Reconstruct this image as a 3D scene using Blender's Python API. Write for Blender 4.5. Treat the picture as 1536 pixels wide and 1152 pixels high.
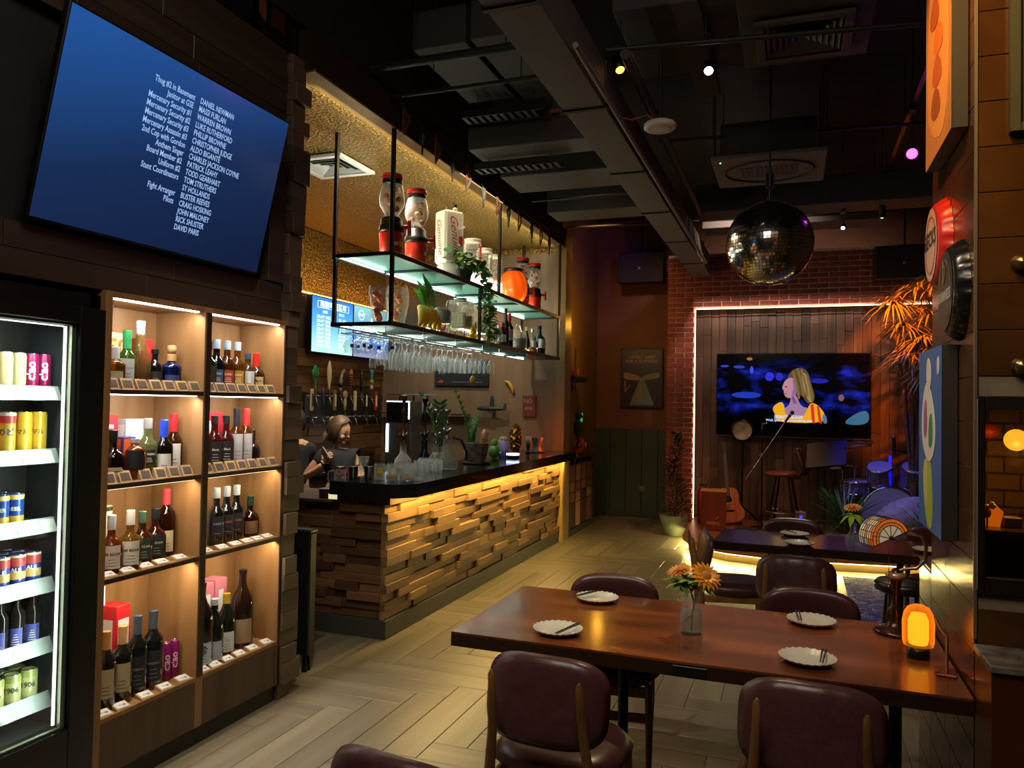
import bpy, bmesh, math, random
from mathutils import Vector, Matrix, Euler
from math import sin, cos, pi, radians, sqrt, atan2, hypot
sc = bpy.context.scene
for o in list(bpy.data.objects):
    bpy.data.objects.remove(o)
RND = random.Random(7)

# ------------------------------------------------------------------ camera
YAW, PIT, ROLL, EYE = radians(20.15), radians(1.45), radians(1.0), 1.65
F = Vector((-sin(YAW)*cos(PIT), cos(YAW)*cos(PIT), sin(PIT)))
R0 = Vector((cos(YAW), sin(YAW), 0)); U0 = R0.cross(F)
R = R0*cos(ROLL) + U0*sin(ROLL); U = U0*cos(ROLL) - R0*sin(ROLL)
cam_d = bpy.data.cameras.new('camera'); cam = bpy.data.objects.new('camera', cam_d)
sc.collection.objects.link(cam)
cam.matrix_world = Matrix(((R.x, U.x, -F.x, 0), (R.y, U.y, -F.y, 0), (R.z, U.z, -F.z, EYE), (0, 0, 0, 1)))
cam_d.sensor_width = 36; cam_d.lens = 36*1150/1536; cam_d.clip_start = 0.05
sc.camera = cam
# ------------------------------------------------------------------ world, exposure
w = bpy.data.worlds.new('world'); sc.world = w; w.use_nodes = True
w.node_tree.nodes['Background'].inputs[0].default_value = (0.55, 0.6, 0.7, 1)
w.node_tree.nodes['Background'].inputs[1].default_value = 0.022
sc.view_settings.view_transform = 'Standard'; sc.view_settings.look = 'None'
sc.view_settings.exposure = 0.18; sc.view_settings.gamma = 1.0
sc.view_settings.use_curve_mapping = False
sc.cycles.use_denoising = True
sc.cycles.max_bounces = 8; sc.cycles.transparent_max_bounces = 24
sc.cycles.sample_clamp_indirect = 4.0
sc.cycles.caustics_reflective = False; sc.cycles.caustics_refractive = False

def lin(h):
    h = h.lstrip('#'); r = []
    for i in (0, 2, 4):
        c = int(h[i:i+2], 16)/255
        r.append(c/12.92 if c <= 0.04045 else ((c+0.055)/1.055)**2.4)
    return (*r, 1)

def light(name, kind, loc, col, power, size=0.1, size_y=None, target=None, d=None, spot=60, blend=0.3):
    l = bpy.data.lights.new(name, kind); l.color = lin(col)[:3]; l.energy = power
    if kind == 'AREA':
        l.shape = 'RECTANGLE' if size_y else 'SQUARE'; l.size = size
        if size_y: l.size_y = size_y
    elif kind == 'SPOT':
        l.spot_size = radians(spot); l.spot_blend = blend; l.shadow_soft_size = size
    else: l.shadow_soft_size = size
    o = bpy.data.objects.new(name, l); sc.collection.objects.link(o); o.location = loc
    if target is not None: d = Vector(target) - Vector(loc)
    if d is not None: o.rotation_euler = Vector(d).to_track_quat('-Z', 'Y').to_euler()
    return o
def strip_light(name, a, b, d, col, power, width=0.02):
    """a linear lamp from a to b shining along d"""
    a, b, d = Vector(a), Vector(b), Vector(d).normalized()
    x = (b-a).normalized(); z = -d; y = z.cross(x).normalized()
    l = bpy.data.lights.new(name, 'AREA'); l.shape = 'RECTANGLE'; l.size = (b-a).length; l.size_y = width
    l.color = lin(col)[:3]; l.energy = power
    o = bpy.data.objects.new(name, l); sc.collection.objects.link(o)
    m = Matrix((x, y, x.cross(y))).transposed().to_4x4(); m.translation = (a+b)/2; o.matrix_world = m
    return o

# bar: downlights over the back bar and the counter, warm LED under the counter lip
light('bar_downlight', 'AREA', (-3.9, 6.3, 3.5), '#ffe6c0', 42, 1.0, 3.2, d=(0.05, 0, -1))
light('counter_downlight', 'SPOT', (-2.95, 5.2, 3.45), '#fff0d8', 60, 0.05, target=(-2.9, 5.4, 1.0), spot=75)
light('back_bar_downlight', 'SPOT', (-3.4, 7.9, 3.45), '#ffe6c4', 90, 0.05, target=(-3.9, 8.9, 1.6), spot=80, blend=0.8)
light('person_added_light', 'SPOT', (-3.3, 5.0, 3.4), '#fff2e0', 190, 0.08, target=(-3.85, 5.9, 1.1), spot=50, blend=0.6)  # added spot without a real lamp, brightens the people
strip_light('bar_front_strip', (-2.53, 4.76, 0.985), (-2.53, 8.9, 0.985), (-0.16, 0, -1), '#ffd376', 40, 0.03)
strip_light('gold_ceiling_strip', (-2.72, 3.9, 3.5), (-2.72, 8.8, 3.5), (-1, 0, 0.25), '#fff0c8', 16, 0.03)
strip_light('menu_wall_strip', (-5.0, 5.6, 2.86), (-5.0, 8.8, 2.86), (0.25, 0, 1), '#ffb96c', 8, 0.03)
# hanging shelf: cool strips under the glass panels, warm glow on the goods
for z_, p_ in ((2.70, 26), (2.22, 22)):
    strip_light('hanging_shelf_strip', (-3.05, 4.75, z_+0.02), (-3.05, 8.7, z_+0.02), (0.75, 0, 1), '#fff6dc', p_, 0.03)
    strip_light('hanging_shelf_lower_strip', (-3.05, 4.75, z_-0.03), (-3.05, 8.7, z_-0.03), (1, 0, 0.12), '#d8fff4', p_*0.10, 0.02)
strip_light('glass_rack_added_light', (-3.05, 4.75, 2.165), (-3.05, 7.2, 2.165), (0.45, 0, -1), '#fff4e0', 9, 0.03)  # added strip with no lamp there, brightens the hanging glasses
# display cabinet
for (z_, pw) in ((2.05, 7.0), (1.652, 6.0), (1.258, 5.0), (0.87, 6.0)):
    for (a_, b_) in ((2.42, 2.90), (2.99, 3.52)):
        strip_light('cabinet_strip', (-2.67, a_, z_), (-2.67, b_, z_), (-0.45, 0, -1), '#fffaf4' if z_ > 1.5 else '#ffecca', pw*0.48, 0.02)
# fridge
strip_light('fridge_strip', (-2.66, 2.19, 0.40), (-2.66, 2.19, 1.90), (-0.7, -0.6, 0), '#f6ffe8', 9, 0.02)
strip_light('fridge_top_strip', (-2.68, 1.45, 1.90), (-2.68, 2.18, 1.90), (-0.3, 0, -1), '#fffbe8', 6, 0.02)
# dining floor and tables
light('floor_track_light', 'SPOT', (-1.5, 2.2, 4.0), '#fff0d0', 150, 0.06, target=(-2.05, 3.9, 0), spot=66, blend=1.0)
light('table_track_light', 'SPOT', (-0.40, 4.60, 3.55), '#ffe0b0', 150, 0.04, target=(-0.45, 3.2, 0.75), spot=34, blend=0.9)
light('second_table_track_light', 'SPOT', (0.1, 7.6, 3.9), '#ffe9c6', 100, 0.05, target=(0.2, 5.7, 0.75), spot=30, blend=0.9)
light('front_fill_added_light', 'AREA', (-0.6, 0.9, 3.9), '#fff0dc', 46, 1.6, 1.2, d=(0.05, 0.45, -1))  # added unseen fill for the chairs and table, not a ceiling lamp
light('aisle_downlight', 'SPOT', (-1.9, 7.0, 4.2), '#ffe7b0', 12, 0.08, target=(-1.9, 7.6, 0), spot=85, blend=1.0)
# stage
light('stage_orange_spot', 'SPOT', (0.75, 8.3, 3.5), '#ff7a1e', 620, 0.03, target=(1.35, 10.5, 2.15), spot=40, blend=0.5)
light('stage_amber_spot', 'SPOT', (-0.1, 8.3, 3.6), '#ffb27a', 150, 0.05, target=(-0.75, 9.9, 0.5), spot=50, blend=0.9)
light('stage_wall_wash', 'SPOT', (-0.6, 8.0, 4.1), '#ffdcc8', 470, 0.05, target=(-0.2, 10.6, 2.6), spot=80, blend=1.0)
light('drum_blue_light', 'SPOT', (0.5, 8.9, 3.4), '#5048ff', 170, 0.05, target=(1.25, 9.8, 0.5), spot=36, blend=0.6)
light('rug_violet_light', 'SPOT', (1.2, 6.6, 3.6), '#5a48ff', 110, 0.05, target=(0.95, 7.2, 0), spot=42, blend=0.6)
light('corner_violet_light', 'SPOT', (-1.6, 9.0, 3.9), '#a25cff', 25, 0.05, target=(-2.8, 11.0, 3.6), spot=50, blend=0.8)
light('corner_warm_light', 'SPOT', (-2.1, 8.2, 4.0), '#ffb878', 75, 0.05, target=(-2.3, 11.3, 2.2), spot=60, blend=1.0)
light('corner_shelf_light', 'POINT', (-2.35, 9.75, 2.7), '#ffb638', 7, 0.05)
light('counter_orange_light', 'POINT', (-2.62, 8.45, 1.25), '#ff5a10', 3.0, 0.05)
light('plant_added_spot', 'SPOT', (0.2, 8.0, 3.6), '#ffe0c0', 40, 0.05, target=(0.75, 9.3, 0.5), spot=34, blend=0.9)  # added to brighten the palm, no such lamp on the stage
# right wall
light('copper_wall_light', 'SPOT', (0.1, 1.6, 3.9), '#ffc23a', 130, 0.05, target=(0.75, 2.8, 2.9), spot=50, blend=0.8)
light('picture_orange_light', 'SPOT', (-0.3, 2.6, 3.6), '#ff9a3a', 110, 0.04, target=(0.5, 3.2, 2.9), spot=44, blend=0.7)
light('picture_wash_light', 'SPOT', (-0.9, 2.5, 3.6), '#ffe8d0', 85, 0.04, target=(0.5, 3.25, 1.6), spot=34, blend=0.8)
# ------------------------------------------------------------------ materials
MATS = {}
def nmat(name):
    m = bpy.data.materials.new(name); m.use_nodes = True
    nt = m.node_tree; b = nt.nodes['Principled BSDF']
    return m, nt, b
def mat(name, col, rough=0.5, metal=0.0, emit=None, es=1.0, spec=0.5, coat=0.0, vary=0.0):
    if name in MATS: return MATS[name]
    m, nt, b = nmat(name)
    b.inputs['Base Color'].default_value = lin(col); b.inputs['Roughness'].default_value = rough
    b.inputs['Metallic'].default_value = metal; b.inputs['Specular IOR Level'].default_value = spec
    b.inputs['Coat Weight'].default_value = coat; b.inputs['Coat Roughness'].default_value = 0.1
    if emit:
        b.inputs['Emission Color'].default_value = lin(emit); b.inputs['Emission Strength'].default_value = es
    N, L = nt.nodes, nt.links
    # every surface gets a little procedural unevenness
    tc = N.new('ShaderNodeTexCoord'); no = N.new('ShaderNodeTexNoise'); no.inputs['Scale'].default_value = 14
    no.inputs['Detail'].default_value = 3
    L.new(tc.outputs['Object'], no.inputs['Vector'])
    mr = N.new('ShaderNodeMapRange'); mr.inputs[3].default_value = max(0, rough-0.06); mr.inputs[4].default_value = min(1, rough+0.06)
    L.new(no.outputs['Fac'], mr.inputs[0]); L.new(mr.outputs[0], b.inputs['Roughness'])
    if vary:
        oi = N.new('ShaderNodeObjectInfo'); hs = N.new('ShaderNodeHueSaturation'); hs.inputs['Color'].default_value = lin(col)
        m2 = N.new('ShaderNodeMapRange'); m2.inputs[3].default_value = 1-vary; m2.inputs[4].default_value = 1+vary
        L.new(oi.outputs['Random'], m2.inputs[0]); L.new(m2.outputs[0], hs.inputs['Value']); L.new(hs.outputs[0], b.inputs['Base Color'])
    MATS[name] = m; return m
def wood(name, c1, c2, axis='Y', scale=9, rough=0.45, vary=0.35, bump=0.15, coat=0.0, stretch=0.08, spec=0.4):
    if name in MATS: return MATS[name]
    m, nt, b = nmat(name); N, L = nt.nodes, nt.links
    tc = N.new('ShaderNodeTexCoord'); mp = N.new('ShaderNodeMapping')
    s = [1, 1, 1]; s['XYZ'.index(axis)] = stretch; mp.inputs['Scale'].default_value = s
    oi = N.new('ShaderNodeObjectInfo'); mu = N.new('ShaderNodeMath'); mu.operation = 'MULTIPLY'; mu.inputs[1].default_value = 37
    L.new(oi.outputs['Random'], mu.inputs[0]); ad = N.new('ShaderNodeVectorMath'); ad.operation = 'ADD'
    L.new(tc.outputs['Object'], ad.inputs[0]); L.new(mu.outputs[0], ad.inputs[1]); L.new(ad.outputs[0], mp.inputs[0])
    no = N.new('ShaderNodeTexNoise'); no.inputs['Scale'].default_value = scale; no.inputs['Detail'].default_value = 6
    no.inputs['Distortion'].default_value = 0.8; L.new(mp.outputs[0], no.inputs['Vector'])
    cr = N.new('ShaderNodeValToRGB'); cr.color_ramp.elements[0].position = 0.32; cr.color_ramp.elements[1].position = 0.68
    cr.color_ramp.elements[0].color = lin(c1); cr.color_ramp.elements[1].color = lin(c2)
    L.new(no.outputs['Fac'], cr.inputs[0])
    hs = N.new('ShaderNodeHueSaturation'); L.new(cr.outputs[0], hs.inputs['Color'])
    m2 = N.new('ShaderNodeMapRange'); m2.inputs[3].default_value = 1-vary; m2.inputs[4].default_value = 1+vary
    L.new(oi.outputs['Random'], m2.inputs[0]); L.new(m2.outputs[0], hs.inputs['Value']); L.new(hs.outputs[0], b.inputs['Base Color'])
    b.inputs['Roughness'].default_value = rough; b.inputs['Specular IOR Level'].default_value = spec
    b.inputs['Coat Weight'].default_value = coat; b.inputs['Coat Roughness'].default_value = 0.12
    bp = N.new('ShaderNodeBump'); bp.inputs['Strength'].default_value = bump; bp.inputs['Distance'].default_value = 0.004
    L.new(no.outputs['Fac'], bp.inputs['Height']); L.new(bp.outputs[0], b.inputs['Normal'])
    MATS[name] = m; return m
def rough_mat(name, c1, c2, scale=20, rough=0.8, bump=0.4, vary=0.0, metal=0.0, dist=0.01, p0=0.35, p1=0.65):
    if name in MATS: return MATS[name]
    m, nt, b = nmat(name); N, L = nt.nodes, nt.links
    tc = N.new('ShaderNodeTexCoord'); no = N.new('ShaderNodeTexNoise'); no.inputs['Scale'].default_value = scale
    no.inputs['Detail'].default_value = 5; L.new(tc.outputs['Object'], no.inputs['Vector'])
    cr = N.new('ShaderNodeValToRGB'); cr.color_ramp.elements[0].position = p0; cr.color_ramp.elements[1].position = p1
    cr.color_ramp.elements[0].color = lin(c1); cr.color_ramp.elements[1].color = lin(c2); L.new(no.outputs['Fac'], cr.inputs[0])
    out = cr.outputs[0]
    if vary:
        oi = N.new('ShaderNodeObjectInfo'); hs = N.new('ShaderNodeHueSaturation'); L.new(out, hs.inputs['Color'])
        m2 = N.new('ShaderNodeMapRange'); m2.inputs[3].default_value = 1-vary; m2.inputs[4].default_value = 1+vary
        L.new(oi.outputs['Random'], m2.inputs[0]); L.new(m2.outputs[0], hs.inputs['Value']); out = hs.outputs[0]
    L.new(out, b.inputs['Base Color']); b.inputs['Roughness'].default_value = rough; b.inputs['Metallic'].default_value = metal
    bp = N.new('ShaderNodeBump'); bp.inputs['Strength'].default_value = bump; bp.inputs['Distance'].default_value = dist
    L.new(no.outputs['Fac'], bp.inputs['Height']); L.new(bp.outputs[0], b.inputs['Normal'])
    MATS[name] = m; return m
def glass(name, col='#ffffff', body=0.1, tint='#ffffff', rough=0.05, spec=0.5, edge=0.75):
    """thin glass: transparent with a tint, a share of coloured body, and a clear gloss"""
    if name in MATS: return MATS[name]
    m, nt, b = nmat(name); N, L = nt.nodes, nt.links
    out = N['Material Output']
    tr = N.new('ShaderNodeBsdfTransparent'); tr.inputs[0].default_value = lin(tint)
    b.inputs['Base Color'].default_value = lin(col); b.inputs['Roughness'].default_value = rough
    b.inputs['Specular IOR Level'].default_value = spec
    lw = N.new('ShaderNodeLayerWeight'); lw.inputs[0].default_value = 0.22
    mr = N.new('ShaderNodeMapRange'); mr.inputs[3].default_value = body; mr.inputs[4].default_value = min(1, body+edge)
    L.new(lw.outputs['Facing'], mr.inputs[0]); mx = N.new('ShaderNodeMixShader')
    L.new(mr.outputs[0], mx.inputs[0]); L.new(tr.outputs[0], mx.inputs[1]); L.new(b.outputs[0], mx.inputs[2])
    L.new(mx.outputs[0], out.inputs[0]); MATS[name] = m; return m
def pane_glass(name, rough=0.02, refl=0.12, tint='#f4fbff'):
    if name in MATS: return MATS[name]
    m, nt, b = nmat(name); N, L = nt.nodes, nt.links; out = N['Material Output']
    tr = N.new('ShaderNodeBsdfTransparent'); tr.inputs[0].default_value = lin(tint)
    gl = N.new('ShaderNodeBsdfGlossy'); gl.inputs['Roughness'].default_value = rough
    lw = N.new('ShaderNodeLayerWeight'); lw.inputs[0].default_value = 0.3
    mr = N.new('ShaderNodeMapRange'); mr.inputs[3].default_value = refl*0.4; mr.inputs[4].default_value = min(1, refl*4)
    L.new(lw.outputs['Facing'], mr.inputs[0]); mx = N.new('ShaderNodeMixShader')
    L.new(mr.outputs[0], mx.inputs[0]); L.new(tr.outputs[0], mx.inputs[1]); L.new(gl.outputs[0], mx.inputs[2])
    L.new(mx.outputs[0], out.inputs[0]); MATS[name] = m; return m
def emis(name, col, s): return mat(name, '#000000', 0.5, emit=col, es=s)

black = mat('matt_black', '#0b0b0c', 0.55); blackmetal = mat('black_metal', '#171412', 0.4, 0.6)
chrome = mat('chrome', '#d0d0d0', 0.15, 1.0); steel = mat('brushed_steel', '#8e8e8c', 0.3, 1.0)
brass = mat('brass', '#a9834a', 0.28, 1.0); white = mat('white_plastic', '#d8d8d4', 0.45)
darkplastic = mat('dark_plastic', '#111214', 0.35)
clear = glass('clear_glass', '#f4f8f8', 0.06, '#f6fafa', 0.03)
clearwine = glass('stemware_glass', '#ffffff', 0.08, '#f6fafa', 0.02, 0.8)

# ------------------------------------------------------------------ mesh builder
class MB:
    def __init__(s): s.v, s.f, s.m, s.s = [], [], [], []; s.T = Matrix()
    def add(s, vs, fs, m=0, smooth=False):
        n = len(s.v); s.v += [tuple(s.T @ Vector(p)) for p in vs]
        for f in fs: s.f.append([n+i for i in f]); s.m.append(m); s.s.append(smooth)
        return s
    def box(s, x0, x1, y0, y1, z0, z1, m=0):
        v = [(x, y, z) for x in (x0, x1) for y in (y0, y1) for z in (z0, z1)]
        return s.add(v, [(0, 1, 3, 2), (4, 6, 7, 5), (0, 4, 5, 1), (2, 3, 7, 6), (0, 2, 6, 4), (1, 5, 7, 3)], m)
    def cbox(s, x0, x1, y0, y1, z0, z1, c=0.004, m=0):
        """box with chamfered edges"""
        bm = bmesh.new(); bmesh.ops.create_cube(bm, size=1)
        for q in bm.verts: q.co = Vector(((x0+x1)/2+q.co.x*(x1-x0), (y0+y1)/2+q.co.y*(y1-y0), (z0+z1)/2+q.co.z*(z1-z0)))
        bmesh.ops.bevel(bm, geom=bm.edges[:], offset=min(c, (x1-x0)*0.45, (y1-y0)*0.45, (z1-z0)*0.45), segments=1, affect='EDGES')
        bm.verts.index_update()
        s.add([tuple(q.co) for q in bm.verts], [[q.index for q in f.verts] for f in bm.faces], m); bm.free(); return s
    def lathe(s, prof, c=(0, 0, 0), seg=16, m=0, smooth=True, rot=None, a0=0, a1=2*pi, cap=True):
        """prof: list of (r, z); rot: Matrix applied about c"""
        full = abs(a1-a0-2*pi) < 1e-6; n = seg if full else seg+1
        vs, fs = [], []
        for r, z in prof:
            for i in range(n):
                a = a0+(a1-a0)*i/seg; vs.append((r*cos(a), r*sin(a), z))
        k = len(prof)
        for j in range(k-1):
            for i in range(seg):
                i2 = (i+1) % n; fs.append((j*n+i, j*n+i2, (j+1)*n+i2, (j+1)*n+i))
        if rot is not None: vs = [tuple(rot @ Vector(p)) for p in vs]
        vs = [(x+c[0], y+c[1], z+c[2]) for x, y, z in vs]
        s.add(vs, fs, m, smooth)
        if cap and full:
            if prof[0][0] > 1e-4: s.add(vs[:n], [tuple(reversed(range(n)))], m)
            if prof[-1][0] > 1e-4: s.add(vs[-n:], [tuple(range(n))], m)
        return s
    def cyl(s, r, p, q, seg=12, m=0, r2=None):
        p, q = Vector(p), Vector(q); d = q-p
        return s.lathe([(r, 0), (r if r2 is None else r2, d.length)], p, seg, m, rot=d.to_track_quat('Z', 'Y').to_matrix())
    def tube(s, pts, r, seg=8, m=0):
        P = [Vector(p) for p in pts]; rr = r if isinstance(r, (list, tuple)) else [r]*len(P)
        vs, fs = [], []; up = None
        for i, p in enumerate(P):
            t = ((P[min(i+1, len(P)-1)]-P[max(i-1, 0)]).normalized())
            if up is None: up = t.orthogonal().normalized()
            up = (up - t*up.dot(t)); up = up.normalized() if up.length > 1e-6 else t.orthogonal().normalized()
            sd = t.cross(up)
            for k in range(seg):
                a = 2*pi*k/seg; vs.append(tuple(p+(up*cos(a)+sd*sin(a))*rr[i]))
        for j in range(len(P)-1):
            for k in range(seg):
                k2 = (k+1) % seg; fs.append((j*seg+k, j*seg+k2, (j+1)*seg+k2, (j+1)*seg+k))
        s.add(vs, fs, m, True); n = len(vs)
        s.add(vs[:seg], [tuple(reversed(range(seg)))], m); s.add(vs[-seg:], [tuple(range(seg))], m)
        return s
    def sph(s, c, r, seg=14, ring=9, m=0, fn=None, rot=None):
        rx, ry, rz = (r, r, r) if not isinstance(r, (tuple, list)) else r
        vs, fs = [], []
        for j in range(ring+1):
            t = pi*j/ring
            for i in range(seg):
                a = 2*pi*i/seg; p = Vector((sin(t)*cos(a), sin(t)*sin(a), cos(t)))
                if fn: p = fn(p)
                p = Vector((p.x*rx, p.y*ry, p.z*rz))
                if rot: p = rot @ p
                vs.append((p.x+c[0], p.y+c[1], p.z+c[2]))
        for j in range(ring):
            for i in range(seg):
                i2 = (i+1) % seg; fs.append((j*seg+i, (j+1)*seg+i, (j+1)*seg+i2, j*seg+i2))
        return s.add(vs, fs, m, True)
    def prism(s, pts, h0, h1, plane='XY', m=0, smooth=False):
        """extrude a 2D outline; plane gives its two axes, h the third"""
        def mk(u, v_, h): return {'XY': (u, v_, h), 'XZ': (u, h, v_), 'YZ': (h, u, v_)}[plane]
        n = len(pts); vs = [mk(u, v_, h0) for u, v_ in pts]+[mk(u, v_, h1) for u, v_ in pts]
        fs = [(i, (i+1) % n, n+(i+1) % n, n+i) for i in range(n)]
        s.add(vs, fs, m, smooth); s.add(vs[:n], [tuple(reversed(range(n)))], m); s.add(vs[n:], [tuple(range(n))], m)
        return s
    def pad(s, w, d, t, c=(0, 0, 0), n=10, e=5, p=6, bend=0.0, rot=None, m=0, groove=()):
        """upholstered pad lying in XY, thickness t along Z"""
        vs, fs, idx = [], [], {}
        for side in (1, -1):
            for j in range(n+1):
                for i in range(n+1):
                    a, b = -1+2*i/n, -1+2*j/n; r = max(abs(a), abs(b))
                    if r > 0:
                        x, y = a/r, b/r; k = (abs(x)**e+abs(y)**e)**(-1/e); ux, uy = x*k*r, y*k*r
                    else: ux = uy = 0
                    h = t/2*max(0, 1-r**p)**0.5
                    if side == 1:
                        for g in groove:
                            h -= 0.006*math.exp(-((ux-g)*w/2/0.006)**2)*(1 if r < 0.97 else 0)
                    X, Y = ux*w/2, uy*d/2; Z = side*h+bend*(ux*ux)
                    if r > 0.999 and side == -1: idx[(side, i, j)] = idx[(1, i, j)]; continue
                    idx[(side, i, j)] = len(vs); q = Vector((X, Y, Z))
                    if rot is not None: q = rot @ q
                    vs.append((q.x+c[0], q.y+c[1], q.z+c[2]))
            for j in range(n):
                for i in range(n):
                    f = [idx[(side, i, j)], idx[(side, i+1, j)], idx[(side, i+1, j+1)], idx[(side, i, j+1)]]
                    fs.append(f if side == 1 else f[::-1])
        return s.add(vs, fs, m, True)
    def done(s, name, mats, parent=None, loc=None, label=None, cat=None, group=None, kind=None, rz=None):
        me = bpy.data.meshes.new(name); me.from_pydata(s.v, [], s.f)
        for q in (mats if isinstance(mats, (list, tuple)) else [mats]): me.materials.append(q)
        me.polygons.foreach_set('material_index', s.m); me.polygons.foreach_set('use_smooth', s.s); me.update()
        return place(name, me, parent, loc, label, cat, group, kind, rz)
def place(name, me, parent=None, loc=None, label=None, cat=None, group=None, kind=None, rz=None):
    o = bpy.data.objects.new(name, me); sc.collection.objects.link(o)
    if parent is not None: o.parent = parent
    if loc is not None: o.location = loc
    if rz is not None: o.rotation_euler = (0, 0, rz)
    tag(o, label, cat, group, kind); return o
def tag(o, label=None, cat=None, group=None, kind=None):
    if label: o['label'] = label
    if cat: o['category'] = cat
    if group: o['group'] = group
    if kind: o['kind'] = kind
    return o
def E(name, loc, label=None, cat=None, group=None, rz=0, kind=None):
    o = bpy.data.objects.new(name, None); sc.collection.objects.link(o); o.location = loc; o.rotation_euler = (0, 0, rz)
    o.empty_display_size = 0.05
    return tag(o, label, cat, group, kind)
def dup(o, loc=None, rz=None, label=None, parent=None, group=None, scale=None):
    c = o.copy(); sc.collection.objects.link(c); c.parent = parent
    if loc is not None: c.location = loc
    if rz is not None: c.rotation_euler = (0, 0, rz)
    if scale is not None: c.scale = scale if not isinstance(scale, (int, float)) else (scale,)*3
    if label: c['label'] = label
    if group: c['group'] = group
    for ch in list(o.children): dup(ch, parent=c)
    return c
def RX(a): return Matrix.Rotation(a, 4, 'X')
def RY(a): return Matrix.Rotation(a, 4, 'Y')
def RZ(a): return Matrix.Rotation(a, 4, 'Z')
def TR(x, y, z): return Matrix.Translation((x, y, z))

# flat lettering turned into mesh vertices: list of (u, v) triangles
_tc = {}
def text_tris(txt, size=1.0, align='CENTER', bold=0.0, shear=0.0):
    key = (txt, size, align, bold, shear)
    if key in _tc: return _tc[key]
    cu = bpy.data.curves.new('t', 'FONT'); cu.body = txt; cu.size = size; cu.align_x = align; cu.align_y = 'CENTER'
    cu.resolution_u = 2; cu.offset = bold; cu.shear = shear
    o = bpy.data.objects.new('t', cu); sc.collection.objects.link(o)
    me = bpy.data.meshes.new_from_object(o)
    r = ([(q.co.x, q.co.y) for q in me.vertices], [list(p.vertices) for p in me.polygons])
    bpy.data.objects.remove(o); bpy.data.curves.remove(cu); bpy.data.meshes.remove(me)
    _tc[key] = r; return r
def add_text(mb, txt, size, M, m=0, align='CENTER', bold=0.0, shear=0.0, sx=1.0):
    """M maps local (x right, y up, z out) to the builder's space"""
    vs, fs = text_tris(txt, size, align, bold*size, shear)
    if vs: mb.add([tuple(M @ Vector((a*sx, b, 0))) for a, b in vs], fs, m)
def add_text_round(mb, txt, size, r, z, ang, m=0, bold=0.0, vertical=False):
    vs, fs = text_tris(txt, size, 'CENTER', bold*size)
    if not vs: return
    out = []
    for a, b in vs:
        if vertical: a, b = -b, a
        t = ang + a/r; out.append((r*cos(t), r*sin(t), z+b))
    mb.add(out, fs, m)
def frame_mat(o, xd, yd):
    """matrix whose x axis is xd, y axis is yd, origin o"""
    x, y = Vector(xd).normalized(), Vector(yd).normalized(); z = x.cross(y)
    m = Matrix((x, y, z)).transposed().to_4x4(); m.translation = Vector(o); return m

def sm(pts_, n=3):
    for _ in range(n):
        q = []
        for i in range(len(pts_)):
            a, b2 = pts_[i], pts_[(i+1) % len(pts_)]; q += [(a[0]*.75+b2[0]*.25, a[1]*.75+b2[1]*.25), (a[0]*.25+b2[0]*.75, a[1]*.25+b2[1]*.75)]
        pts_ = q
    return pts_
# ------------------------------------------------------------------ floor
plank_tile = wood('plank_tile', '#6a6254', '#847b69', 'Y', 7, 0.34, 0.08, 0.12, 0.0, 0.06, 0.5)
grout = mat('floor_grout', '#4d483c', 0.8)
floor = MB().box(-5.3, 2.5, -1.6, 11.6, -0.12, -0.004).done('floor', grout, kind='structure')
pm = MB().cbox(0.0015, 0.1785, 0.0015, 0.8985, -0.02, 0, 0.0018)
first = None; PW, RN = 0.18, 5
def put_plank(x, y, horiz):
    global first
    if first is None: first = pm.done('plank', plank_tile, floor); o = first
    else: o = first.copy(); sc.collection.objects.link(o)
    if horiz: o.rotation_euler = (0, 0, -pi/2); o.location = (x, y+PW, 0)
    else: o.location = (x, y, 0)
n_pl = 0
for k in range(-90, 120):
    for j in range(-14, 16):
        cx, cy = -1.809-0.18*k, 3.231+0.18*(-k)+j*2*RN*PW
        for (x, y, hz) in ((cx, cy, False), (cx+PW, cy, True)):
            xa, ya = (x+0.45, y+0.09) if hz else (x+0.09, y+0.45)
            d = hypot(xa, ya)
            inside = (-3.4 < xa < 2.3) and (1.0 < ya < 11.3) and not (xa < -3.12 and 5 < ya < 9) and not (xa > -1.1 and ya > 8.75)
            if not inside: continue
            if xa > 0.9 and ya < 4.4: continue
            q = 576
            f_ = Vector((xa, ya, -EYE)); dep = f_.dot(F); px = 768+1150*f_.dot(R)/dep; py = 576-1150*f_.dot(U)/dep
            if not (-160 < px < 1720 and py < 1450): continue
            put_plank(x, y, hz); n_pl += 1
print('planks', n_pl)

# ------------------------------------------------------------------ shell
dark = mat('ceiling_black', '#0a0a0a', 0.85); paint_dark = mat('dark_wall_paint', '#1a1613', 0.7)
MB().box(-5.3, 2.5, -1.6, 11.6, 4.45, 4.55).done('ceiling', dark, kind='structure')
MB().box(-5.3, 2.5, -1.7, -1.5, 0, 4.45).done('wall_front', mat('front_wall_paint', '#4a3a2c', 0.7), kind='structure')
MB().box(2.4, 2.5, -1.5, 11.5, 0, 4.45).done('wall_right', mat('right_wall_paint', '#4b3527', 0.7), kind='structure')
MB().box(-5.3, -2.96, -1.5, 3.68, 0, 4.45).done('wall_left', paint_dark, kind='structure')
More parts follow.
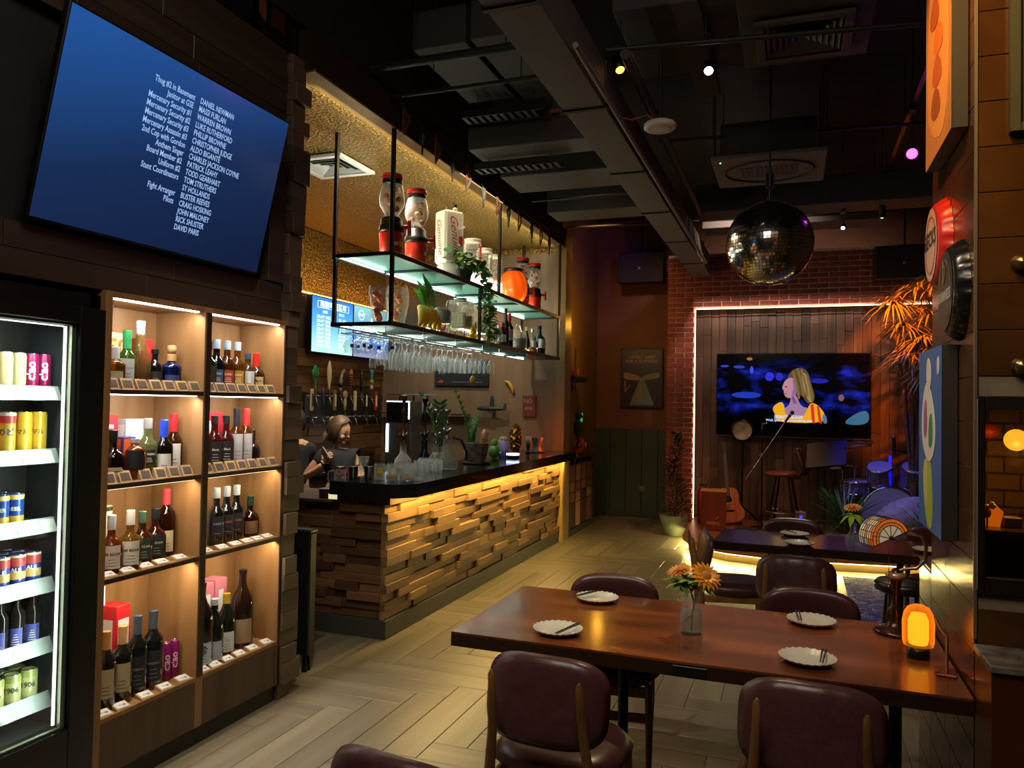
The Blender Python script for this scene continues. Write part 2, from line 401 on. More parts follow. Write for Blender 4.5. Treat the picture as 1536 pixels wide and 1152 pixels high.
# back wall of the room beside the stage: brown orange above, dark green panelling below
wb = MB().box(-3.2, 2.5, 11.43, 11.6, 1.30, 4.45).done('wall_back', rough_mat('brown_orange_paint', '#5f3a22', '#6b4327', 3, 0.7, 0.1), kind='structure')
for i in range(6):
    MB().cbox(-2.83+0.24*i, -2.83+0.24*i+0.236, 11.42, 11.5, 0.0, 1.30, 0.004).done('panel', mat('green_panelling', '#2c3a28', 0.5, vary=0.06), wb)
MB().box(-2.83, -1.6, 11.405, 11.42, 0, 0.07).done('baseboard_back', mat('green_baseboard', '#2a3326', 0.5), kind='structure')
# olive gold wall behind the low bookcase
MB().box(-3.0, -2.82, 9.20, 11.5, 0, 4.45).done('wall_corner', rough_mat('olive_gold_paint', '#80652f', '#8c7036', 2, 0.6, 0.08), kind='structure')
# beige wall closing the bar
beige = wood('beige_wallcovering', '#6b5b47', '#7b6a54', 'Z', 5, 0.55, 0.02, 0.05, 0, 0.12)
wbar = MB().box(-5.1, -2.70, 8.95, 9.15, 0, 3.57).done('wall_bar_end', beige, kind='structure')
gold = rough_mat('gold_foil', '#6a5526', '#a98b48', 42, 0.28, 1.0, 0.06, 0.85, 0.04, 0.4, 0.6)
MB().cbox(-5.0, -3.45, 8.935, 8.948, 3.02, 3.565, 0.002).done('panel', gold, wbar)
MB().cbox(-3.45, -2.78, 8.935, 8.948, 3.50, 3.565, 0.002).done('panel', gold, wbar)
MB().box(-2.74, -2.60, 8.93, 9.20, 0, 3.80).done('wall_column', wood('column_oak', '#7a6240', '#8e744d', 'Z', 6, 0.45, 0.02, 0.08), kind='structure')
MB().cbox(-2.665, -2.585, 8.86, 8.93, 0, 0.985, 0.004).done('trim_1', wood('trim_oak', '#a1874f', '#b59a60', 'Z', 6, 0.45, 0.02, 0.08), kind='structure')
# gold wall above the menu screens, wooden tap wall below
wt = MB().box(-5.3, -5.12, 3.68, 9.15, 0, 3.6).done('wall_taps', mat('tap_wall_backing', '#1d140d', 0.8), kind='structure')
for i in range(3):
    MB().cbox(-5.12, -5.10, 6.2+0.92*i, 6.2+0.92*i+0.917, 2.84, 3.565, 0.002).done('panel', gold, wt)
tapwood = wood('tap_wall_wood', '#3a2615', '#6d4c2f', 'Y', 8, 0.5, 0.45, 0.2)
for r in range(14):
    y = 6.3-RND.random()*0.4; z = 0.86+r*0.097
    while y < 8.93:
        L_ = RND.uniform(0.28, 0.75); y1 = min(y+L_, 8.94)
        if y1-y > 0.05:
            MB().cbox(-5.12, -5.095+RND.random()*0.02, y, y1-0.003, z, z+0.094, 0.002).done('plank', tapwood, wt)
        y += L_
MB().cbox(-5.14, -5.06, 8.90, 8.945, 0, 2.83, 0.003).done('trim_2', beige, kind='structure')
# gold ceiling over the bar
gc = MB().box(-5.12, -2.70, 3.70, 8.95, 3.585, 3.64).done('ceiling_gold', mat('gold_backing', '#3a2b14', 0.8), kind='structure')
for (x0, x1) in ((-5.10, -4.262), (-4.258, -2.72)):
    for (y0, y1) in ((3.72, 6.53), (6.534, 8.94)):
        MB().cbox(x0, x1, y0, y1, 3.572, 3.588, 0.002).done('panel', gold, gc)
bulk = mat('bulkhead_brown', '#2c2013', 0.32)
MB().box(-2.72, -2.63, 3.70, 8.93, 3.565, 3.80).done('trim_3', bulk, kind='structure')
MB().box(-2.78, -2.66, 3.0, 8.93, 3.80, 4.45).done('wall_upper_bar', dark, kind='structure')
MB().cbox(-2.76, -2.615, 3.72, 8.93, 3.552, 3.568, 0.002).done('trim_4', mat('bulkhead_gold_edge', '#8f713a', 0.3, 0.7), kind='structure')

# ------------------------------------------------------------------ brick stage portal and timber stage wall
mortar = rough_mat('pale_mortar', '#c4a998', '#dcc4b4', 30, 0.9, 0.5)
brick_m = rough_mat('painted_brick', '#682a20', '#8c4030', 26, 0.75, 0.5, 0.22)
ws = E('wall_brick', (0, 0, 0), kind='structure')
MB().box(-1.625, -1.27, 10.615, 10.86, 0, 3.72).box(-1.27, 2.3, 10.615, 10.86, 2.985, 3.72).done('mortar', mortar, ws)
BW, BH = 0.242, 0.0682; brk = {}
def brick(x0, x1, z0, z1):
    w_ = round(x1-x0, 3)
    if w_ < 0.03: return
    if w_ not in brk:
        brk[w_] = MB().cbox(0, w_, -0.012, 0.02, 0, BH-0.012, 0.003).done('brick', brick_m, ws); o = brk[w_]
    else: o = brk[w_].copy(); sc.collection.objects.link(o)
    o.location = (x0, 10.612-RND.random()*0.006, z0)
nb = 0
for r in range(55):
    z = r*BH+0.004
    if z+BH > 3.73: break
    xe = 1.72 if z > 2.985 else -1.265
    x = -1.63-(BW/2 if r % 2 else 0)
    while x < xe-0.02:
        a, b = max(x, -1.63), min(x+BW-0.012, xe)
        if b-a > 0.03:
            if nb < 300 or r >= 40: brick(a, b, z, z+BH); nb += 1
        x += BW
print('bricks', nb)
side = MB()
for r in range(54):
    side.box(-1.636, -1.62, 10.60+(0.0 if r % 2 else 0.1), 10.84, r*BH+0.004, (r+1)*BH-0.008)
side.done('brick_return', brick_m, ws, kind='stuff')
wt2 = MB().box(-1.3, 2.4, 10.84, 10.95, 0, 3.72).done('wall_stage', mat('stage_wall_backing', '#130d09', 0.8), kind='structure')
stagewood = wood('stage_timber', '#2f2118', '#594232', 'Z', 8, 0.55, 0.4, 0.2)
x = -1.265
while x < 1.95:
    w_ = 0.105; z = 0.15-RND.random()*0.7
    while z < 3.0:
        L_ = RND.uniform(0.45, 1.3); a, b = max(z, 0.15), min(z+L_, 3.05)
        if b-a > 0.04: MB().cbox(x, x+w_-0.003, 10.80-RND.random()*0.018, 10.85, a, b-0.003, 0.002).done('plank', stagewood, wt2)
        z += L_
    x += w_
# LED line round the opening
led_pink = emis('portal_led', '#ffb98e', 7.0)
t = E('led_strip', (-1.26, 10.6, 0.15), 'pinkish white light strip edging the brick opening round the stage', 'light strip')
MB().box(0, 0.012, -0.012, 0.0, 0.0, 2.82).done('strip', led_pink, t)
MB().box(0.012, 3.2, -0.012, 0.0, 2.815, 2.827).done('strip', led_pink, t)

# ------------------------------------------------------------------ stage platform
pts = [(-1.24, 10.60), (-1.235, 9.8), (-1.20, 9.15), (-1.08, 8.82), (-0.92, 8.62), (-0.65, 8.48), (-0.3, 8.40), (0.1, 8.40), (0.4, 8.44), (0.9, 8.52), (1.6, 8.60), (2.38, 8.62), (2.38, 10.78), (-1.24, 10.78)]
ins = [(x+(0.10 if x < -0.8 else 0), y+(0.10 if y < 9 else 0)) for x, y in pts]
stg = E('stage_platform', (0, 0, 0), 'low timber stage with curved front edge and light strip beneath', 'stage')
MB().prism(pts, 0.095, 0.15).done('deck', wood('stage_deck_wood', '#7a4c28', '#96633a', 'X', 6, 0.35, 0.1, 0.1), stg)
MB().prism(ins, 0.0, 0.095).done('riser', wood('stage_riser_wood', '#9a8046', '#b59a5c', 'X', 6, 0.5, 0.1, 0.1), stg)
lt = MB(); edge = [(x+(0.05 if x < -0.8 else 0), y+(0.05 if y < 9 else 0)) for x, y in pts[:12]]
lt.tube([(x, y, 0.086) for x, y in edge], 0.008, 6)
lt.done('light_strip', emis('stage_led', '#ffe89a', 9.0), stg)
for i in range(1, 11):
    (xa, ya), (xb, yb) = edge[i], edge[i+1]
    n = Vector((yb-ya, -(xb-xa), 0)).normalized()
    L_ = hypot(xb-xa, yb-ya)
    strip_light('stage_edge_light', (xa+n.x*0.02, ya+n.y*0.02, 0.082), (xb+n.x*0.02, yb+n.y*0.02, 0.082), (n.x*0.8, n.y*0.8, -0.6), '#ffe48a', 6.5*L_, 0.02)

# ------------------------------------------------------------------ bar counter
bar = E('bar_counter', (-2.9, 6.8, 0), 'long bar clad in staggered wood blocks with thick black stone top', 'bar counter')
bar.location = (0, 0, 0)
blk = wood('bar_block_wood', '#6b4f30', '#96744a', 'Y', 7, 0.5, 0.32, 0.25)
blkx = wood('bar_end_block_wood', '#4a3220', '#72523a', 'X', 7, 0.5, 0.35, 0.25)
MB().box(-2.96, -2.675, 4.76, 8.90, 0.13, 0.99).box(-3.45, -2.675, 4.76, 5.0, 0.13, 0.93).done('carcass', mat('bar_carcass', '#2c2014', 0.8), bar)
MB().cbox(-3.45, -2.63, 4.715, 5.0, 0.0, 0.13, 0.003).cbox(-2.9, -2.63, 5.0, 8.86, 0, 0.13, 0.003).done('kick_plate', mat('bar_kick', '#3c3d38', 0.45), bar)
rows = 14; rh = (0.99-0.132)/rows
for r in range(rows):
    z0 = 0.132+r*rh; y = 4.715; last = -1
    while y < 8.86:
        L_ = RND.choice((0.18, 0.26, 0.34, 0.44, 0.58, 0.76)); y1 = min(y+L_, 8.86)
        if 8.86-y1 < 0.08: y1 = 8.86
        d = RND.choice([q for q in (0, 0.014, 0.028, 0.042) if q != last]); last = d
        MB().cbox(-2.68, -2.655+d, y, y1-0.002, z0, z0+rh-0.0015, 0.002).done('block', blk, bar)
        y = y1
    x = -2.68; last = -1
    top_lim = 0.93
    while x > -3.45:
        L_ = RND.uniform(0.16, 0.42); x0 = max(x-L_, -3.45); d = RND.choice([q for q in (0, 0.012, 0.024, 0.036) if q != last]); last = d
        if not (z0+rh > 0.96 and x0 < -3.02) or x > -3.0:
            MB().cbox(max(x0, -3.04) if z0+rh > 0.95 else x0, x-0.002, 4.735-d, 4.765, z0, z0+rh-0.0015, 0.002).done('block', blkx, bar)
        x = x0
stone = rough_mat('black_stone', '#0e0e10', '#1d1d20', 9, 0.12, 0.03)
top = [(-3.03, 4.60), (-2.50, 4.575), (-2.40, 4.66), (-2.395, 4.80), (-2.50, 8.98), (-3.05, 8.94)]
top = [(-3.03, 4.60), (-2.52, 4.59), (-2.41, 4.72), (-2.44, 8.93), (-3.05, 8.93)]
MB().prism(top, 0.995, 1.088).done('counter_top', stone, bar)
MB().cbox(-3.62, -3.04, 4.64, 5.2, 0.93, 0.95, 0.003).done('lower_worktop', wood('worktop_wood', '#3c2a1b', '#54402b', 'X', 6, 0.4), bar)
MB().box(-2.55, -2.54, 4.78, 8.84, 0.985, 0.994).done('light_strip', emis('bar_led', '#ffd257', 16.0), bar)
# back bar fridges/worktop below the taps, inside the bar
bb = E('back_counter', (0, 0, 0), 'dark back counter running below the beer taps', 'counter')
MB().box(-5.06, -4.75, 5.6, 8.88, 0, 0.84).done('cabinet', mat('back_cabinet', '#241a12', 0.6), bb)
MB().cbox(-5.06, -4.70, 5.6, 8.88, 0.84, 0.88, 0.004).done('worktop', stone, bb)

# ------------------------------------------------------------------ ceiling services
duct = mat('duct_paint', '#2e2b28', 0.75); ductl = mat('duct_paint_light', '#2f2c28', 0.75); tray = mat('cable_tray', '#1b1a19', 0.6, 0.3)
t = E('ceiling_duct', (-1.18, 6, 3.4), 'long straight grey air duct running the length of the room', 'duct'); t.location = (0, 0, 0)
MB().cbox(-1.30, -1.05, 1.6, 10.5, 3.40, 3.66, 0.004).done('duct_body', mat('main_duct_paint', '#4a4642', 0.7), t)
for y in (3.1, 4.35, 5.65, 6.9, 8.2, 9.5):
    MB().box(-1.31, -1.04, y, y+0.03, 3.39, 3.67).done('flange', tray, t)
def duct_thing(label, boxes, m=duct, name='ceiling_duct', seams=()):
    mb = MB()
    for b in boxes: mb.cbox(*b, 0.006)
    o = mb.done(name, m); tag(o, label, 'duct'); return o
duct_thing('wide flat duct panel high above the start of the bar', [(-2.36, -1.98, 4.42, 5.36, 3.95, 4.2)], ductl)
duct_thing('wide flat duct panel close beside the long main duct', [(-1.94, -1.66, 4.40, 5.42, 3.95, 4.2)], ductl)
duct_thing('cross duct branching left off the main duct past the red pipe', [(-2.4, -1.30, 5.45, 5.75, 3.62, 3.8)], mat('branch_duct_paint', '#3d3a36', 0.75))
duct_thing('deep box duct above the middle of the bar bulkhead', [(-2.42, -1.36, 6.2, 6.72, 3.62, 4.05)], ductl)
duct_thing('pale cross duct left of the main duct further back', [(-2.40, -1.36, 7.5, 7.9, 3.62, 3.9)], ductl)
duct_thing('broad overhead duct in front of the square air grille', [(-1.0, -0.22, 4.3, 5.25, 3.92, 4.2)], duct)
duct_thing('narrow lower duct crossing under the broad overhead duct', [(-0.66, -0.5, 4.2, 5.55, 3.86, 3.915)], ductl)
duct_thing('large plenum box joined to the square air grille', [(-0.30, 0.40, 4.0, 5.0, 3.79, 4.2)], duct)
duct_thing('dark cross duct behind the mirror ball near the brick wall', [(-0.95, 1.4, 7.9, 8.3, 3.62, 3.9)], duct)
duct_thing('dark cross duct with flanges left above the far ceiling cassette', [(-1.0, 0.9, 9.0, 9.4, 3.7, 3.95)], ductl)
def pipe(name, label, a, b, r, m, cat='pipe', n=0):
    t = E(name, a, label, cat); p = Vector(b)-Vector(a)
    MB().cyl(r, (0, 0, 0), p, 10).done('tube', m, t)
    for i in range(n):
        q = p*(i+0.5)/n; MB().cyl(0.004, q, (q.x, q.y, q.z+4.45-a[2]-0.01-q.z*0), 6).done('hanger_rod', tray, t)
    return t
pipe('ceiling_pipe', 'thick black pipe crossing under the flat duct panels', (-2.6, 4.32, 3.82), (-1.35, 4.32, 3.82), 0.028, tray, n=2)
pipe('ceiling_pipe', 'thin black pipe below the thick one near the bulkhead', (-2.6, 4.60, 3.74), (-1.35, 4.60, 3.74), 0.014, tray, n=2)
pipe('ceiling_pipe', 'dull red sprinkler pipe left of the main duct', (-2.0, 5.45, 3.86), (-1.3, 5.50, 3.86), 0.02, mat('red_pipe', '#6b2f24', 0.5), n=1)
pipe('ceiling_pipe', 'long dark conduit crossing in front of the air grille', (-1.04, 4.33, 3.72), (1.2, 4.62, 3.72), 0.016, tray, n=2)
pipe('ceiling_pipe', 'thin dark conduit behind the round smoke detector', (-1.04, 6.2, 3.8), (1.5, 6.45, 3.8), 0.014, tray, n=3)
pipe('ceiling_pipe', 'grey conduit fixed along the right edge of the main duct', (-1.02, 3.6, 3.42), (-1.02, 9.6, 3.42), 0.016, mat('conduit_grey', '#55524c', 0.5))
pipe('ceiling_pipe', 'black hose running beside the main duct to the cassette', (-0.9, 4.2, 3.62), (-0.9, 8.0, 3.62), 0.03, tray)
pipe('ceiling_pipe', 'thin rod left of the main duct before the brick wall', (-2.5, 8.6, 3.72), (1.0, 8.8, 3.72), 0.014, tray)
pipe('ceiling_pipe', 'thin rod left of the main duct nearest the bar column', (-2.5, 7.3, 3.70), (-1.3, 7.3, 3.70), 0.014, tray)
def cable_tray(label, x0, x1, y, z):
    t = E('cable_tray', (x0, y, z), label, 'cable tray'); L_ = x1-x0
    mb = MB().box(0, L_, 0, 0.01, 0, 0.05).box(0, L_, 0.14, 0.15, 0, 0.05).done('side_rail', tray, t)
    for q in (.1, L_-.1): MB().cyl(.004, (q, .075, 0), (q, .075, 4.45-z), 6).done('hanger_rod', tray, t)
    n = int(L_/0.06)
    for i in range(n): MB().box(i*0.06, i*0.06+0.03, 0, 0.15, 0, 0.008).done('rung', mat('tray_rung', '#201f1d', 0.6), t)
cable_tray('notched cable tray crossing below the flat duct panels', -2.35, -1.7, 5.2, 3.78)
cable_tray('notched cable tray in front of the branching duct', -2.42, -1.7, 5.62, 3.52)

# square air grille
def grille(name, label, cx, cy, z, s, m, ms, n=5, rz=0):
    t = E(name, (cx, cy, z), label, 'air vent', rz=rz)
    h = s/2; fw = 0.05
    f = MB().cbox(-h, h, -h, -h+fw, -0.015, 0.01, 0.003).cbox(-h, h, h-fw, h, -0.015, 0.01, 0.003).cbox(-h, -h+fw, -h+fw, h-fw, -0.015, 0.01, 0.003).cbox(h-fw, h, -h+fw, h-fw, -0.015, 0.01, 0.003).done('frame', m, t)
    MB().box(-h+fw, h-fw, -h+fw, h-fw, 0.012, 0.02).done('backing', mat('vent_shadow', '#0c0c0c', 0.9), t)
    for i in range(n):
        q = h-fw-0.012-i*(h-fw)/(n+0.3); q2 = q-0.022
        mb = MB()
        for k in range(4):
            mb.T = RZ(k*pi/2)
            mb.add([(-q, -q, -0.008), (q, -q, -0.008), (q2, -q2, 0.010), (-q2, -q2, 0.010), (-q, -q, -0.004), (q, -q, -0.004), (q2, -q2, 0.012), (-q2, -q2, 0.012)],
                   [(0, 1, 2, 3), (4, 7, 6, 5), (0, 4, 5, 1), (3, 2, 6, 7)])
        mb.done('louvre', ms, t)
    return t
grille('air_grille', 'square dark louvred air grille in the black ceiling', 0.04, 4.63, 3.77, 0.52, mat('dark_grille', '#332f2b', 0.6), mat('dark_louvre', '#4a453f', 0.6), 6)
grille('air_vent', 'white square louvred vent in the gold ceiling over the bar', -3.55, 5.30, 3.555, 0.52, mat('vent_white', '#e8ecec', 0.5), mat('vent_white2', '#cfd4d4', 0.5), 4)
# ceiling cassette
t = E('ceiling_cassette', (-0.20, 6.6, 3.60), 'square hanging air conditioner cassette above the mirror ball', 'air conditioner')
cm = mat('cassette_panel', '#48443e', 0.6)
MB().cbox(-0.43, 0.43, -0.42, 0.42, 0.0, 0.035, 0.01).done('panel', cm, t)
MB().cbox(-0.36, 0.36, -0.36, 0.36, 0.035, 0.30, 0.01).done('casing', duct, t)
MB().tube([(0.33*cos(a)*(1 if abs(cos(a)) < .8 else 1.05), 0.3*sin(a), -0.004) for a in [2*pi*i/24 for i in range(25)]], 0.008, 6).done('slot_ring', mat('cassette_slot', '#100f0e', 0.8), t)
for i in range(12): MB().box(-0.22+i*0.038, -0.205+i*0.038, -0.14, 0.14, -0.006, 0).done('grille_bar', duct, t)
MB().sph((-0.36, -0.33, -0.003), 0.008, 8, 6).done('indicator', emis('green_led', '#7dffb0', 1.0), t)
for (x, y) in ((-0.4, -0.38), (0.4, -0.38), (-0.4, 0.38), (0.4, 0.38)): MB().cyl(0.005, (x, y, 0.03), (x, y, 0.84), 6).done('hanger_rod', tray, t)
# smoke detector disc
t = E('smoke_detector', (-0.80, 4.80, 3.39), 'round white smoke detector disc hanging beside the main duct', 'smoke detector')
MB().lathe([(0.0, 0), (0.09, 0.0), (0.10, 0.008), (0.10, 0.03), (0.09, 0.04), (0, 0.042)], seg=28).done('body', mat('detector_white', '#b9b2a6', 0.5), t)
MB().lathe([(0.06, -0.001), (0.065, -0.003), (0.07, -0.001)], seg=24, cap=False).done('ring', mat('detector_ring', '#8f887c', 0.5), t)
MB().cyl(0.01, (0, 0, 0.04), (0, 0, 1.04), 8).done('drop_rod', tray, t)
MB().tube([(-0.02, 0, 0.05), (-0.08, 0, 0.1), (-0.18, 0, 0.08), (-0.24, 0, 0.1)], 0.006, 6).done('cable', mat('red_cable', '#7c3528', 0.5), t)
# mirror ball
t = E('mirror_ball', (-0.168, 5.75, 2.825), 'big mirror ball hanging over the tables', 'mirror ball')
mb = MB(); Rb = 0.302; nr = 40; fc = mat('mirror_tile', '#d8d4c8', 0.14, 1.0)
for j in range(nr):
    t0, t1 = pi*(j+0.06)/nr, pi*(j+0.94)/nr; ra = sin((t0+t1)/2); n = max(4, int(2*nr*ra))
    for i in range(n):
        a0, a1 = 2*pi*(i+0.06)/n, 2*pi*(i+0.94)/n
        jit = Vector((RND.gauss(0, 1), RND.gauss(0, 1), RND.gauss(0, 1)))*0.0013
        P_ = [Vector((sin(tt)*cos(a), sin(tt)*sin(a), cos(tt)))*Rb for tt, a in ((t0, a0), (t1, a0), (t1, a1), (t0, a1))]
        c_ = sum(P_, Vector())/4; nn = (c_.normalized()+jit*8).normalized()
        P_ = [p-nn*(p-c_).dot(nn) for p in P_]
        mb.add([tuple(p) for p in P_], [(0, 1, 2, 3)])
mb.done('mirror_tiles', fc, t, kind='stuff')
MB().sph((0, 0, 0), 0.299, 40, 24).done('core', mat('ball_core', '#1a1815', 0.5), t)
MB().cyl(0.02, (0, 0, 0.295), (0, 0, 0.33), 12).cyl(0.012, (0, 0, 0.33), (0, 0, 0.40), 8).cyl(0.03, (0, 0, 0.40), (0, 0, 0.50), 12).cyl(0.006, (0, 0, 0.5), (0, 0, 1.62), 6).done('motor_mount', blackmetal, t)
# track lights
def spot_lamp(label, loc, aim, col, es, drop=0.3, r=0.032, L=0.11, lens=0.85):
    t = E('track_spotlight', loc, label, 'spotlight'); d = (Vector(aim)-Vector(loc)).normalized()
    q = d.to_track_quat('Z', 'Y').to_matrix()
    MB().lathe([(r*0.9, -L), (r, -L+0.01), (r, 0), (r*0.85, 0.0), (r*0.8, -0.012)], seg=16, rot=q, cap=False).lathe([(0, -L), (r*0.9, -L)], seg=16, rot=q, cap=False).done('housing', blackmetal, t)
    MB().lathe([(0, -0.008), (r*lens, -0.008)], seg=16, rot=q, cap=False).sph(tuple(q @ Vector((0, 0, -0.012))), r*0.7, 12, 8).done('lens', emis('lens_'+label[:12], col, es), t)
    MB().cyl(0.006, tuple(-d*L*0.6), (0, 0, drop), 6).cbox(-0.02, 0.02, -0.06, 0.06, drop, drop+0.03, 0.004).cyl(0.004, (0, 0, drop+0.03), (0, 0, 4.45-loc[2]), 6).done('bracket', blackmetal, t)
    return t
spot_lamp('amber glowing track spotlight beside the main duct', (-0.97, 4.40, 3.62), (-0.2, 3.2, 1.5), '#ffb63c', 5, 0.1)
spot_lamp('white glowing track spotlight in front of the square grille', (-0.49, 4.66, 3.66), (-0.25, 2.6, 1.6), '#fff6e8', 22, 0.18)
spot_lamp('magenta glowing spotlight at the top right beside the tall picture', (0.80, 6.2, 3.52), (0.2, 2.5, 1.9), '#ff46e8', 5, 0.3, 0.045)
spot_lamp('small dark spotlight far right beyond the magenta one', (0.79, 8.1, 3.50), (0.8, 8.6, 1.9), '#fff0d0', 2, 0.2, 0.03)
spot_lamp('tiny white spotlight far back right of the mirror ball', (0.45, 8.2, 3.44), (-0.2, 4.0, 1.2), '#e8f0ff', 16, 0.15, 0.022)
light('magenta_spot_glow', 'POINT', (0.80, 6.13, 3.46), '#e040ff', 1.6, 0.04)
t = E('lighting_track', (0.80, 5.0, 3.86), 'black lighting track over the right side of the stage', 'lighting track')
MB().box(-0.015, 0.015, 0, 4.2, 0, 0.03).done('rail', blackmetal, t)
for y in (0.3, 1.6, 2.9, 4.0): MB().cyl(0.004, (0, y, 0.03), (0, y, 0.58), 6).done('hanger_rod', tray, t)
# ------------------------------------------------------------------ left partition: fascia planks, clad pillar, screen, display cabinet, fridge
wl = MB().box(-2.95, -2.72, -1.5, 2.35, 2.08, 4.45).box(-2.95, -2.72, 2.35, 3.68, 2.10, 4.45).box(-2.95, -2.685, 3.555, 3.67, 0, 2.10).done('wall_partition', mat('niche_black', '#0d0c0c', 0.7), kind='structure')
fas = wood('fascia_wood', '#2d221c', '#43342b', 'Y', 7, 0.42, 0.14, 0.12)
pilw = wood('pillar_block_wood', '#40332a', '#5c4a3c', 'Y', 8, 0.5, 0.25, 0.2)
def fascia(y0, y1, z0, z1):
    MB().cbox(-2.725, -2.655-RND.random()*0.008, y0, y1-0.002, z0, z1-0.002, 0.002).done('plank', fas, wl)
for z in (2.085, 2.185):
    y = 1.2
    while y < 3.50:
        L_ = RND.uniform(0.5, 1.0); y1 = min(y+L_, 3.53); fascia(y, y1, z, z+0.1); y = y1
        if y >= 3.529: break
for z in (3.13, 3.245, 3.36, 3.475):
    y = 1.2
    while y < 3.50:
        L_ = RND.uniform(0.5, 1.0); y1 = min(y+L_, 3.53); fascia(y, y1, z, z+0.115); y = y1
        if y >= 3.529: break
MB().cbox(-2.72, -2.652, 3.40, 3.53, 2.29, 3.13, 0.002).done('trim_5', fas, kind='structure')
# pillar blocks, ends staggered towards the room and towards the bar
z = 0.0; k = 0
while z < 3.585:
    hgt = RND.choice((0.085, 0.1, 0.12)); hgt = min(hgt, 3.59-z)
    MB().cbox(-2.95, -2.612-RND.choice((0, 0.01, 0.02, 0.03)), 3.552, 3.66+RND.choice((0.0, 0.018, 0.036, 0.05)), z+0.001, z+hgt-0.001, 0.002).done('block', pilw, wl)
    z += hgt
MB().box(-2.96, -2.70, 1.2, 3.64, 3.60, 3.62).done('trim_6', fas, kind='structure')
# dark pictures leaning above the fascia
def panel_art(name, label, loc, w_, h_, blobs, back, rz=pi/2, cat='picture', rx=0):
    t = E(name, loc, label, cat)
    M_ = RZ(rz) @ RX(rx)
    mb = MB(); mb.T = M_; mb.cbox(-w_/2, w_/2, -0.01, 0.012, 0, h_, 0.004); mb.done('frame', mat('poster_frame', '#0c0b0b', 0.5), t)
    mb = MB(); mb.T = M_; mb.box(-w_/2+0.02, w_/2-0.02, -0.012, -0.008, 0.02, h_-0.02)
    mb.done('print', rough_mat(back[0], back[1], back[2], 6, 0.35, 0.02), t)
    for i, (pts_, c_) in enumerate(blobs):
        mb = MB(); mb.T = M_; mb.prism([(x*w_, z_*h_) for x, z_ in pts_], -0.015, -0.0125, 'XZ'); mb.done('figure', mat('art_'+c_, c_, 0.5), t)
    return t
panel_art('framed_picture', 'dark poster with pale swirls leaning above the big screen', (-2.70, 3.05, 3.625), 0.55, 0.6,
          [([(-.3, .1), (-.2, .05), (-.05, .35), (.1, .4), (.05, .6), (-.1, .5)], '#6f6357'), ([(.1, .2), (.2, .15), (.3, .5), (.2, .6)], '#4c4440')], ('poster_dark', '#0b0b0d', '#191519'))
panel_art('framed_picture', 'dark poster with orange and maroon shapes beside the bar bulkhead', (-2.70, 3.42, 3.625), 0.36, 0.6,
          [([(-.3, .15), (-.15, .1), (-.12, .5), (-.22, .62), (-.32, .5)], '#6b3a18'), ([(-.02, .1), (.3, .1), (.3, .5), (.05, .6)], '#3b1618'), ([(.02, .3), (.05, .3), (.06, .6), (.03, .6)], '#7a6a50')], ('poster_dark2', '#0b0a0b', '#1a1213'))

# ---- big tilted screen with film credits
tv = E('television', (-2.60, 1.984, 2.30), 'big tilted television on the dark left wall showing white credits on blue', 'television')
TW, TH = 1.253, 0.778
up = Vector((0.166, 0.012, 0.76)).normalized(); fx = Vector((0, 1, 0))
Mtv = frame_mat((0, 0, 0), fx, up)      # z axis of this frame points into the room
mb = MB(); mb.T = Mtv; mb.cbox(-0.008, TW+0.008, -0.008, TH+0.008, -0.035, -0.001, 0.004); mb.done('housing', blackmetal, tv)
m, nt, b = nmat('blue_screen'); N, L = nt.nodes, nt.links
b.inputs['Base Color'].default_value = lin('#050608'); b.inputs['Roughness'].default_value = 0.16
tc = N.new('ShaderNodeTexCoord'); sx = N.new('ShaderNodeSeparateXYZ'); L.new(tc.outputs['Object'], sx.inputs[0])
cr = N.new('ShaderNodeValToRGB'); cr.color_ramp.elements[0].color = lin('#101c3a'); cr.color_ramp.elements[1].color = lin('#1f4f92')
cr.color_ramp.elements[0].position = 0.0; cr.color_ramp.elements[1].position = 0.95
e_ = cr.color_ramp.elements.new(0.45); e_.color = lin('#15294f')
ma = N.new('ShaderNodeMath'); ma.operation = 'MULTIPLY_ADD'; ma.inputs[1].default_value = -0.35; L.new(sx.outputs[1], ma.inputs[0]); L.new(sx.outputs[2], ma.inputs[2])
m3 = N.new('ShaderNodeMapRange'); m3.inputs[1].default_value = -0.35; m3.inputs[2].default_value = 0.78; L.new(ma.outputs[0], m3.inputs[0])
L.new(m3.outputs[0], cr.inputs[0]); L.new(cr.outputs[0], b.inputs['Emission Color']); b.inputs['Emission Strength'].default_value = 1.0
mb = MB(); mb.T = Mtv; mb.box(0, TW, 0, TH, -0.0012, 0.0); mb.done('screen', m, tv)
txt_m = emis('credit_text', '#9fc0f2', 0.9)
left = ['Thug #2 in Basement', 'Janitor at GSE', 'Mercenary Security #1', 'Mercenary Security #2', 'Mercenary Security #3', 'Mercenary Assassin #3', '2nd Cop with Gordon', 'Anthem Singer', 'Board Member #2', 'Uniform #2', 'Stunt Coordinators', '', 'Fight Arranger', 'Pilots']
right = ['DANIEL NEWMAN', 'MASSI FURLAN', 'WARREN BROWN', 'LUKE RUTHERFORD', 'PHILLIP BROWNE', 'CHRISTOPHER JUDGE', 'ALDO BIGANTE', 'CHARLES JACKSON COYNE', 'PATRICK LEAHY', 'TODD GEARHART', 'TOM STRUTHERS', 'SY HOLLANDS', 'BUSTER REEVES', 'CRAIG HOSKING', 'JOHN MALONEY', 'RICK SHUSTER', 'DAVID PARIS']
XC = 0.645; Y0 = 0.672; DY = 0.0352
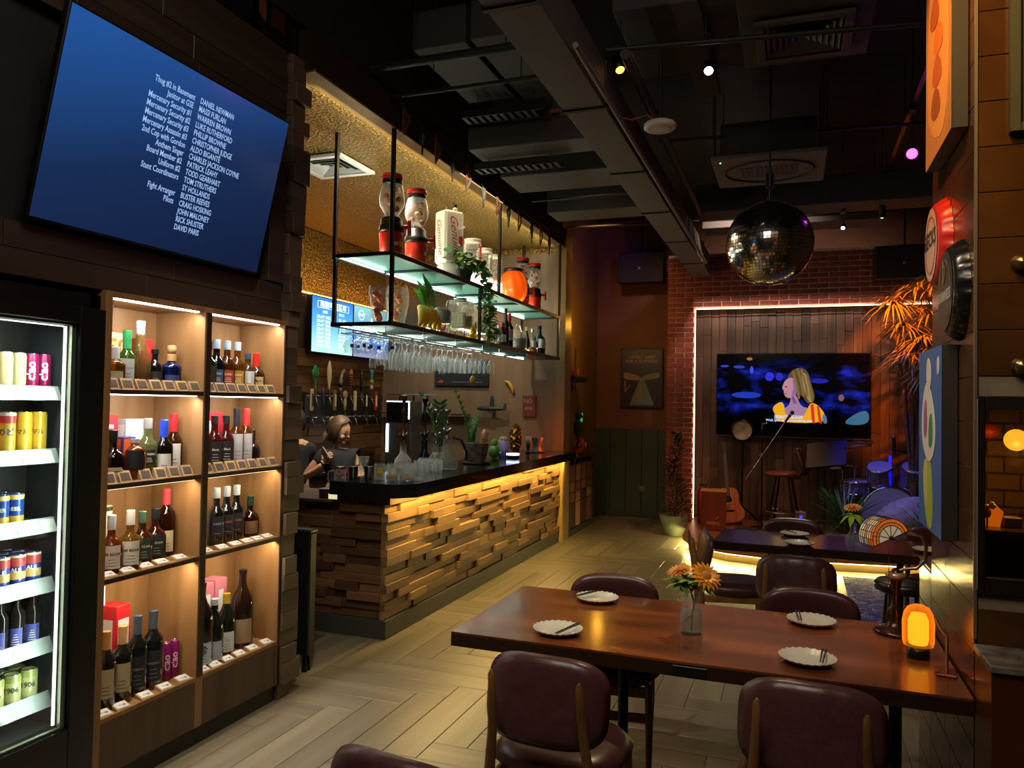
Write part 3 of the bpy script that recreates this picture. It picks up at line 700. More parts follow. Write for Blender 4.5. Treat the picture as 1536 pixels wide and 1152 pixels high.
for side_, lst, al_, dx_ in (('role', left, 'RIGHT', -0.016), ('name', right, 'LEFT', 0.016)):
    for i, s_ in enumerate(lst):
        if s_:
            ml = MB(); add_text(ml, s_, 0.036, Mtv @ TR(XC+dx_, Y0-i*DY, 0.001), 0, al_, 0.012, sx=0.72); ml.done('text_line', txt_m, tv)

# ---- display cabinet
cabw = wood('cabinet_oak', '#74522f', '#96714a', 'Z', 6, 0.42, 0.03, 0.1)
cabi = wood('cabinet_plinth_wood', '#3d2a1e', '#55402f', 'Z', 6, 0.45, 0.03, 0.08)
edgew = wood('cabinet_edge_wood', '#241810', '#332318', 'Y', 6, 0.45, 0.03, 0.08)
CX0, CX1 = -2.94, -2.64
cab = E('display_cabinet', (0, 0, 0), 'lit wall cabinet with two columns of bottle shelves', 'cabinet')
SH = [0.33, 0.90, 1.288, 1.682]   # shelf tops
TOPZ = 2.06
MB().box(CX0-0.01, CX0, 2.38, 3.555, 0.0, 2.085).done('back_panel', cabw, cab)
for (a, b_) in ((2.36, 2.395), (2.925, 2.972), (3.532, 3.552)):
    MB().cbox(CX0, CX1+0.001, a, b_, 0.09, 2.085, 0.001).done('upright', cabw, cab)
MB().cbox(CX1, CX1+0.006, 2.932, 2.966, 0.33, 2.06, 0.001).cbox(CX1, CX1+0.006, 3.536, 3.552, 0.09, 2.06, 0.001).done('edge_trim', edgew, cab)
for (a, b_) in ((2.395, 2.925), (2.972, 3.532)):
    for i, z in enumerate(SH[1:]):
        o = MB().cbox(CX0, CX1, a, b_, z-0.02, z, 0.001).done('shelf', cabw, cab)
        MB().cbox(CX1, CX1+0.005, a, b_, z-0.022, z-0.002, 0.001).done('shelf_edge', edgew, o)
    MB().cbox(CX0, CX1, a, b_, TOPZ, TOPZ+0.025, 0.001).done('top_board', cabw, cab)
    MB().cbox(CX0, CX1, a, b_, 0.31, 0.33, 0.001).done('shelf', cabw, cab)
    MB().cbox(CX1-0.03, CX1, a+0.001, b_-0.001, 0.09, 0.31, 0.002).done('plinth_panel', cabi, cab)
    for i, z in enumerate((TOPZ, 1.662, 1.268, 0.88)):
        s_ = emis('cab_led_%d' % i, ('#fffdf6', '#fff8ee', '#ffe9c4', '#ffe0b0')[i], (14, 9, 1.5, 1.5)[i])
        MB().box(CX1-0.022, CX1-0.010, a+0.02, b_-0.03, z-0.006, z).done('light_strip', s_, cab)
MB().box(CX0, CX1-0.02, 2.36, 3.552, 0.0, 0.09).done('toe_kick', mat('toe_kick', '#0f0c0a', 0.6), cab)

# ---- bottles
def V(r, z): return (r, z)
PROF = {
 'bordeaux': [(.0, 0), (.034, 0), (.037, .004), (.0375, .19), (.034, .212), (.018, .235), (.0145, .25), (.014, .30)],
 'whisky':   [(.0, 0), (.034, 0), (.037, .004), (.037, .15), (.033, .17), (.02, .188), (.0145, .205), (.0145, .245)],
 'squat':    [(.0, 0), (.040, 0), (.043, .004), (.043, .11), (.036, .135), (.02, .15), (.014, .165), (.014, .20)],
 'decanter': [(.0, 0), (.036, 0), (.040, .006), (.040, .12), (.041, .125), (.022, .148), (.016, .152), (.016, .165)],
 'slim':     [(.0, 0), (.029, 0), (.031, .004), (.031, .17), (.028, .19), (.016, .21), (.013, .225), (.013, .27)],
 'champagne': [(.0, 0), (.040, 0), (.044, .004), (.044, .10), (.040, .15), (.026, .20), (.017, .24), (.0155, .29)],
 'sake':     [(.0, 0), (.048, 0), (.052, .005), (.052, .24), (.046, .285), (.026, .33), (.018, .36), (.017, .42)],
 'sake_small': [(.0, 0), (.034, 0), (.037, .005), (.037, .16), (.031, .20), (.018, .235), (.014, .26), (.0135, .29)],
}
def dim(c, k): return '#'+''.join('%02x' % int(int(c[i:i+2], 16)*k) for i in (1, 3, 5))
def bottle(loc, label, prof='whisky', col='#6b2f0c', body=0.55, cap='#111111', lab='#e8e2d2', lz=(0.3, 0.62), caph=0.04,
           text=None, tcol='#2a2622', tz=None, sc_=1.0, rz=radians(-38), arc=1.5, capr=1.12, neck=None, tsize=0.018, extra=None, hs=1.0, group=None, parent=None, cat='bottle', solid=False, foil=None, nlines=3):
    P_ = [(r*sc_, z*sc_*hs) for r, z in PROF[prof]]
    H_ = P_[-1][1]; rmax = max(p[0] for p in P_); rn = P_[-1][0]
    sc_ *= 1.12; hs *= 0.79
    P_ = [(r*sc_, z*sc_*hs) for r, z in PROF[prof]]
    H_ = P_[-1][1]; rmax = max(p[0] for p in P_); rn = P_[-1][0]
    if label.find('fridge') < 0 and abs(loc[0]+2.75) < .12 and loc[1] < 3.6: loc = (loc[0]-.025, min(loc[1]+.065, 3.47), loc[2])
    t = E('bottle', loc, label, cat, group, rz=rz)
    g = glass('bottle_'+col+str(body), dim(col, .6), body*.7, col, 0.05, 0.9, .3) if not solid else mat('bottles_'+col, col, 0.08, spec=0.6, coat=0.5)
    MB().lathe(P_, seg=20).done('glass_body', g, t)
    if foil:
        MB().lathe([(rn+0.0012, H_*foil[1]), (rn+0.0014, H_*0.99)], seg=14, cap=False).done('neck_foil', mat('foil_'+foil[0], foil[0], 0.4), t)
    MB().lathe([(0.0, H_-caph*0.2), (rn*capr, H_-caph*0.2), (rn*capr*1.02, H_+caph*0.8), (rn*capr*0.9, H_+caph*0.85), (0, H_+caph*0.85)], seg=14, smooth=False).done('cap', mat('cap_'+cap, cap, 0.35, 0.2), t)
    if lab:
        z0, z1 = H_*lz[0], H_*lz[1]
        mb = MB().lathe([(rmax+0.0008, z0), (rmax+0.0008, z1)], seg=14, a0=-arc/2, a1=arc/2, cap=False)
        if text: add_text_round(mb, text, tsize, rmax+0.0016, (z0+z1)/2+0.012 if tz is None else tz*H_, 0, 1, 0.02)
        for k in range(nlines):
            zz = z0+(z1-z0)*(0.12+0.13*k); a_ = arc*(0.28-0.04*k)
            mb.lathe([(rmax+0.0014, zz), (rmax+0.0014, zz+0.0022)], seg=4, a0=-a_, a1=a_, cap=False, m=1)
        mb.done('label_print', [mat('lab_'+lab, lab, 0.55), mat('ink_'+tcol, tcol, 0.5)], t)
    if extra: extra(t, rmax, H_)
    return t
def gift_box(loc, label, w_, d_, h_, col, rz=0, text=None, tcol='#ffffff', panel=None, cat='gift box', tsz=0.03, vertical=False, pz=(0.2, 0.85), name='gift_box', panelw=0.5):
    if loc[0] > -2.95 and loc[1] < 3.5 and name == 'gift_box': loc = (loc[0]-.02 if loc[0] > -2.86 else loc[0], loc[1]+.085, loc[2]); h_ *= .93
    t = E(name, loc, label, cat, rz=rz)
    MB().cbox(-d_/2, d_/2, -w_/2, w_/2, 0, h_, 0.002).done('carton', mat('box_'+col, col, 0.5), t)
    mb = MB(); any_ = False
    if panel:
        mb.box(d_/2, d_/2+0.0008, -w_*panelw/2, w_*panelw/2, h_*pz[0], h_*pz[1], 0)
        mb.box(-d_*0.3, d_*0.3, -w_/2-0.0008, -w_/2, h_*pz[0], h_*pz[1], 0); any_ = True
    if text:
        M_ = frame_mat((d_/2+0.0016, 0, h_*(pz[0]+pz[1])/2), (0, 1, 0), (0, 0, 1))
        if vertical: M_ = M_ @ RZ(pi/2)
        add_text(mb, text, tsz, M_, 1, bold=0.02); any_ = True
    if any_: mb.done('print', [mat('pan_'+(panel or col), panel or col, 0.5), mat('ink_'+tcol, tcol, 0.5)], t)
    return t
r1, r2, r3, r4 = SH[3], SH[2], SH[1], SH[0]
# row 1 left
gift_box((-2.84, 2.50, r1), 'yellow gift box with orange print behind the green bottle, top shelf', 0.13, 0.08, 0.27, '#cbbf7a', 0.1, '50', '#b86a22', tsz=0.11, pz=(0.55, 0.9))
gift_box((-2.86, 2.665, r1), 'red gift box with cream edges behind the foil necked bottle', 0.10, 0.07, 0.255, '#a3201c', 0.1, panel='#c8342c')
gift_box((-2.90, 2.425, r1), 'pale grey carton at the left end of the top shelf', 0.05, 0.05, 0.25, '#9aa0a6')
bottle((-2.71, 2.432, r1), 'clear bottle of pale gold whisky at the left end of the top shelf', 'decanter', '#c98a1c', .45, '#b9bfc4', '#a89c86', (0.05, .55), .05, hs=0.95)
bottle((-2.73, 2.515, r1), 'bottle with green neck and grey label on the top shelf', 'whisky', '#6f9a2c', .45, '#2f8f55', '#a7aaa8', (0.12, .62), .05, 'THE GLENLIVET', '#4c5a60', tsize=.009, foil=('#2f8f55', .78))
bottle((-2.76, 2.615, r1), 'tall bottle with silver foil neck and pale wine', 'champagne', '#c9a85c', .4, '#c4c8cc', None, caph=.03, foil=('#aab2b8', .62), hs=1.12)
bottle((-2.75, 2.695, r1), 'small black bottle beside the cobalt blue one', 'slim', '#0b0b0d', 1, '#1a1a1c', '#151414', (.2, .5), .02, solid=True, hs=.72, tcol='#8a7a50')
def stopper(t, r, H_): MB().lathe([(0.0, H_+.03), (.018, H_+.03), (.020, H_+.045), (.019, H_+.068), (0, H_+.07)], seg=14).done('stopper', mat('cork_stopper', '#a07a4c', .6), t)
bottle((-2.74, 2.785, r1), 'cobalt blue faceted decanter with cork stopper', 'decanter', '#152c86', .85, '#b08b5c', '#232c58', (.15, .5), .03, extra=stopper, capr=1.2)
# row 1 right
bottle((-2.72, 3.005, r1), 'dark green bottle at the left end of the upper right shelf', 'whisky', '#182a16', .85, '#10140f', '#2a2a26', (.15, .6))
for i, (c_, l_, n_) in enumerate((('#1a1c20', '#1d3a66', 'blue'), ('#7a3c0e', '#8a2a18', 'red'), ('#9a5a14', '#9c7418', 'yellow'))):
    bottle((-2.74, 3.085+.078*i, r1), 'grey capped whisky bottle with %s black label, upper right shelf' % n_, 'whisky', c_, .55, '#7f8d96', l_, (.2, .5), .045, 'BLEND', '#d8d0c0', tsize=.014, hs=1.06)
bottle((-2.74, 3.325, r1), 'pale label whisky bottle with slate blue cap', 'whisky', '#a06a2a', .4, '#2f4256', '#b3b2ac', (.05, .62), .03, hs=.86)
bottle((-2.75, 3.415, r1), 'squat bourbon bottle with dripping red wax neck', 'squat', '#7a3c12', .55, '#c02018', '#b29a70', (.12, .5), .05, 'Mark', '#3b2a1c', tsize=.02, foil=('#c02018', .72))
# row 2 left
gift_box((-2.86, 2.47, r2), 'red carton with silver band left on the second shelf', 0.12, 0.07, 0.30, '#b01f22', .1, panel='#c9c4c4', pz=(.35, .85))
gift_box((-2.78, 2.425, r2), 'bright red carton at the left end of the second shelf', 0.06, 0.06, 0.24, '#cf1f24')
gift_box((-2.86, 2.63, r2), 'pale silver green gift box behind the yellow green bottle', 0.13, 0.06, 0.28, '#a9b3b0', .1, panel='#c9cfce', pz=(.1, .9))
bottle((-2.70, 2.43, r2), 'dark cognac bottle with cream label, left of second shelf', 'squat', '#2a0f0a', .85, '#141214', '#bdb096', (.03, .35), .05, 'Hennessy', '#3a3024', tsize=.013)
gift_box((-2.745, 2.50, r2), 'orange purple carton behind the square amber decanter', 0.07, 0.07, 0.20, '#3b2a63', .0, panel='#b9531c', pz=(.05, .95), panelw=.85)
bottle((-2.70, 2.545, r2), 'square amber decanter with black shield label', 'decanter', '#c4611a', .6, '#8f8f92', '#16191f', (.3, .8), .02, sc_=1.1, capr=1.0)
bottle((-2.72, 2.635, r2), 'pale green bottle with black oval label reading Glen', 'whisky', '#b9c07a', .45, '#8d8f8c', '#1c1c18', (.28, .55), .045, 'Glenfiddich', '#d9d4b8', tsize=.014, sc_=1.05)
bottle((-2.70, 2.71, r2), 'dark bottle with blue cap and white label', 'whisky', '#201416', .8, '#1f3db0', '#c9c6c0', (.08, .48), .05, foil=('#1f3db0', .75))
bottle((-2.73, 2.80, r2), 'golden brown bottle with red cap and white label', 'whisky', '#7a3e12', .55, '#c6242a', '#d3cdc4', (.1, .6), .05, foil=('#c6242a', .8), hs=1.12)
# row 2 right
gift_box((-2.85, 3.10, r2), 'red gift box with white dotted side, second shelf right', 0.22, 0.08, 0.31, '#b3202a', .05, panel='#d9d4d2', pz=(.45, .85), panelw=.45)
for i in range(2):
    bottle((-2.74, 3.085+.085*i, r2), ('left' if i == 0 else 'right')+' of two red brown bottles with slanted black labels', 'whisky', '#7a1f12', .6, '#17181a', '#15151a', (.15, .6), .04, 'Black', '#c9c4b8', tsize=.016, hs=1.1)
bottle((-2.74, 3.25, r2), 'tall amber bottle with black neck and silver label', 'slim', '#a5500f', .5, '#1b1c20', '#9c9a98', (.1, .66), .05, foil=('#1b1c20', .78), sc_=1.12)
bottle((-2.74, 3.325, r2), 'tall amber bottle with red neck and silver label', 'slim', '#a5500f', .5, '#d02a22', '#a19f9c', (.1, .66), .05, foil=('#d02a22', .78), sc_=1.12)
bottle((-2.76, 3.41, r2), 'small purple bottle with black cap at the right end', 'squat', '#3a2440', .7, '#1a1a1c', None, caph=.05, sc_=.85)
# row 3 left
gift_box((-2.88, 2.43, r3), 'tall pink carton at the left end of the third shelf', 0.07, 0.06, 0.31, '#c97f86')
def tube_box(loc, label, r_, h_, col, txt='', tc_='#3a3630'):
    t = E('gift_tube', loc, label, 'gift tube', rz=radians(-30))
    MB().lathe([(0, 0), (r_, 0), (r_, h_), (0, h_)], seg=24).done('tube', mat('tube_'+col, col, .45), t)
    MB().lathe([(r_+.001, h_*.93), (r_+.0015, h_)], seg=24, cap=False).done('lid_rim', steel, t)
    if txt:
        mb = MB(); add_text_round(mb, txt, .02, r_+.001, h_*.62, 0, 0, .02); mb.done('print', mat('ink_'+tc_, tc_, .5), t)
    return t
tube_box((-2.84, 2.54, r3), 'cream cylindrical gift tube on the third shelf', .05, .27, '#a9a084')
bottle((-2.70, 2.435, r3), 'orange bourbon bottle with white label at left of third shelf', 'squat', '#b0501a', .5, '#a5adb5', '#d4cdc2', (.12, .62), .06, 'JIM BEAM', '#7c3a2a', tsize=.017, hs=1.1)
bottle((-2.69, 2.525, r3), 'clear honey bourbon bottle with white label reading JIM BEAM', 'squat', '#d0a02c', .35, '#c6cacd', '#d8d3c8', (.12, .62), .06, 'JIM BEAM', '#5c3a2a', tsize=.017, hs=1.15)
bottle((-2.72, 2.62, r3), 'bourbon bottle with dark green label and green cap', 'squat', '#74301a', .6, '#3f5c4c', '#1f3426', (.12, .62), .05, 'JIM BEAM', '#a9b39c', tsize=.015, hs=1.1)
bottle((-2.74, 2.715, r3), 'bourbon bottle with black oval label and dark cap', 'squat', '#74280f', .6, '#1d2228', '#17201a', (.12, .62), .05, 'JIM BEAM', '#9aa08c', tsize=.015, hs=1.1)
bottle((-2.77, 2.81, r3), 'tall red brown bottle with pink red foil neck', 'bordeaux', '#4a1a0e', .75, '#d23a44', '#b9a98c', (.08, .42), .03, foil=('#d23a44', .72), hs=1.1)
# row 3 right
gift_box((-2.84, 3.05, r3), 'grey white whisky carton on the third shelf right', 0.085, 0.07, 0.30, '#aeb2b4', .05, panel='#c3c8cb', pz=(.05, .95))
for i in range(3):
    bottle((-2.745, 3.12+.075*i, r3), ('nearest', 'middle', 'farthest')[i]+' of three black bottles with grey caps, third shelf right', 'whisky', '#0c0c10', 1, '#8f979c', '#191b24', (.2, .6), .05, 'DARK', ('#7d94c4', '#b0584a', '#b0584a')[i], tsize=.016, solid=True, hs=1.15, nlines=1)
bottle((-2.76, 3.40, r3), 'small red brown bottle with dark green cap', 'squat', '#4a1410', .75, '#1f3a2c', '#6b4c3a', (.12, .5), .05)
# row 4 left
gift_box((-2.87, 2.44, r4), 'white carton with black brush characters, bottom left shelf', 0.11, 0.07, 0.52, '#cfd2d4', .05, '\u7f8e\u5c11', '#15151a', tsz=.06, pz=(.55, .9))
gift_box((-2.80, 2.53, r4), 'tall red gift box with white label, bottom left shelf', 0.085, 0.10, 0.43, '#b3161c', .1, panel='#c6c2c2', pz=(.5, .85), panelw=.75)
for i, c_ in enumerate(('#a5703c', '#b08a58')):
    bottle((-2.70+.0*i, 2.425+.085*i, r4), ('copper', 'tan')[i]+' capped red wine bottle with aged cream label', 'bordeaux', '#0f1110', 1, c_, '#a5936c', (.18, .58), .03, solid=True, foil=(c_, .78), hs=1.08, sc_=1.05)
for i in range(2):
    bottle((-2.71, 2.60+.09*i, r4), ('left', 'right')[i]+' of two slate capped red wine bottles with black labels', 'bordeaux', '#0e1012', 1, '#3c4450', '#1a1c20', (.12, .55), .03, 'RESERVA', '#7d7f84', tsize=.014, solid=True, foil=('#3c4450', .76), hs=1.12, sc_=1.08)
def can(loc, label, r_, h_, col, txt=None, tc_='#ffffff', tsz=.03, rz=radians(-35), vertical=False, band=None, group=None, lid='#b9bdbf', parent=None, bands=()):
    t = E('drink_can', loc, label, 'can', group, rz=rz)
    MB().lathe([(0, 0.003), (r_*.75, 0.0), (r_*.82, .002), (r_, .010), (r_, h_-.012), (r_*.86, h_-.002), (r_*.86, h_), (r_*.80, h_-.003), (0, h_-.003)], seg=18).done('body', mat('can_'+col, col, .3, .35), t)
    MB().lathe([(r_*.80, h_-.0025), (r_*.87, h_-.002), (r_*.87, h_+.0008), (r_*.8, h_-.002)], seg=18, cap=False).done('rim', mat('can_lid', lid, .25, 1), t)
    mb = MB(); k = 0; ms = []
    for (z0, z1, c_) in bands:
        mb.lathe([(r_+.0006, z0*h_), (r_+.0006, z1*h_)], seg=18, cap=False, m=len(ms)); ms.append(mat('band_'+c_, c_, .35, .2))
    if txt:
        ms.append(mat('ink_'+tc_, tc_, .5)); add_text_round(mb, txt, tsz, r_+.0014, h_*.5, 0, len(ms)-1, .03, vertical)
    if ms: mb.done('print', ms, t)
    return t
for i in range(2):
    can((-2.74, 2.752+.045*i, r4), ('left', 'right')[i]+' of two rose gold slim cans, bottom shelf', .022, .17, '#9c7a68', 'ciao', '#b09080', .035, vertical=True)
    can((-2.74, 2.842+.048*i, r4), ('left', 'right')[i]+' of two magenta slim cans reading ciao, bottom shelf', .023, .175, '#8f1f6c', 'ciao', '#d8a9c9', .045, vertical=True)
# row 4 right
def pink_carton(loc, label, **k): return gift_box(loc, label, .10, .09, .40, '#b56a7c', .1, panel='#c9cfd6', pz=(.5, .85), panelw=.4, **k)
pink_carton((-2.82, 3.08, r4), 'pink patterned carton behind the sake bottles, left of the pair')
pink_carton((-2.86, 3.20, r4), 'pink patterned carton behind the sake bottles, right of the pair')
bottle((-2.71, 2.995, r4), 'dark sake bottle with white brush label half behind the divider', 'sake', '#140f12', 1, '#17110f', '#b9c2d0', (.05, .32), .02, '\u73cd', '#1d2740', tsize=.05, solid=True, hs=1.05)
bottle((-2.70, 3.075, r4), 'short dark green sake bottle with silver cap and lilac label', 'sake_small', '#10160e', 1, '#a9adb0', '#aab0bd', (.05, .38), .03, solid=True, sc_=1.12, tcol='#5a6a8a')
bottle((-2.72, 3.185, r4), 'green black bottle with gold foil neck and white label', 'sake_small', '#10180f', 1, '#a58a30', '#c4c8c4', (.08, .42), .02, solid=True, foil=('#a58a30', .8), sc_=1.15, text='\u9152', tsize=.03, tcol='#8a6a30')
def neck_tag(t, r, H_): MB().lathe([(.030, H_*.66), (.026, H_*.78)], seg=8, a0=-.9, a1=.9, cap=False).done('neck_label', mat('neck_label', '#c4ae90', .5), t)
bottle((-2.73, 3.32, r4), 'big brown sake bottle with round neck label, bottom shelf', 'sake', '#1d0f0b', 1, '#141414', '#8a7358', (.08, .40), .02, solid=True, extra=neck_tag, tcol='#b0402a', hs=1.05)
# price tags: small wooden wedges with a card
tagw = wood('tag_wood', '#9a7c58', '#b5966c', 'Y', 9, .5, .05, .1)
def tags(row, col, z, ys, dark, x=-2.665):
    for i, y in enumerate(ys):
        n = len(ys)
        pos = ('first', 'second', 'third', 'fourth', 'fifth', 'sixth', 'seventh', 'eighth')[i]
        t = E('price_tag', (x, y, z), '%s %s price tag from the left, %s shelf of the %s cabinet column' % (pos, 'dark faced' if dark else 'white', row, col), 'price tag', 'price tags on the cabinet shelves', rz=radians(-8))
        if dark:
            MB().prism([(-.018, 0), (.014, 0), (-.012, .046), (-.020, .046)], -.028, .028, 'XZ').done('wood_block', tagw, t)
            mb = MB(); q = frame_mat((.002, 0, .023), (0, 1, 0), (-.026, 0, .046)); mb.T = q
            mb.box(-.021, .021, -.017, .017, .0005, .0015); mb.done('card', mat('reflection_card', '#5c4f44', .25), t)  # brown-grey reflection on the angled tag face, put into the card colour
        else:
            MB().prism([(-.028, 0), (.024, 0), (.022, .006), (-.024, .020)], -.033, .033, 'XZ').done('wood_block', tagw, t)
            mb = MB(); q = frame_mat((-.001, 0, .0135), (0, 1, 0), (-.046, 0, .014)); mb.T = q
            mb.box(-.027, .027, -.019, .019, .0005, .0014).box(-.012, .006, -.005, -.003, .0014, .0018, m=1).box(-.012, .002, 0, .002, .0014, .0018, m=1).box(.006, .02, -.01, .002, .0014, .0018, m=1)
            mb.done('card', [mat('white_card', '#c9ccd0', .5), mat('card_ink', '#6c7c92', .6)], t)
tags('top', 'left', r1, [2.425+.078*i for i in range(7)], True)
tags('top', 'right', r1, [2.995+.077*i for i in range(7)], True)
tags('second', 'left', r2, [2.425, 2.505, 2.615, 2.70, 2.78, 2.86], True)
tags('second', 'right', r2, [2.995+.082*i for i in range(6)]+[3.49], True)
tags('third', 'left', r3, [2.43, 2.53, 2.63, 2.72, 2.83], False)
tags('third', 'right', r3, [3.0, 3.11, 3.21, 3.30, 3.38, 3.46], False)
tags('bottom', 'left', r4, [2.43, 2.52, 2.65, 2.76, 2.87], False)
tags('bottom', 'right', r4, [3.0, 3.08, 3.17, 3.26, 3.36, 3.47], False)

# ---- drinks fridge
fr = E('drinks_fridge', (0, 0, 0), 'black glass door drinks fridge beside the bottle cabinet', 'fridge')
fblk = mat('fridge_black', '#0e0f10', .32); fin = mat('fridge_liner', '#3b4146', .3, .3)
FY0, FY1, FB = 1.20, 2.352, -3.15
FYI = 2.285
MB().box(FB, -2.66, FYI+.02, FY1, 0.0, 2.06).box(FB, FB+.03, FY0, FY1, 0, 2.06).box(FB, -2.66, FY0, FY0+.04, 0, 2.06).box(FB, -2.66, FY0, FY1, 1.955, 2.06).box(FB, -2.66, FY0, FY1, 0.0, .33).done('cabinet_body', fblk, fr)
MB().box(FB+.03, FB+.035, FY0+.04, FYI, .33, 1.95).box(FB+.03, -2.70, FYI, FYI+.005, .33, 1.95).box(FB+.03, -2.66, FY0+.04, FYI, .325, .335).done('liner', fin, fr)
d_ = E('door', (-2.66, 0, 0)); d_.parent = fr
MB().cbox(0, .035, 2.235, FY1, .13, 2.0, .003).cbox(0, .035, FY0, 2.235, 1.935, 2.0, .003).cbox(0, .035, FY0, 2.235, .13, .36, .003).cbox(0, .035, FY0, FY0+.05, .36, 1.935, .003).done('door_frame', fblk, d_)
MB().box(.012, .018, FY0+.05, 2.235, .36, 1.935).done('door_glass', pane_glass('fridge_glass', .03, .10, '#dfe9ea'), d_)
MB().box(-.004, .012, 2.215, 2.235, .37, 1.93).box(-.004, .012, FY0+.05, 2.235, 1.925, 1.935).box(-.004, .012, FY0+.05, 2.235, .36, .368).done('door_gasket_trim', mat('gasket_trim', '#a8ab9c', .3, .5), d_)
MB().box(-.010, -.004, 2.196, 2.206, .38, 1.92).done('door_light', emis('fridge_led', '#fffce0', 4.0), d_)
MB().box(-.006, -.0, 1.5, 2.19, 1.917, 1.921).done('top_light', emis('fridge_led2', '#fffbe8', 5.0), d_)
for i in range(16): MB().cbox(-2.655, -2.64, 1.75+.03*i, 1.762+.03*i, .338, .36, .001).done('grille_bar', steel, fr)
MB().box(-2.75, -2.65, 1.5, 2.27, .336, .340).done('drip_tray', steel, fr)
SZ = [(1.675, 1.63), (1.425, 1.38), (1.15, 1.10), (.912, .865), (.672, .62), (.455, .405)]
railm = glass('price_rail_clear', '#dfe6e6', .45, '#ffffff', .1, .8); cardm = mat('rail_card', '#f4f6ee', .5)
for i, (z, zb) in enumerate(SZ):
    s_ = MB().box(FB+.04, -2.80, FY0+.05, 2.275, z-.010, z-.004).done('shelf', mat('fridge_shelf', '#8b9092', .3, .4), fr)
    mb = MB(); mb.add([(-2.80, FY0+.05, z+.012), (-2.80, 2.295, z+.012), (-2.772, 2.295, z-.045), (-2.772, FY0+.05, z-.045), (-2.804, FY0+.05, z+.012), (-2.804, 2.295, z+.012), (-2.776, 2.295, z-.045), (-2.776, FY0+.05, z-.045)],
       [(0, 3, 2, 1), (4, 5, 6, 7), (0, 1, 5, 4), (3, 7, 6, 2), (1, 2, 6, 5)]); mb.done('price_rail', railm, fr)
    for k, yc in enumerate(((2.235, 2.12, 1.99), (2.23, 2.16, 2.05), (2.25, 2.15, 2.0), (2.17, 2.0), (2.02, 1.9), (2.03, 1.9))[i]):
        w2 = .03
        mb = MB(); mb.add([(-2.796, yc-w2, z+.006), (-2.796, yc+w2, z+.006), (-2.770, yc+w2, z-.042), (-2.770, yc-w2, z-.042)], [(0, 3, 2, 1)])
        mb.done('shelf_card', cardm, fr)
def in_fridge(z, items): pass
def can_row(z, ys, label, depth=1, **k):
    base = None
    for j, y in enumerate(ys):
        for q in range(depth):
            lab_ = '%s can %s on the %s' % (k['desc'], ('nearest the fridge door edge', 'second from the right door edge', 'third from the right door edge', 'fourth from the right door edge', 'fifth from the right door edge')[j] if q == 0 else 'in the rows behind the front cans', label)
            kk = {a: b for a, b in k.items() if a != 'desc'}
            if q == 0:
                o = can((-2.835, y, z), lab_, rz=radians(-40), group='cans in the drinks fridge', **kk)
                if base is None: base = o
            else: dup(base, (-2.835-.07*q, y, z), label='%s can, %s row back, %s from the door edge, %s' % (k['desc'], ('front', 'second', 'third', 'rear')[q], ('first','second','third','fourth','fifth')[j], label))
can_row(SZ[0][0], (2.250, 2.196), 'top fridge shelf', 1, desc='magenta slim', r_=.025, h_=.14, col='#a5205c', txt='ciao', tc_='#ffe6f2', tsz=.045, vertical=True)
can_row(SZ[0][0], (2.142, 2.088, 2.034), 'top fridge shelf', 1, desc='champagne gold slim', r_=.025, h_=.14, col='#d8c79a', bands=((.1, .9, '#cdbb90'),))
can_row(SZ[1][0], (2.232, 2.168), 'second fridge shelf', 2, desc='golden yellow tall', r_=.031, h_=.16, col='#e6b63a', txt='\u30de\u30eb', tc_='#5a3a1c', tsz=.022)
can_row(SZ[1][0], (2.100, 2.034, 1.968), 'second fridge shelf', 2, desc='yellow and red tall', r_=.031, h_=.16, col='#e0b04a', txt='\u306e\u3069', tc_='#28306e', tsz=.03, bands=((.72, .9, '#b8454a'), (.9, .97, '#d8d8d0')))
can_row(SZ[2][0], (2.145, 2.085, 2.025), 'third fridge shelf', 2, desc='blue and gold', r_=.030, h_=.12, col='#2c4aa0', txt='BEER', tc_='#f0e6c0', tsz=.02, bands=((.0, .28, '#c89a3a'), (.8, .95, '#e0c070')))
can_row(SZ[3][0], (2.225, 2.16, 2.095, 2.03), 'fourth fridge shelf', 3, desc='blue white and red', r_=.031, h_=.12, col='#39459a', txt='ALE', tc_='#f6e8d8', tsz=.022, bands=((.62, .9, '#b84a4a'), (.2, .45, '#d8b070'), (.9, .97, '#e8dcc0')))
can_row(SZ[5][0], (2.225, 2.155, 2.085), 'bottom fridge shelf', 2, desc='cream and green', r_=.033, h_=.115, col='#c8c48a', txt='1906', tc_='#3a3a20', tsz=.028, bands=((.75, .95, '#9aa45a'),))
for j, y in enumerate((2.235, 2.165, 2.095, 2.025)):
    bottle((-2.835, y, SZ[4][0]), 'clear beer bottle with blue label %s on the fifth fridge shelf' % ('nearest the door edge', 'second from the door edge', 'third from the door edge', 'fourth from the door edge')[j], 'slim', '#5a4a44', .4, '#b9b9b0', '#3c3f8e', (.03, .40), .01, hs=.84, sc_=.95, group='beer bottles in the drinks fridge', tcol='#e8d8b0', nlines=5)
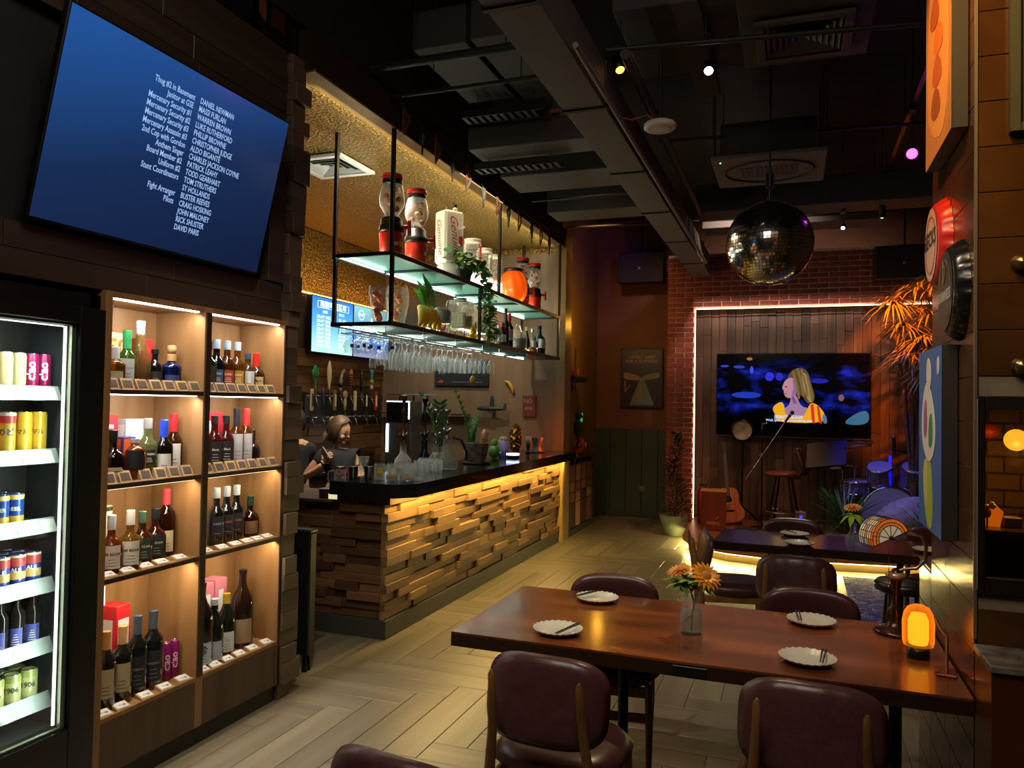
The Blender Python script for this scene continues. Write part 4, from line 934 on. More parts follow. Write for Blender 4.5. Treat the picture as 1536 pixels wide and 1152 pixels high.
# ------------------------------------------------------------------ menu screens on the back bar wall
scr_m = {}
def gradient_screen(name, c_top, c_mid, c_bot, es=1.0, z0=0.0, z1=0.6, pos=0.5):
    m, nt, b = nmat(name); N, L = nt.nodes, nt.links
    b.inputs['Base Color'].default_value = lin('#060708'); b.inputs['Roughness'].default_value = 0.2
    tc = N.new('ShaderNodeTexCoord'); sx = N.new('ShaderNodeSeparateXYZ'); L.new(tc.outputs['Object'], sx.inputs[0])
    mr = N.new('ShaderNodeMapRange'); mr.inputs[1].default_value = z0; mr.inputs[2].default_value = z1; L.new(sx.outputs[2], mr.inputs[0])
    cr = N.new('ShaderNodeValToRGB'); cr.color_ramp.elements[0].color = lin(c_bot); cr.color_ramp.elements[1].color = lin(c_top)
    e_ = cr.color_ramp.elements.new(pos); e_.color = lin(c_mid)
    L.new(mr.outputs[0], cr.inputs[0]); L.new(cr.outputs[0], b.inputs['Emission Color']); b.inputs['Emission Strength'].default_value = es
    return m
tx_w = emis('menu_text', '#dff4ff', 1.6)
def menu(label, loc, w_, h_, scr, rows_):
    t = E('menu_screen', loc, label, 'menu screen')
    mb = MB(); mb.cbox(-.02, .045, -.012, w_+.012, -.012, h_+.012, .004).done('housing', blackmetal, t)
    MB().box(.045, .047, 0, w_, 0, h_).done('screen', scr, t)
    mb = MB()
    for (txt, u, v_, s_) in rows_: add_text(mb, txt, s_, frame_mat((.049, w_*u, h_*v_), (0, 1, 0), (0, 0, 1)), 0, bold=.01)
    if rows_[0][0].startswith('\u7cbe'):
        for a, b_ in (((.12, .93), (.88, .93)), ((.12, .81), (.88, .81)), ((.12, .93), (.12, .81)), ((.88, .93), (.88, .81))):
            mb.tube([(.049, w_*a[0], h_*a[1]), (.049, w_*b_[0], h_*b_[1])], .0025, 4)
    else: mb.lathe([(.055, .048), (.06, .050), (.065, .048)], seg=20, c=(0, w_*.2, h_*.83), rot=Matrix.Rotation(pi/2, 3, 'Y'), cap=False)
    mb.done('menu_text', tx_w, t); return t
menu('left menu screen with pale blue board of white prices', (-5.05, 7.18, 2.19), .83, .62, gradient_screen('menu_screen_a', '#2f6cc0', '#4f9fd2', '#a9d9c6', 1.5, 0, .62, .55),
     [('\u7cbe\u917f\u5564\u9152\u83dc\u5355', .5, .87, .09), ('BEER', .3, .74, .045), ('PRICE', .7, .74, .045)] + [('DRAFT BEER', .27, .64-.075*i, .05) for i in range(8)] + [('45 / 68', .72, .64-.075*i, .05) for i in range(8)])
menu('right menu screen with deep blue board behind the hanging glasses', (-5.05, 8.04, 2.19), .84, .62, gradient_screen('menu_screen_b', '#86c4c8', '#1f5fc0', '#8a8aa8', 1.3, 0, .62, .22),
     [('DRAFT', .2, .83, .05)] + [('WINTER BEER', .25, .64-.08*i, .05) for i in range(7)] + [('40 / 60', .75, .64-.08*i, .05) for i in range(7)])
strip = E('led_strip', (-5.09, 6.9, 2.835), 'warm light strip glowing above the menu screens', 'light strip')
MB().box(.0, .03, 0, 2.03, 0, .01).done('strip', emis('warm_menu_led', '#ffb45a', 7), strip)

# ------------------------------------------------------------------ beer taps
def shape_handle(kind, c_, t, z0):
    m = mat('tap_'+c_, c_, .4)
    if kind == 'clover':
        MB().cyl(.012, (0, 0, z0), (0, 0, z0+.12), 10).sph((.0, -.03, z0+.18), (.014, .04, .05)).sph((0, .03, z0+.18), (.014, .04, .05)).sph((0, 0, z0+.225), (.014, .035, .045)).done('handle', m, t)
    elif kind == 'turned':
        MB().lathe([(0, z0), (.018, z0+.01), (.014, z0+.05), (.026, z0+.12), (.030, z0+.22), (.020, z0+.28), (.010, z0+.32), (0, z0+.34)], seg=14).done('handle', m, t)
    elif kind == 'paddle':
        MB().cbox(-.012, .012, -.026, .026, z0, z0+.24, .006).done('handle', m, t)
        MB().cbox(.012, .016, -.016, .016, z0+.05, z0+.19, .001).done('badge', mat('badge_'+c_, '#d9c9a0' if c_ != '#c9b67a' else '#3a2c20', .5), t)
    elif kind == 'disc':
        MB().lathe([(0, z0), (.012, z0+.01), (.022, z0+.10), (.012, z0+.15)], seg=12).done('handle', m, t)
        MB().lathe([(0, -.01), (.045, -.01), (.048, 0), (.045, .01), (0, .01)], c=(0, 0, z0+.19), seg=20, rot=Matrix.Rotation(pi/2, 3, 'Y')).done('medallion', mat('medallion', '#b59a78', .4), t)
    elif kind == 'bird':
        MB().tube([(0, 0, z0), (0, 0, z0+.1), (0, .01, z0+.16), (0, .035, z0+.215), (0, .07, z0+.235), (0, .10, z0+.225)], [.02, .024, .018, .018, .022, .006], 10).done('handle', m, t)
        MB().lathe([(0, z0+.02), (.03, z0+.04), (.03, z0+.08), (.01, z0+.1)], seg=12).done('collar', mat('tap_black', '#121212', .4), t)
    elif kind == 'cone':
        mb = MB().lathe([(0, z0), (.010, z0), (.028, z0+.20), (.020, z0+.25), (0, z0+.26)], seg=12).done('handle', m, t)
        mb = MB()
        for i in range(6): mb.lathe([(.0115+.003*i, z0+.02+.032*i), (.0135+.003*i, z0+.035+.032*i)], seg=12, cap=False)
        mb.done('stripes', mat('tap_stripe', '#3a1a10', .5), t)
    elif kind == 'stack':
        MB().sph((0, 0, z0+.05), (.022, .022, .03)).done('lower_bead', mat('bead_grey', '#aeb2a8', .4), t)
        MB().sph((0, 0, z0+.12), (.028, .028, .035)).done('middle_bead', mat('bead_olive', '#8a8f2c', .4), t)
        MB().lathe([(.016, z0+.15), (.022, z0+.22), (.03, z0+.26), (.02, z0+.275), (0, z0+.27)], seg=12).done('handle', m, t)
    else:
        MB().lathe([(0, z0), (.012, z0), (.020, z0+.06), (.022, z0+.20), (.014, z0+.26), (0, z0+.265)], seg=12).done('handle', m, t)
def tap(y, z, kind, c_, label, s_=1.0):
    t = E('beer_tap', (-4.99, y, z), label, 'beer tap')
    MB().cyl(.011, (-.08, 0, 0), (0, 0, 0), 10).cyl(.016, (0, 0, -.02), (0, 0, .03), 10).tube([(0, 0, -.01), (.02, 0, -.05), (.035, 0.012, -.12)], [.010, .009, .008], 8).done('faucet', chrome, t)
    MB().cyl(.006, (0, 0, .03), (0, 0, .08), 8).done('stem', chrome, t)
    shape_handle(kind, c_, t, .07); t.scale = (s_, s_, s_)
for label, z, ya, yb in (('upper chrome beer tap rail on the timber wall', 1.70, 7.18, 8.66), ('lower chrome beer tap rail on the timber wall', 1.455, 7.18, 8.76)):
    t = E('tap_rail', (-5.06, 0, z), label, 'tap rail')
    MB().cyl(.012, (0, ya, 0), (0, yb, 0), 10).done('pipe', chrome, t)
    mb = MB()
    for i in range(int((yb-ya)/.2)+1): mb.cyl(.018, (0, ya+.05+.2*i, 0), (0, ya+.085+.2*i, 0), 10)
    mb.done('coupling', chrome, t, kind='stuff')
backp = E('tap_backplate', (-5.06, 7.15, 1.40), 'dark metal back plate behind the two rows of beer taps', 'back plate')
MB().cbox(-.01, .01, 0, 1.66, 0, .34, .003).done('plate', mat('tap_plate', '#3a3733', .35, .5), backp)
for y, z, k, c_, l_ in ((7.25, 1.70, 'clover', '#1f7a48', 'beer tap with green clover shaped handle'), (7.52, 1.70, 'turned', '#cdb98a', 'beer tap with tall cream turned handle, upper rail'),
        (7.76, 1.70, 'bird', '#8a7c62', 'beer tap with curved bird head handle and black collar'), (7.98, 1.70, 'cone', '#a85a22', 'beer tap with orange cone handle ringed in brown'),
        (8.22, 1.70, 'club', '#1a1614', 'beer tap with black club handle on the upper rail'), (8.46, 1.70, 'stack', '#2f7f86', 'beer tap with stacked teal and olive beads'),
        (7.19, 1.46, 'paddle', '#c9b67a', 'beer tap with pale gold paddle handle, far left lower rail'), (7.40, 1.46, 'club', '#2c3038', 'beer tap with dark cross handle on the lower rail'),
        (7.64, 1.46, 'paddle', '#8a6a3a', 'beer tap with brown wood paddle handle, lower rail'), (7.86, 1.46, 'disc', '#cbb78c', 'beer tap with round cream medallion handle'),
        (8.08, 1.46, 'paddle', '#d2c08c', 'beer tap with plain straight cream handle, lower rail'), (8.33, 1.46, 'paddle', '#15130f', 'beer tap with straight black handle and pale print'),
        (8.57, 1.46, 'paddle', '#b02318', 'beer tap with bright red handle at the right end')):
    tap(y, z, k, c_, l_)

# ------------------------------------------------------------------ hanging steel shelf
hs = E('hanging_shelf', (0, 0, 0), 'two tier black steel shelf with lit glass panels hung above the bar', 'hanging shelf')
bm_ = mat('shelf_frame', '#1c1712', .4, .4)
XF, XB, YA, YB = -2.63, -3.09, 4.69, 8.76
ZL, ZU = 2.195, 2.685
for x in (XF, XB):
    for y in (YA, 6.76, YB):
        MB().cbox(x-.012, x+.012, y-.014, y+.014, ZU if y != YA else ZU, 3.575, .001).done('post', bm_, hs)
for x in (XF, XB):
    for y in (YA+.01, 6.30, YB-.03): MB().cbox(x-.012, x+.012, y-.014, y+.014, ZL, ZU, .001).done('lower_post', bm_, hs)
glassp = glass('frosted_shelf_glass', '#5f9a90', .5, '#a8dccf', .35, .5, .2)
for z in (ZL, ZU):
    for x in (XF, XB): MB().cbox(x-.014, x+.014, YA-.014, YB+.014, z-.02, z+.015, .002).done('long_rail', bm_, hs)
    n = 6
    for i in range(n+1):
        y = YA+(YB-YA)*i/n; MB().cbox(XB+.014, XF-.014, y-.012, y+.012, z-.018, z+.010, .002).done('cross_bar', bm_, hs)
    for i in range(n):
        a, b_ = YA+(YB-YA)*i/n+.014, YA+(YB-YA)*(i+1)/n-.014
        MB().cbox(XB+.015, XF-.015, a, b_, z+.002, z+.010, .001).done('glass_panel', glassp, hs)
        MB().box(XB+.016, XB+.026, a, b_, z-.012, z-.004).done('light_strip', emis('shelf_led', '#e6fff6', 6.0), hs)

# ------------------------------------------------------------------ stemware rack and hanging glasses
rk = E('glass_rack', (0, 0, 0), 'chrome wire rack under the hanging shelf holding stemmed glasses', 'glass rack')
railx = [-3.02, -2.92, -2.82, -2.72]
for x in railx:
    for s_ in (-.014, .014): MB().cyl(.003, (x+s_, 4.66, 2.128), (x+s_, 6.95, 2.128), 6).done('wire', chrome, rk)
for y in (4.72, 5.3, 5.9, 6.5, 6.93):
    MB().cyl(.003, (-3.06, y, 2.131), (-2.68, y, 2.131), 6).cyl(.003, (-3.06, y, 2.131), (-3.06, y, 2.18), 6).cyl(.003, (-2.68, y, 2.131), (-2.68, y, 2.18), 6).done('hanger', chrome, rk)
def stem_glass(kind):
    # hangs foot up at z = 0 (foot), bowl down
    P = {'flute': ([(.0, 0), (.033, -.001), (.004, -.010), (.0035, -.075), (.018, -.105), (.026, -.15), (.027, -.20), (.024, -.235)], .001),
         'wine': ([(.0, 0), (.035, -.001), (.004, -.010), (.0035, -.075), (.025, -.100), (.038, -.135), (.038, -.165), (.031, -.205)], .001),
         'snifter': ([(.0, 0), (.033, -.001), (.005, -.008), (.0045, -.022), (.030, -.045), (.044, -.08), (.042, -.105), (.031, -.140)], .001)}[kind][0]
    return P
protos = {}
pos_txt = ['front', 'second', 'third', 'rear']
gi = 0
RG = random.Random(3)
for j in range(19):
    y = 4.80+j*.112
    for i, x in enumerate(railx):
        if j < 2 and i > 1: continue
        if RG.random() < .12: continue
        kind = 'snifter' if (j < 3 and i < 3) else ('wine' if (j > 12 or (i+j) % 4 == 0) else 'flute')
        lab = '%s, %s rack row, %s from the near end' % ({'flute': 'clear champagne flute', 'wine': 'clear wine glass', 'snifter': 'round stemmed beer glass with blue print'}[kind], pos_txt[3-i], [q for q in ('first', 'second', 'third', 'fourth', 'fifth', 'sixth', 'seventh', 'eighth', 'ninth', 'tenth', 'eleventh', 'twelfth', 'thirteenth', 'fourteenth', 'fifteenth', 'sixteenth', 'seventeenth', 'eighteenth', 'nineteenth')][j])
        if kind not in protos:
            t = E('stem_glass', (x, y, 2.134), lab, 'glass', 'glasses hanging under the bar shelf')
            Pp = stem_glass(kind)
            MB().lathe(Pp[4:], seg=14, cap=False).done('bowl', clearwine, t)
            MB().lathe(Pp[:5], seg=14, cap=False).done('stem', clearwine, t)
            if kind == 'snifter': MB().lathe([(.0445, -.075), (.0445, -.100)], seg=8, a0=-.9, a1=-.3, cap=False).done('print', mat('blue_logo', '#2038b0', .4), t)
            protos[kind] = t
        else: dup(protos[kind], (x, y+RG.uniform(-.008, .008), 2.134), RG.uniform(-.3, .3), lab)
        gi += 1
print('glasses', gi)

# ------------------------------------------------------------------ things on the hanging shelf
Z1, Z0 = ZU+.012, ZL+.012
jar_g = glass('jar_glass', '#f0efe6', .14, '#fbfaf4', .04, .7)
fruit_c = ['#c9271c', '#e07a1c', '#b81c24', '#e8b02a', '#7a1a14', '#5f8f2a', '#e4a070']
def fill(t, r, h, cols, n, z0=.02, name='fruit', rr=.022):
    for i in range(n):
        c_ = cols[i % len(cols)]; a = i*2.4; q = r*.55*((i*.37) % 1)**.5
        MB().sph((q*cos(a), q*sin(a), z0+rr+(h-z0-2*rr)*i/max(1, n-1)), (rr, rr, rr*.9), 10, 7).done(name, mat('fruit_'+c_, c_, .4), t)
def beer_tower(loc, label, s_=1.0, rz=0):
    t = E('drink_dispenser', loc, label, 'drink dispenser', rz=rz)
    red = mat('tower_red', '#d4331a', .35); 
    MB().lathe([(0, 0), (.070, 0), (.078, .01), (.088, .19), (.084, .20), (0, .20)], seg=24).done('base', red, t)
    mb = MB().box(.079, .081, -.04, .0, .055, .075).box(.079, .081, .004, .04, .055, .085, m=1)
    mb = MB().lathe([(.0845, .10), (.0855, .125)], seg=6, a0=-.75, a1=-.25, cap=False).lathe([(.0845, .095), (.0858, .135)], seg=6, a0=-.2, a1=.35, cap=False, m=1)
    mb.done('base_print', [mat('print_white', '#eee6d8', .5), mat('print_yellow', '#e8b31c', .5)], t)
    MB().lathe([(0, .20), (.088, .20), (.092, .215), (.088, .25), (.080, .255), (.078, .30), (.06, .315), (0, .315)], seg=24).done('collar', mat('tower_black', '#15110f', .4), t)
    MB().lathe([(.045, .315), (.05, .33), (.088, .40), (.092, .44), (.085, .50), (.068, .56)], seg=24, cap=False).done('jug', jar_g, t)
    MB().lathe([(0, .57), (.070, .55), (.074, .575), (.072, .585)], seg=24).done('lid_band', mat('tower_black', '#15110f', .4), t)
    MB().lathe([(0, .585), (.076, .585), (.078, .60), (.076, .622), (0, .625)], seg=24).done('lid', mat('lid_red', '#b81f16', .35), t)
    MB().cyl(.016, (.085, .02, .235), (.15, .03, .235), 10).cyl(.013, (.14, .03, .28), (.145, .03, .17), 10).done('tap', red, t)
    for i in range(7):
        a = i*2.4; MB().sph((.045*cos(a), .045*sin(a), .37+.026*i), (.024, .020, .022), 8, 6).done('contents', mat('tower_fill_%d' % (i % 3), ('#7c5234', '#9c3a22', '#b98c64')[i % 3], .5), t)
    t.scale = (s_,)*3; return t
beer_tower((-2.82, 5.02, Z1), 'red drink dispenser with glass jug behind the shelf post', 1.03, -.2)
beer_tower((-2.80, 5.38, Z1), 'red drink dispenser with glass jug, second from the near end', 1.0, .5)
beer_tower((-2.84, 8.02, Z1), 'smaller red drink dispenser behind the orange glass jar', .92, .3)
beer_tower((-2.82, 8.38, Z1), 'smaller red drink dispenser at the far end of the upper shelf', .92, .4)
# white upright dispenser
t = E('drink_dispenser', (-2.84, 6.08, Z1), 'tall cream cooler shaped drink dispenser with red lettering', 'drink dispenser', rz=-.55)
cr_m = mat('cream_plastic', '#d9d6c2', .35)
MB().cbox(-.09, .09, -.10, .10, .16, .62, .02).done('tank', cr_m, t)
MB().lathe([(0, 0), (.10, 0), (.105, .02), (.10, .14), (.09, .16), (0, .16)], seg=20).done('base', glass('milky_base', '#e8e6dc', .6, '#ffffff', .2), t)
mb = MB(); add_text(mb, 'Genuine', .11, frame_mat((.0915, 0, .40), (0, 1, 0), (0, 0, 1)) @ RZ(-pi/2+.12), 0, bold=.0, shear=.5)
mb.done('lettering', mat('red_script', '#b3222a', .5), t); mb = MB(); add_text(mb, 'Genuine', .095, frame_mat((0, -.1015, .40), (1, 0, 0), (0, 0, 1)) @ RZ(-pi/2+.12), 0, shear=.5)
mb.done('lettering', mat('red_script', '#b3222a', .5), t)
MB().cyl(.010, (.09, .05, .46), (.16, .05, .47), 8).sph((.05, .02, .635), .02).done('tap_lever', mat('lever_white', '#d8d2c6', .4), t)
MB().cbox(.091, .100, .04, .075, .32, .40, .002).done('red_badge', mat('badge_red', '#a8202a', .4), t)
# leaf helper
def leaf(mb, p, d, up, L_, W_, m=0, curl=.25):
    p = Vector(p); d = Vector(d).normalized(); s_ = d.cross(Vector(up)); s_ = s_.normalized() if s_.length > 1e-3 else d.orthogonal().normalized(); u = s_.cross(d)
    pts_ = []
    for k, (f_, w_) in enumerate(((0, .12), (.3, .9), (.62, .8), (1, .02))):
        c_ = p+d*L_*f_-u*curl*L_*f_*f_
        pts_ += [c_-s_*W_*w_*.5+u*.12*W_*w_, c_, c_+s_*W_*w_*.5+u*.12*W_*w_]
    fs = []
    for k in range(3):
        a = k*3; fs += [(a, a+1, a+4, a+3), (a+1, a+2, a+5, a+4)]
    mb.add([tuple(q) for q in pts_], fs, m, True)
def leafmat(name, c1, c2): return rough_mat(name, c1, c2, 30, .5, .1)
ivy = E('trailing_plant', (-2.74, 6.18, Z1), 'trailing ivy in a dark pot spilling off the upper shelf', 'plant')
MB().lathe([(0, 0), (.055, 0), (.075, .11), (.08, .11), (.08, .13), (.07, .13), (.065, .10), (0, .10)], seg=20).done('pot', mat('pot_dark', '#34383a', .5), ivy)
mbs, mbl = MB(), MB(); RI = random.Random(5)
path = [(0, 0, .12), (.06, .05, .20), (.14, .10, .16), (.17, .14, .02), (.175, .17, -.12), (.18, .19, -.26), (.175, .21, -.38), (.175, .22, -.46)]
mbs.tube(path, .004, 5)
for q in range(260):
    k = RI.random()**.9*(len(path)-1); i = min(int(k), len(path)-2); f_ = k-i
    p = Vector(path[i]).lerp(Vector(path[i+1]), f_)+Vector((RI.gauss(0, .028), RI.gauss(0, .035), RI.gauss(0, .02)))
    leaf(mbl, p, (RI.gauss(.3, 1), RI.gauss(0, 1), RI.gauss(-.3, .6)), (0, 0, 1), RI.uniform(.05, .075), RI.uniform(.045, .065), 0 if RI.random() < .6 else 1)
for q in range(90):
    p = Vector((RI.gauss(0, .07), RI.gauss(-.05, .10), .16+abs(RI.gauss(0, .06))))
    leaf(mbl, p, (RI.gauss(0, 1), RI.gauss(0, 1), RI.gauss(.3, .6)), (0, 0, 1), RI.uniform(.05, .075), RI.uniform(.045, .065), 0 if RI.random() < .5 else 1)
mbs.done('vine', mat('vine_brown', '#4a3a20', .6), ivy)
mbl.done('foliage', [leafmat('ivy_leaf', '#27602c', '#4a8c3c'), leafmat('ivy_leaf_pale', '#5a8c3a', '#8cb45a')], ivy, kind='stuff')
def jar(loc, label, r, h, cols, lid='#c9c6bc', base=None, tag_='#efe8dc', n=6, ribbon=None, rz=0, s_=1):
    t = E('glass_jar', loc, label, 'jar', rz=rz); b_ = .0
    if base:
        MB().lathe([(0, 0), (r*1.02, 0), (r*1.02, .16), (0, .16)], seg=20).done('lit_stand', base, t); b_ = .16
    MB().lathe([(0, b_), (r*.9, b_), (r, b_+.01), (r, b_+h-.03), (r*.85, b_+h)], seg=22, cap=False).done('glass_body', jar_g, t)
    MB().lathe([(0, b_+h), (r*.92, b_+h), (r*.95, b_+h+.025), (0, b_+h+.028)], seg=22).done('lid', mat('jarlid_'+lid, lid, .3), t)
    fill(t, r, h-.02, cols, n, b_+.01, rr=r*.42)
    if tag_: MB().box(r*.55, r*.58, r*.35, r*.95, b_+h*.35, b_+h*.8).done('paper_tag', mat('paper_tag', tag_, .6), t)
    if ribbon: MB().tube([(r+.004, -.05, b_+h*.9), (r+.01, -.02, b_+h*.6), (r+.004, .0, b_+h*.35), (r+.01, -.03, b_+h*.6), (r+.004, 0, b_+h*.9)], .007, 6).done('ribbon', mat('red_ribbon', '#b3272a', .5), t)
    return t
lit = mat('lit_stand', '#f4f2e8', .5, emit='#fffdf0', es=1.6)
jar((-2.84, 6.60, Z1), 'clear jar of orange and pink fruit with red ribbon', .085, .30, ['#d9683a', '#d98878', '#e39a2a'], n=7, ribbon=True, base=lit)
jar((-2.84, 6.90, Z1), 'clear jar with orange, magenta and green fruit layers', .08, .27, ['#5f9a3a', '#8f1a4a', '#d98a1c', '#e28a2a'], n=6, base=lit)
jar((-2.84, 7.18, Z1), 'clear jar of dried brown fruit beside the shelf post', .075, .26, ['#c9b8a8', '#8a5a3c', '#b06a48'], n=6, base=lit)
# orange lit ribbed vessel
t = E('lantern_jar', (-2.84, 7.72, Z1), 'glowing orange ribbed glass vessel on the upper shelf', 'jar')
def wob(p): a = atan2(p.y, p.x); k = 1+.05*sin(9*a+3*p.z); return Vector((p.x*k, p.y*k, p.z))
MB().sph((0, 0, .20), (.15, .15, .20), 40, 16, fn=wob).done('orange_body', mat('orange_glow', '#e85a10', .3, emit='#ff5a08', es=.55), t)
MB().lathe([(0, .37), (.10, .37), (.105, .40), (0, .405)], seg=20).done('dark_lid', mat('tower_black', '#15110f', .4), t)
light('orange_vessel_light', 'POINT', (-2.72, 7.72, Z1+.05), '#ffb040', .5, .03)
# lower shelf
def pint(loc, label, r0, r1, h, cols, n=6, kink=False):
    t = E('fruit_glass', loc, label, 'glass')
    P = [(0, 0), (r0, 0), (r0, .01), (r1*.92, h*.7), (r1*1.02, h*.78), (r1, h)] if kink else [(0, 0), (r0, 0), (r1, h*.55), (r1*1.02, h*.8), (r1*.85, h)]
    MB().lathe(P, seg=20, cap=False).done('glass', jar_g, t); fill(t, r1, h*.9, cols, n, .01, rr=r0*.5); return t
pint((-2.80, 4.83, Z0), 'giant beer glass packed with orange and red fruit', .055, .075, .27, ['#e5761c', '#c9241c', '#b01c22', '#c9703a', '#d98a60'], 8, True)
pint((-2.80, 5.10, Z0), 'giant curved beer glass of mixed fruit behind the post', .05, .085, .31, ['#d9b04a', '#c9862a', '#c02a24', '#d9a060'], 8)
t = E('banana_bunch', (-2.76, 5.36, Z0), 'bunch of yellow bananas with green tips on the lower shelf', 'fruit')
for i in range(5):
    a = -.9+.42*i; MB().tube([(0, 0, .10), (.02*cos(a), .05*sin(a)+.01, .13), (.05, .10*sin(a), .11), (.07, .14*sin(a), .05), (.06, .17*sin(a), .012)], [.008, .018, .024, .022, .008], 8).done('banana', mat('banana_yellow', '#e0b51e', .45), t)
t.scale = (1.35,)*3; t.location.x = -2.74
t = E('leafy_glass', (-2.80, 5.62, Z0), 'glass with big green lettuce leaves and red berries', 'glass')
MB().lathe([(0, 0), (.06, 0), (.08, .2), (.085, .22)], seg=20, cap=False).done('glass', jar_g, t)
fill(t, .075, .2, ['#b0202a', '#c9433a', '#d9d2c0'], 6, .01, 'berry')
mb = MB()
for a, l_, w_ in ((-.9, .26, .16), (-.3, .30, .17), (.5, .26, .15), (-1.8, .22, .15)): leaf(mb, (0, 0, .18), (.25*cos(a), sin(a)*.6, 1), (1, 0, 0), l_, w_, 0, .35)
mb.done('leaf', leafmat('lettuce', '#5f9a3c', '#9cc468'), t)
t = E('red_jug', (-2.80, 5.88, Z0), 'dark jug with red berries and a wooden stick', 'jug')
MB().lathe([(0, 0), (.075, 0), (.078, .20), (.06, .24)], seg=20, cap=False).done('glass', jar_g, t)
MB().lathe([(0, .11), (.07, .11), (.07, .22), (0, .22)], seg=20).done('dark_drink', mat('dark_drink', '#1c0c08', .2), t); fill(t, .07, .11, ['#b0301c', '#c94a24'], 7, .01, 'berry', .02)
MB().cyl(.006, (0, .03, .15), (0.02, .09, .33), 8).done('stick', mat('cinnamon', '#a9843c', .6), t)
t = E('wall_sign', (-2.98, 6.10, Z0), 'black sign with white letters L and F behind the dispenser', 'sign')
MB().cbox(-.008, .008, -.10, .12, 0, .29, .003).done('board', black, t)
mb = MB(); add_text(mb, 'LOVE', .07, frame_mat((.0095, .01, .20), (0, 1, 0), (0, 0, 1)), 0, bold=.02); add_text(mb, 'FUN', .07, frame_mat((.0095, -.0, .11), (0, 1, 0), (0, 0, 1)), 0, bold=.02); mb.done('lettering', mat('sign_white', '#d8d4c8', .5), t)
for i, (y, l_) in enumerate(((6.34, 'large square glass dispenser of grain behind the ivy tip'), (6.68, 'square glass dispenser with chrome taps beyond the ivy'))):
    t = E('glass_dispenser', (-2.84, y, Z0), l_, 'drink dispenser')
    MB().cbox(-.10, .10, -.11, .11, .10, .36, .02).done('tank', jar_g, t)
    MB().cbox(-.10, .10, -.11, .11, .0, .015, .004).cyl(.006, (-.09, -.1, 0), (-.09, -.1, .1), 6).cyl(.006, (.09, -.1, 0), (.09, -.1, .1), 6).cyl(.006, (.09, .1, 0), (.09, .1, .1), 6).cyl(.006, (-.09, .1, 0), (-.09, .1, .1), 6).done('stand', chrome, t)
    MB().lathe([(0, .36), (.06, .36), (.06, .385), (0, .39)], seg=16).done('lid', chrome, t)
    MB().cyl(.010, (.10, .03, .14), (.15, .03, .14), 8).cyl(.007, (.14, .03, .17), (.14, .03, .10), 8).done('tap', chrome, t)
    MB().cbox(-.085, .085, -.095, .095, .11, .25 if i == 0 else .19, .015).done('contents', rough_mat('grain_fill' if i == 0 else 'ice_fill', '#8a8a5c' if i == 0 else '#aab0b0', '#b8b284' if i == 0 else '#d8dcdc', 60, .7, .5), t)
t = E('lemon_pile', (-2.72, 6.38, Z0), 'little heap of glowing yellow lemons in front of the dispenser', 'fruit')
for p in ((0, -.04, .03), (0, .03, .03), (.0, -.005, .075), (-.04, 0, .03), (0, -.005, .12)): MB().sph(p, (.032, .036, .03), 12, 8).done('lemon', mat('lemon_yellow', '#e3b416', .45), t)
for p in ((-2.70, 5.42), (-2.70, 5.6), (-2.66, 6.42), (-2.72, 7.9)):
    t = E('tea_light', (p[0], p[1], Z0), {5.42: 'small warm lamp glowing under the bananas', 5.6: 'small warm lamp glowing under the leafy glass', 6.42: 'small warm lamp glowing under the lemons', 7.9: 'small warm lamp near the far bottles'}[p[1]], 'lamp')
    MB().lathe([(0, 0), (.02, 0), (.02, .012), (0, .012)], seg=14).done('base', chrome, t); MB().sph((0, 0, .018), (.016, .016, .012), 12, 8).done('bulb', emis('tea_bulb', '#ffe9b0', 9), t)
def sb(y, label, prof, col, **k): bottle((-2.82, y, Z0), label, prof, col, **k)
sb(7.26, 'small clear bottle left of the far bottle group on the shelf', 'slim', '#9aa0a0', body=.3, cap='#b0b4b8', lab='#c9c4bc', sc_=.9)
sb(7.36, 'red labelled liquor bottle in the far bottle group', 'whisky', '#8a1c18', body=.7, cap='#c0242a', lab='#e0dcd2', sc_=1.1)
sb(7.46, 'tall dark wine bottle with red capsule on the shelf', 'bordeaux', '#0e1010', solid=True, cap='#1a1a1c', lab=None, sc_=1.0, hs=1.5)
sb(7.58, 'dark wine bottle with white label on the shelf', 'bordeaux', '#101010', solid=True, cap='#b02024', lab='#dcd8ce', foil=('#b02024', .8), hs=1.35)
t = E('glass_pitcher', (-2.82, 7.86, Z0), 'round glass pitcher of dark drink among the far bottles', 'pitcher')
MB().lathe([(0, 0), (.09, 0), (.10, .16), (.075, .24)], seg=20, cap=False).done('glass', jar_g, t); MB().lathe([(0, .01), (.085, .01), (.095, .15), (0, .15)], seg=20).done('drink', mat('dark_drink', '#1c0c08', .2), t)
MB().tube([(0, -.09, .24), (0, -.05, .30), (0, .05, .30), (0, .09, .24)], .006, 8).done('handle', chrome, t)
t = E('copper_bowl', (-2.70, 7.98, Z0), 'small domed copper bowl lit from below', 'bowl'); MB().sph((0, 0, .0), (.07, .07, .07), 16, 10).done('dome', mat('copper_dome', '#c27a4a', .35, .6), t)
sb(8.14, 'dark sparkling wine bottle with gold top on the shelf', 'champagne', '#121512', solid=True, cap='#b59a5c', lab=None, hs=1.25, sc_=.85)
sb(8.34, 'bright white labelled bottle glowing on the shelf', 'champagne', '#d8d8c8', body=.6, cap='#d8d4c8', lab='#f0eee6', hs=1.25, sc_=.85)
sb(8.60, 'broad dark bottle with white label, last on the shelf', 'squat', '#10151c', solid=True, cap='#1a1a1c', lab='#d8d4cc', sc_=1.5, hs=1.25)

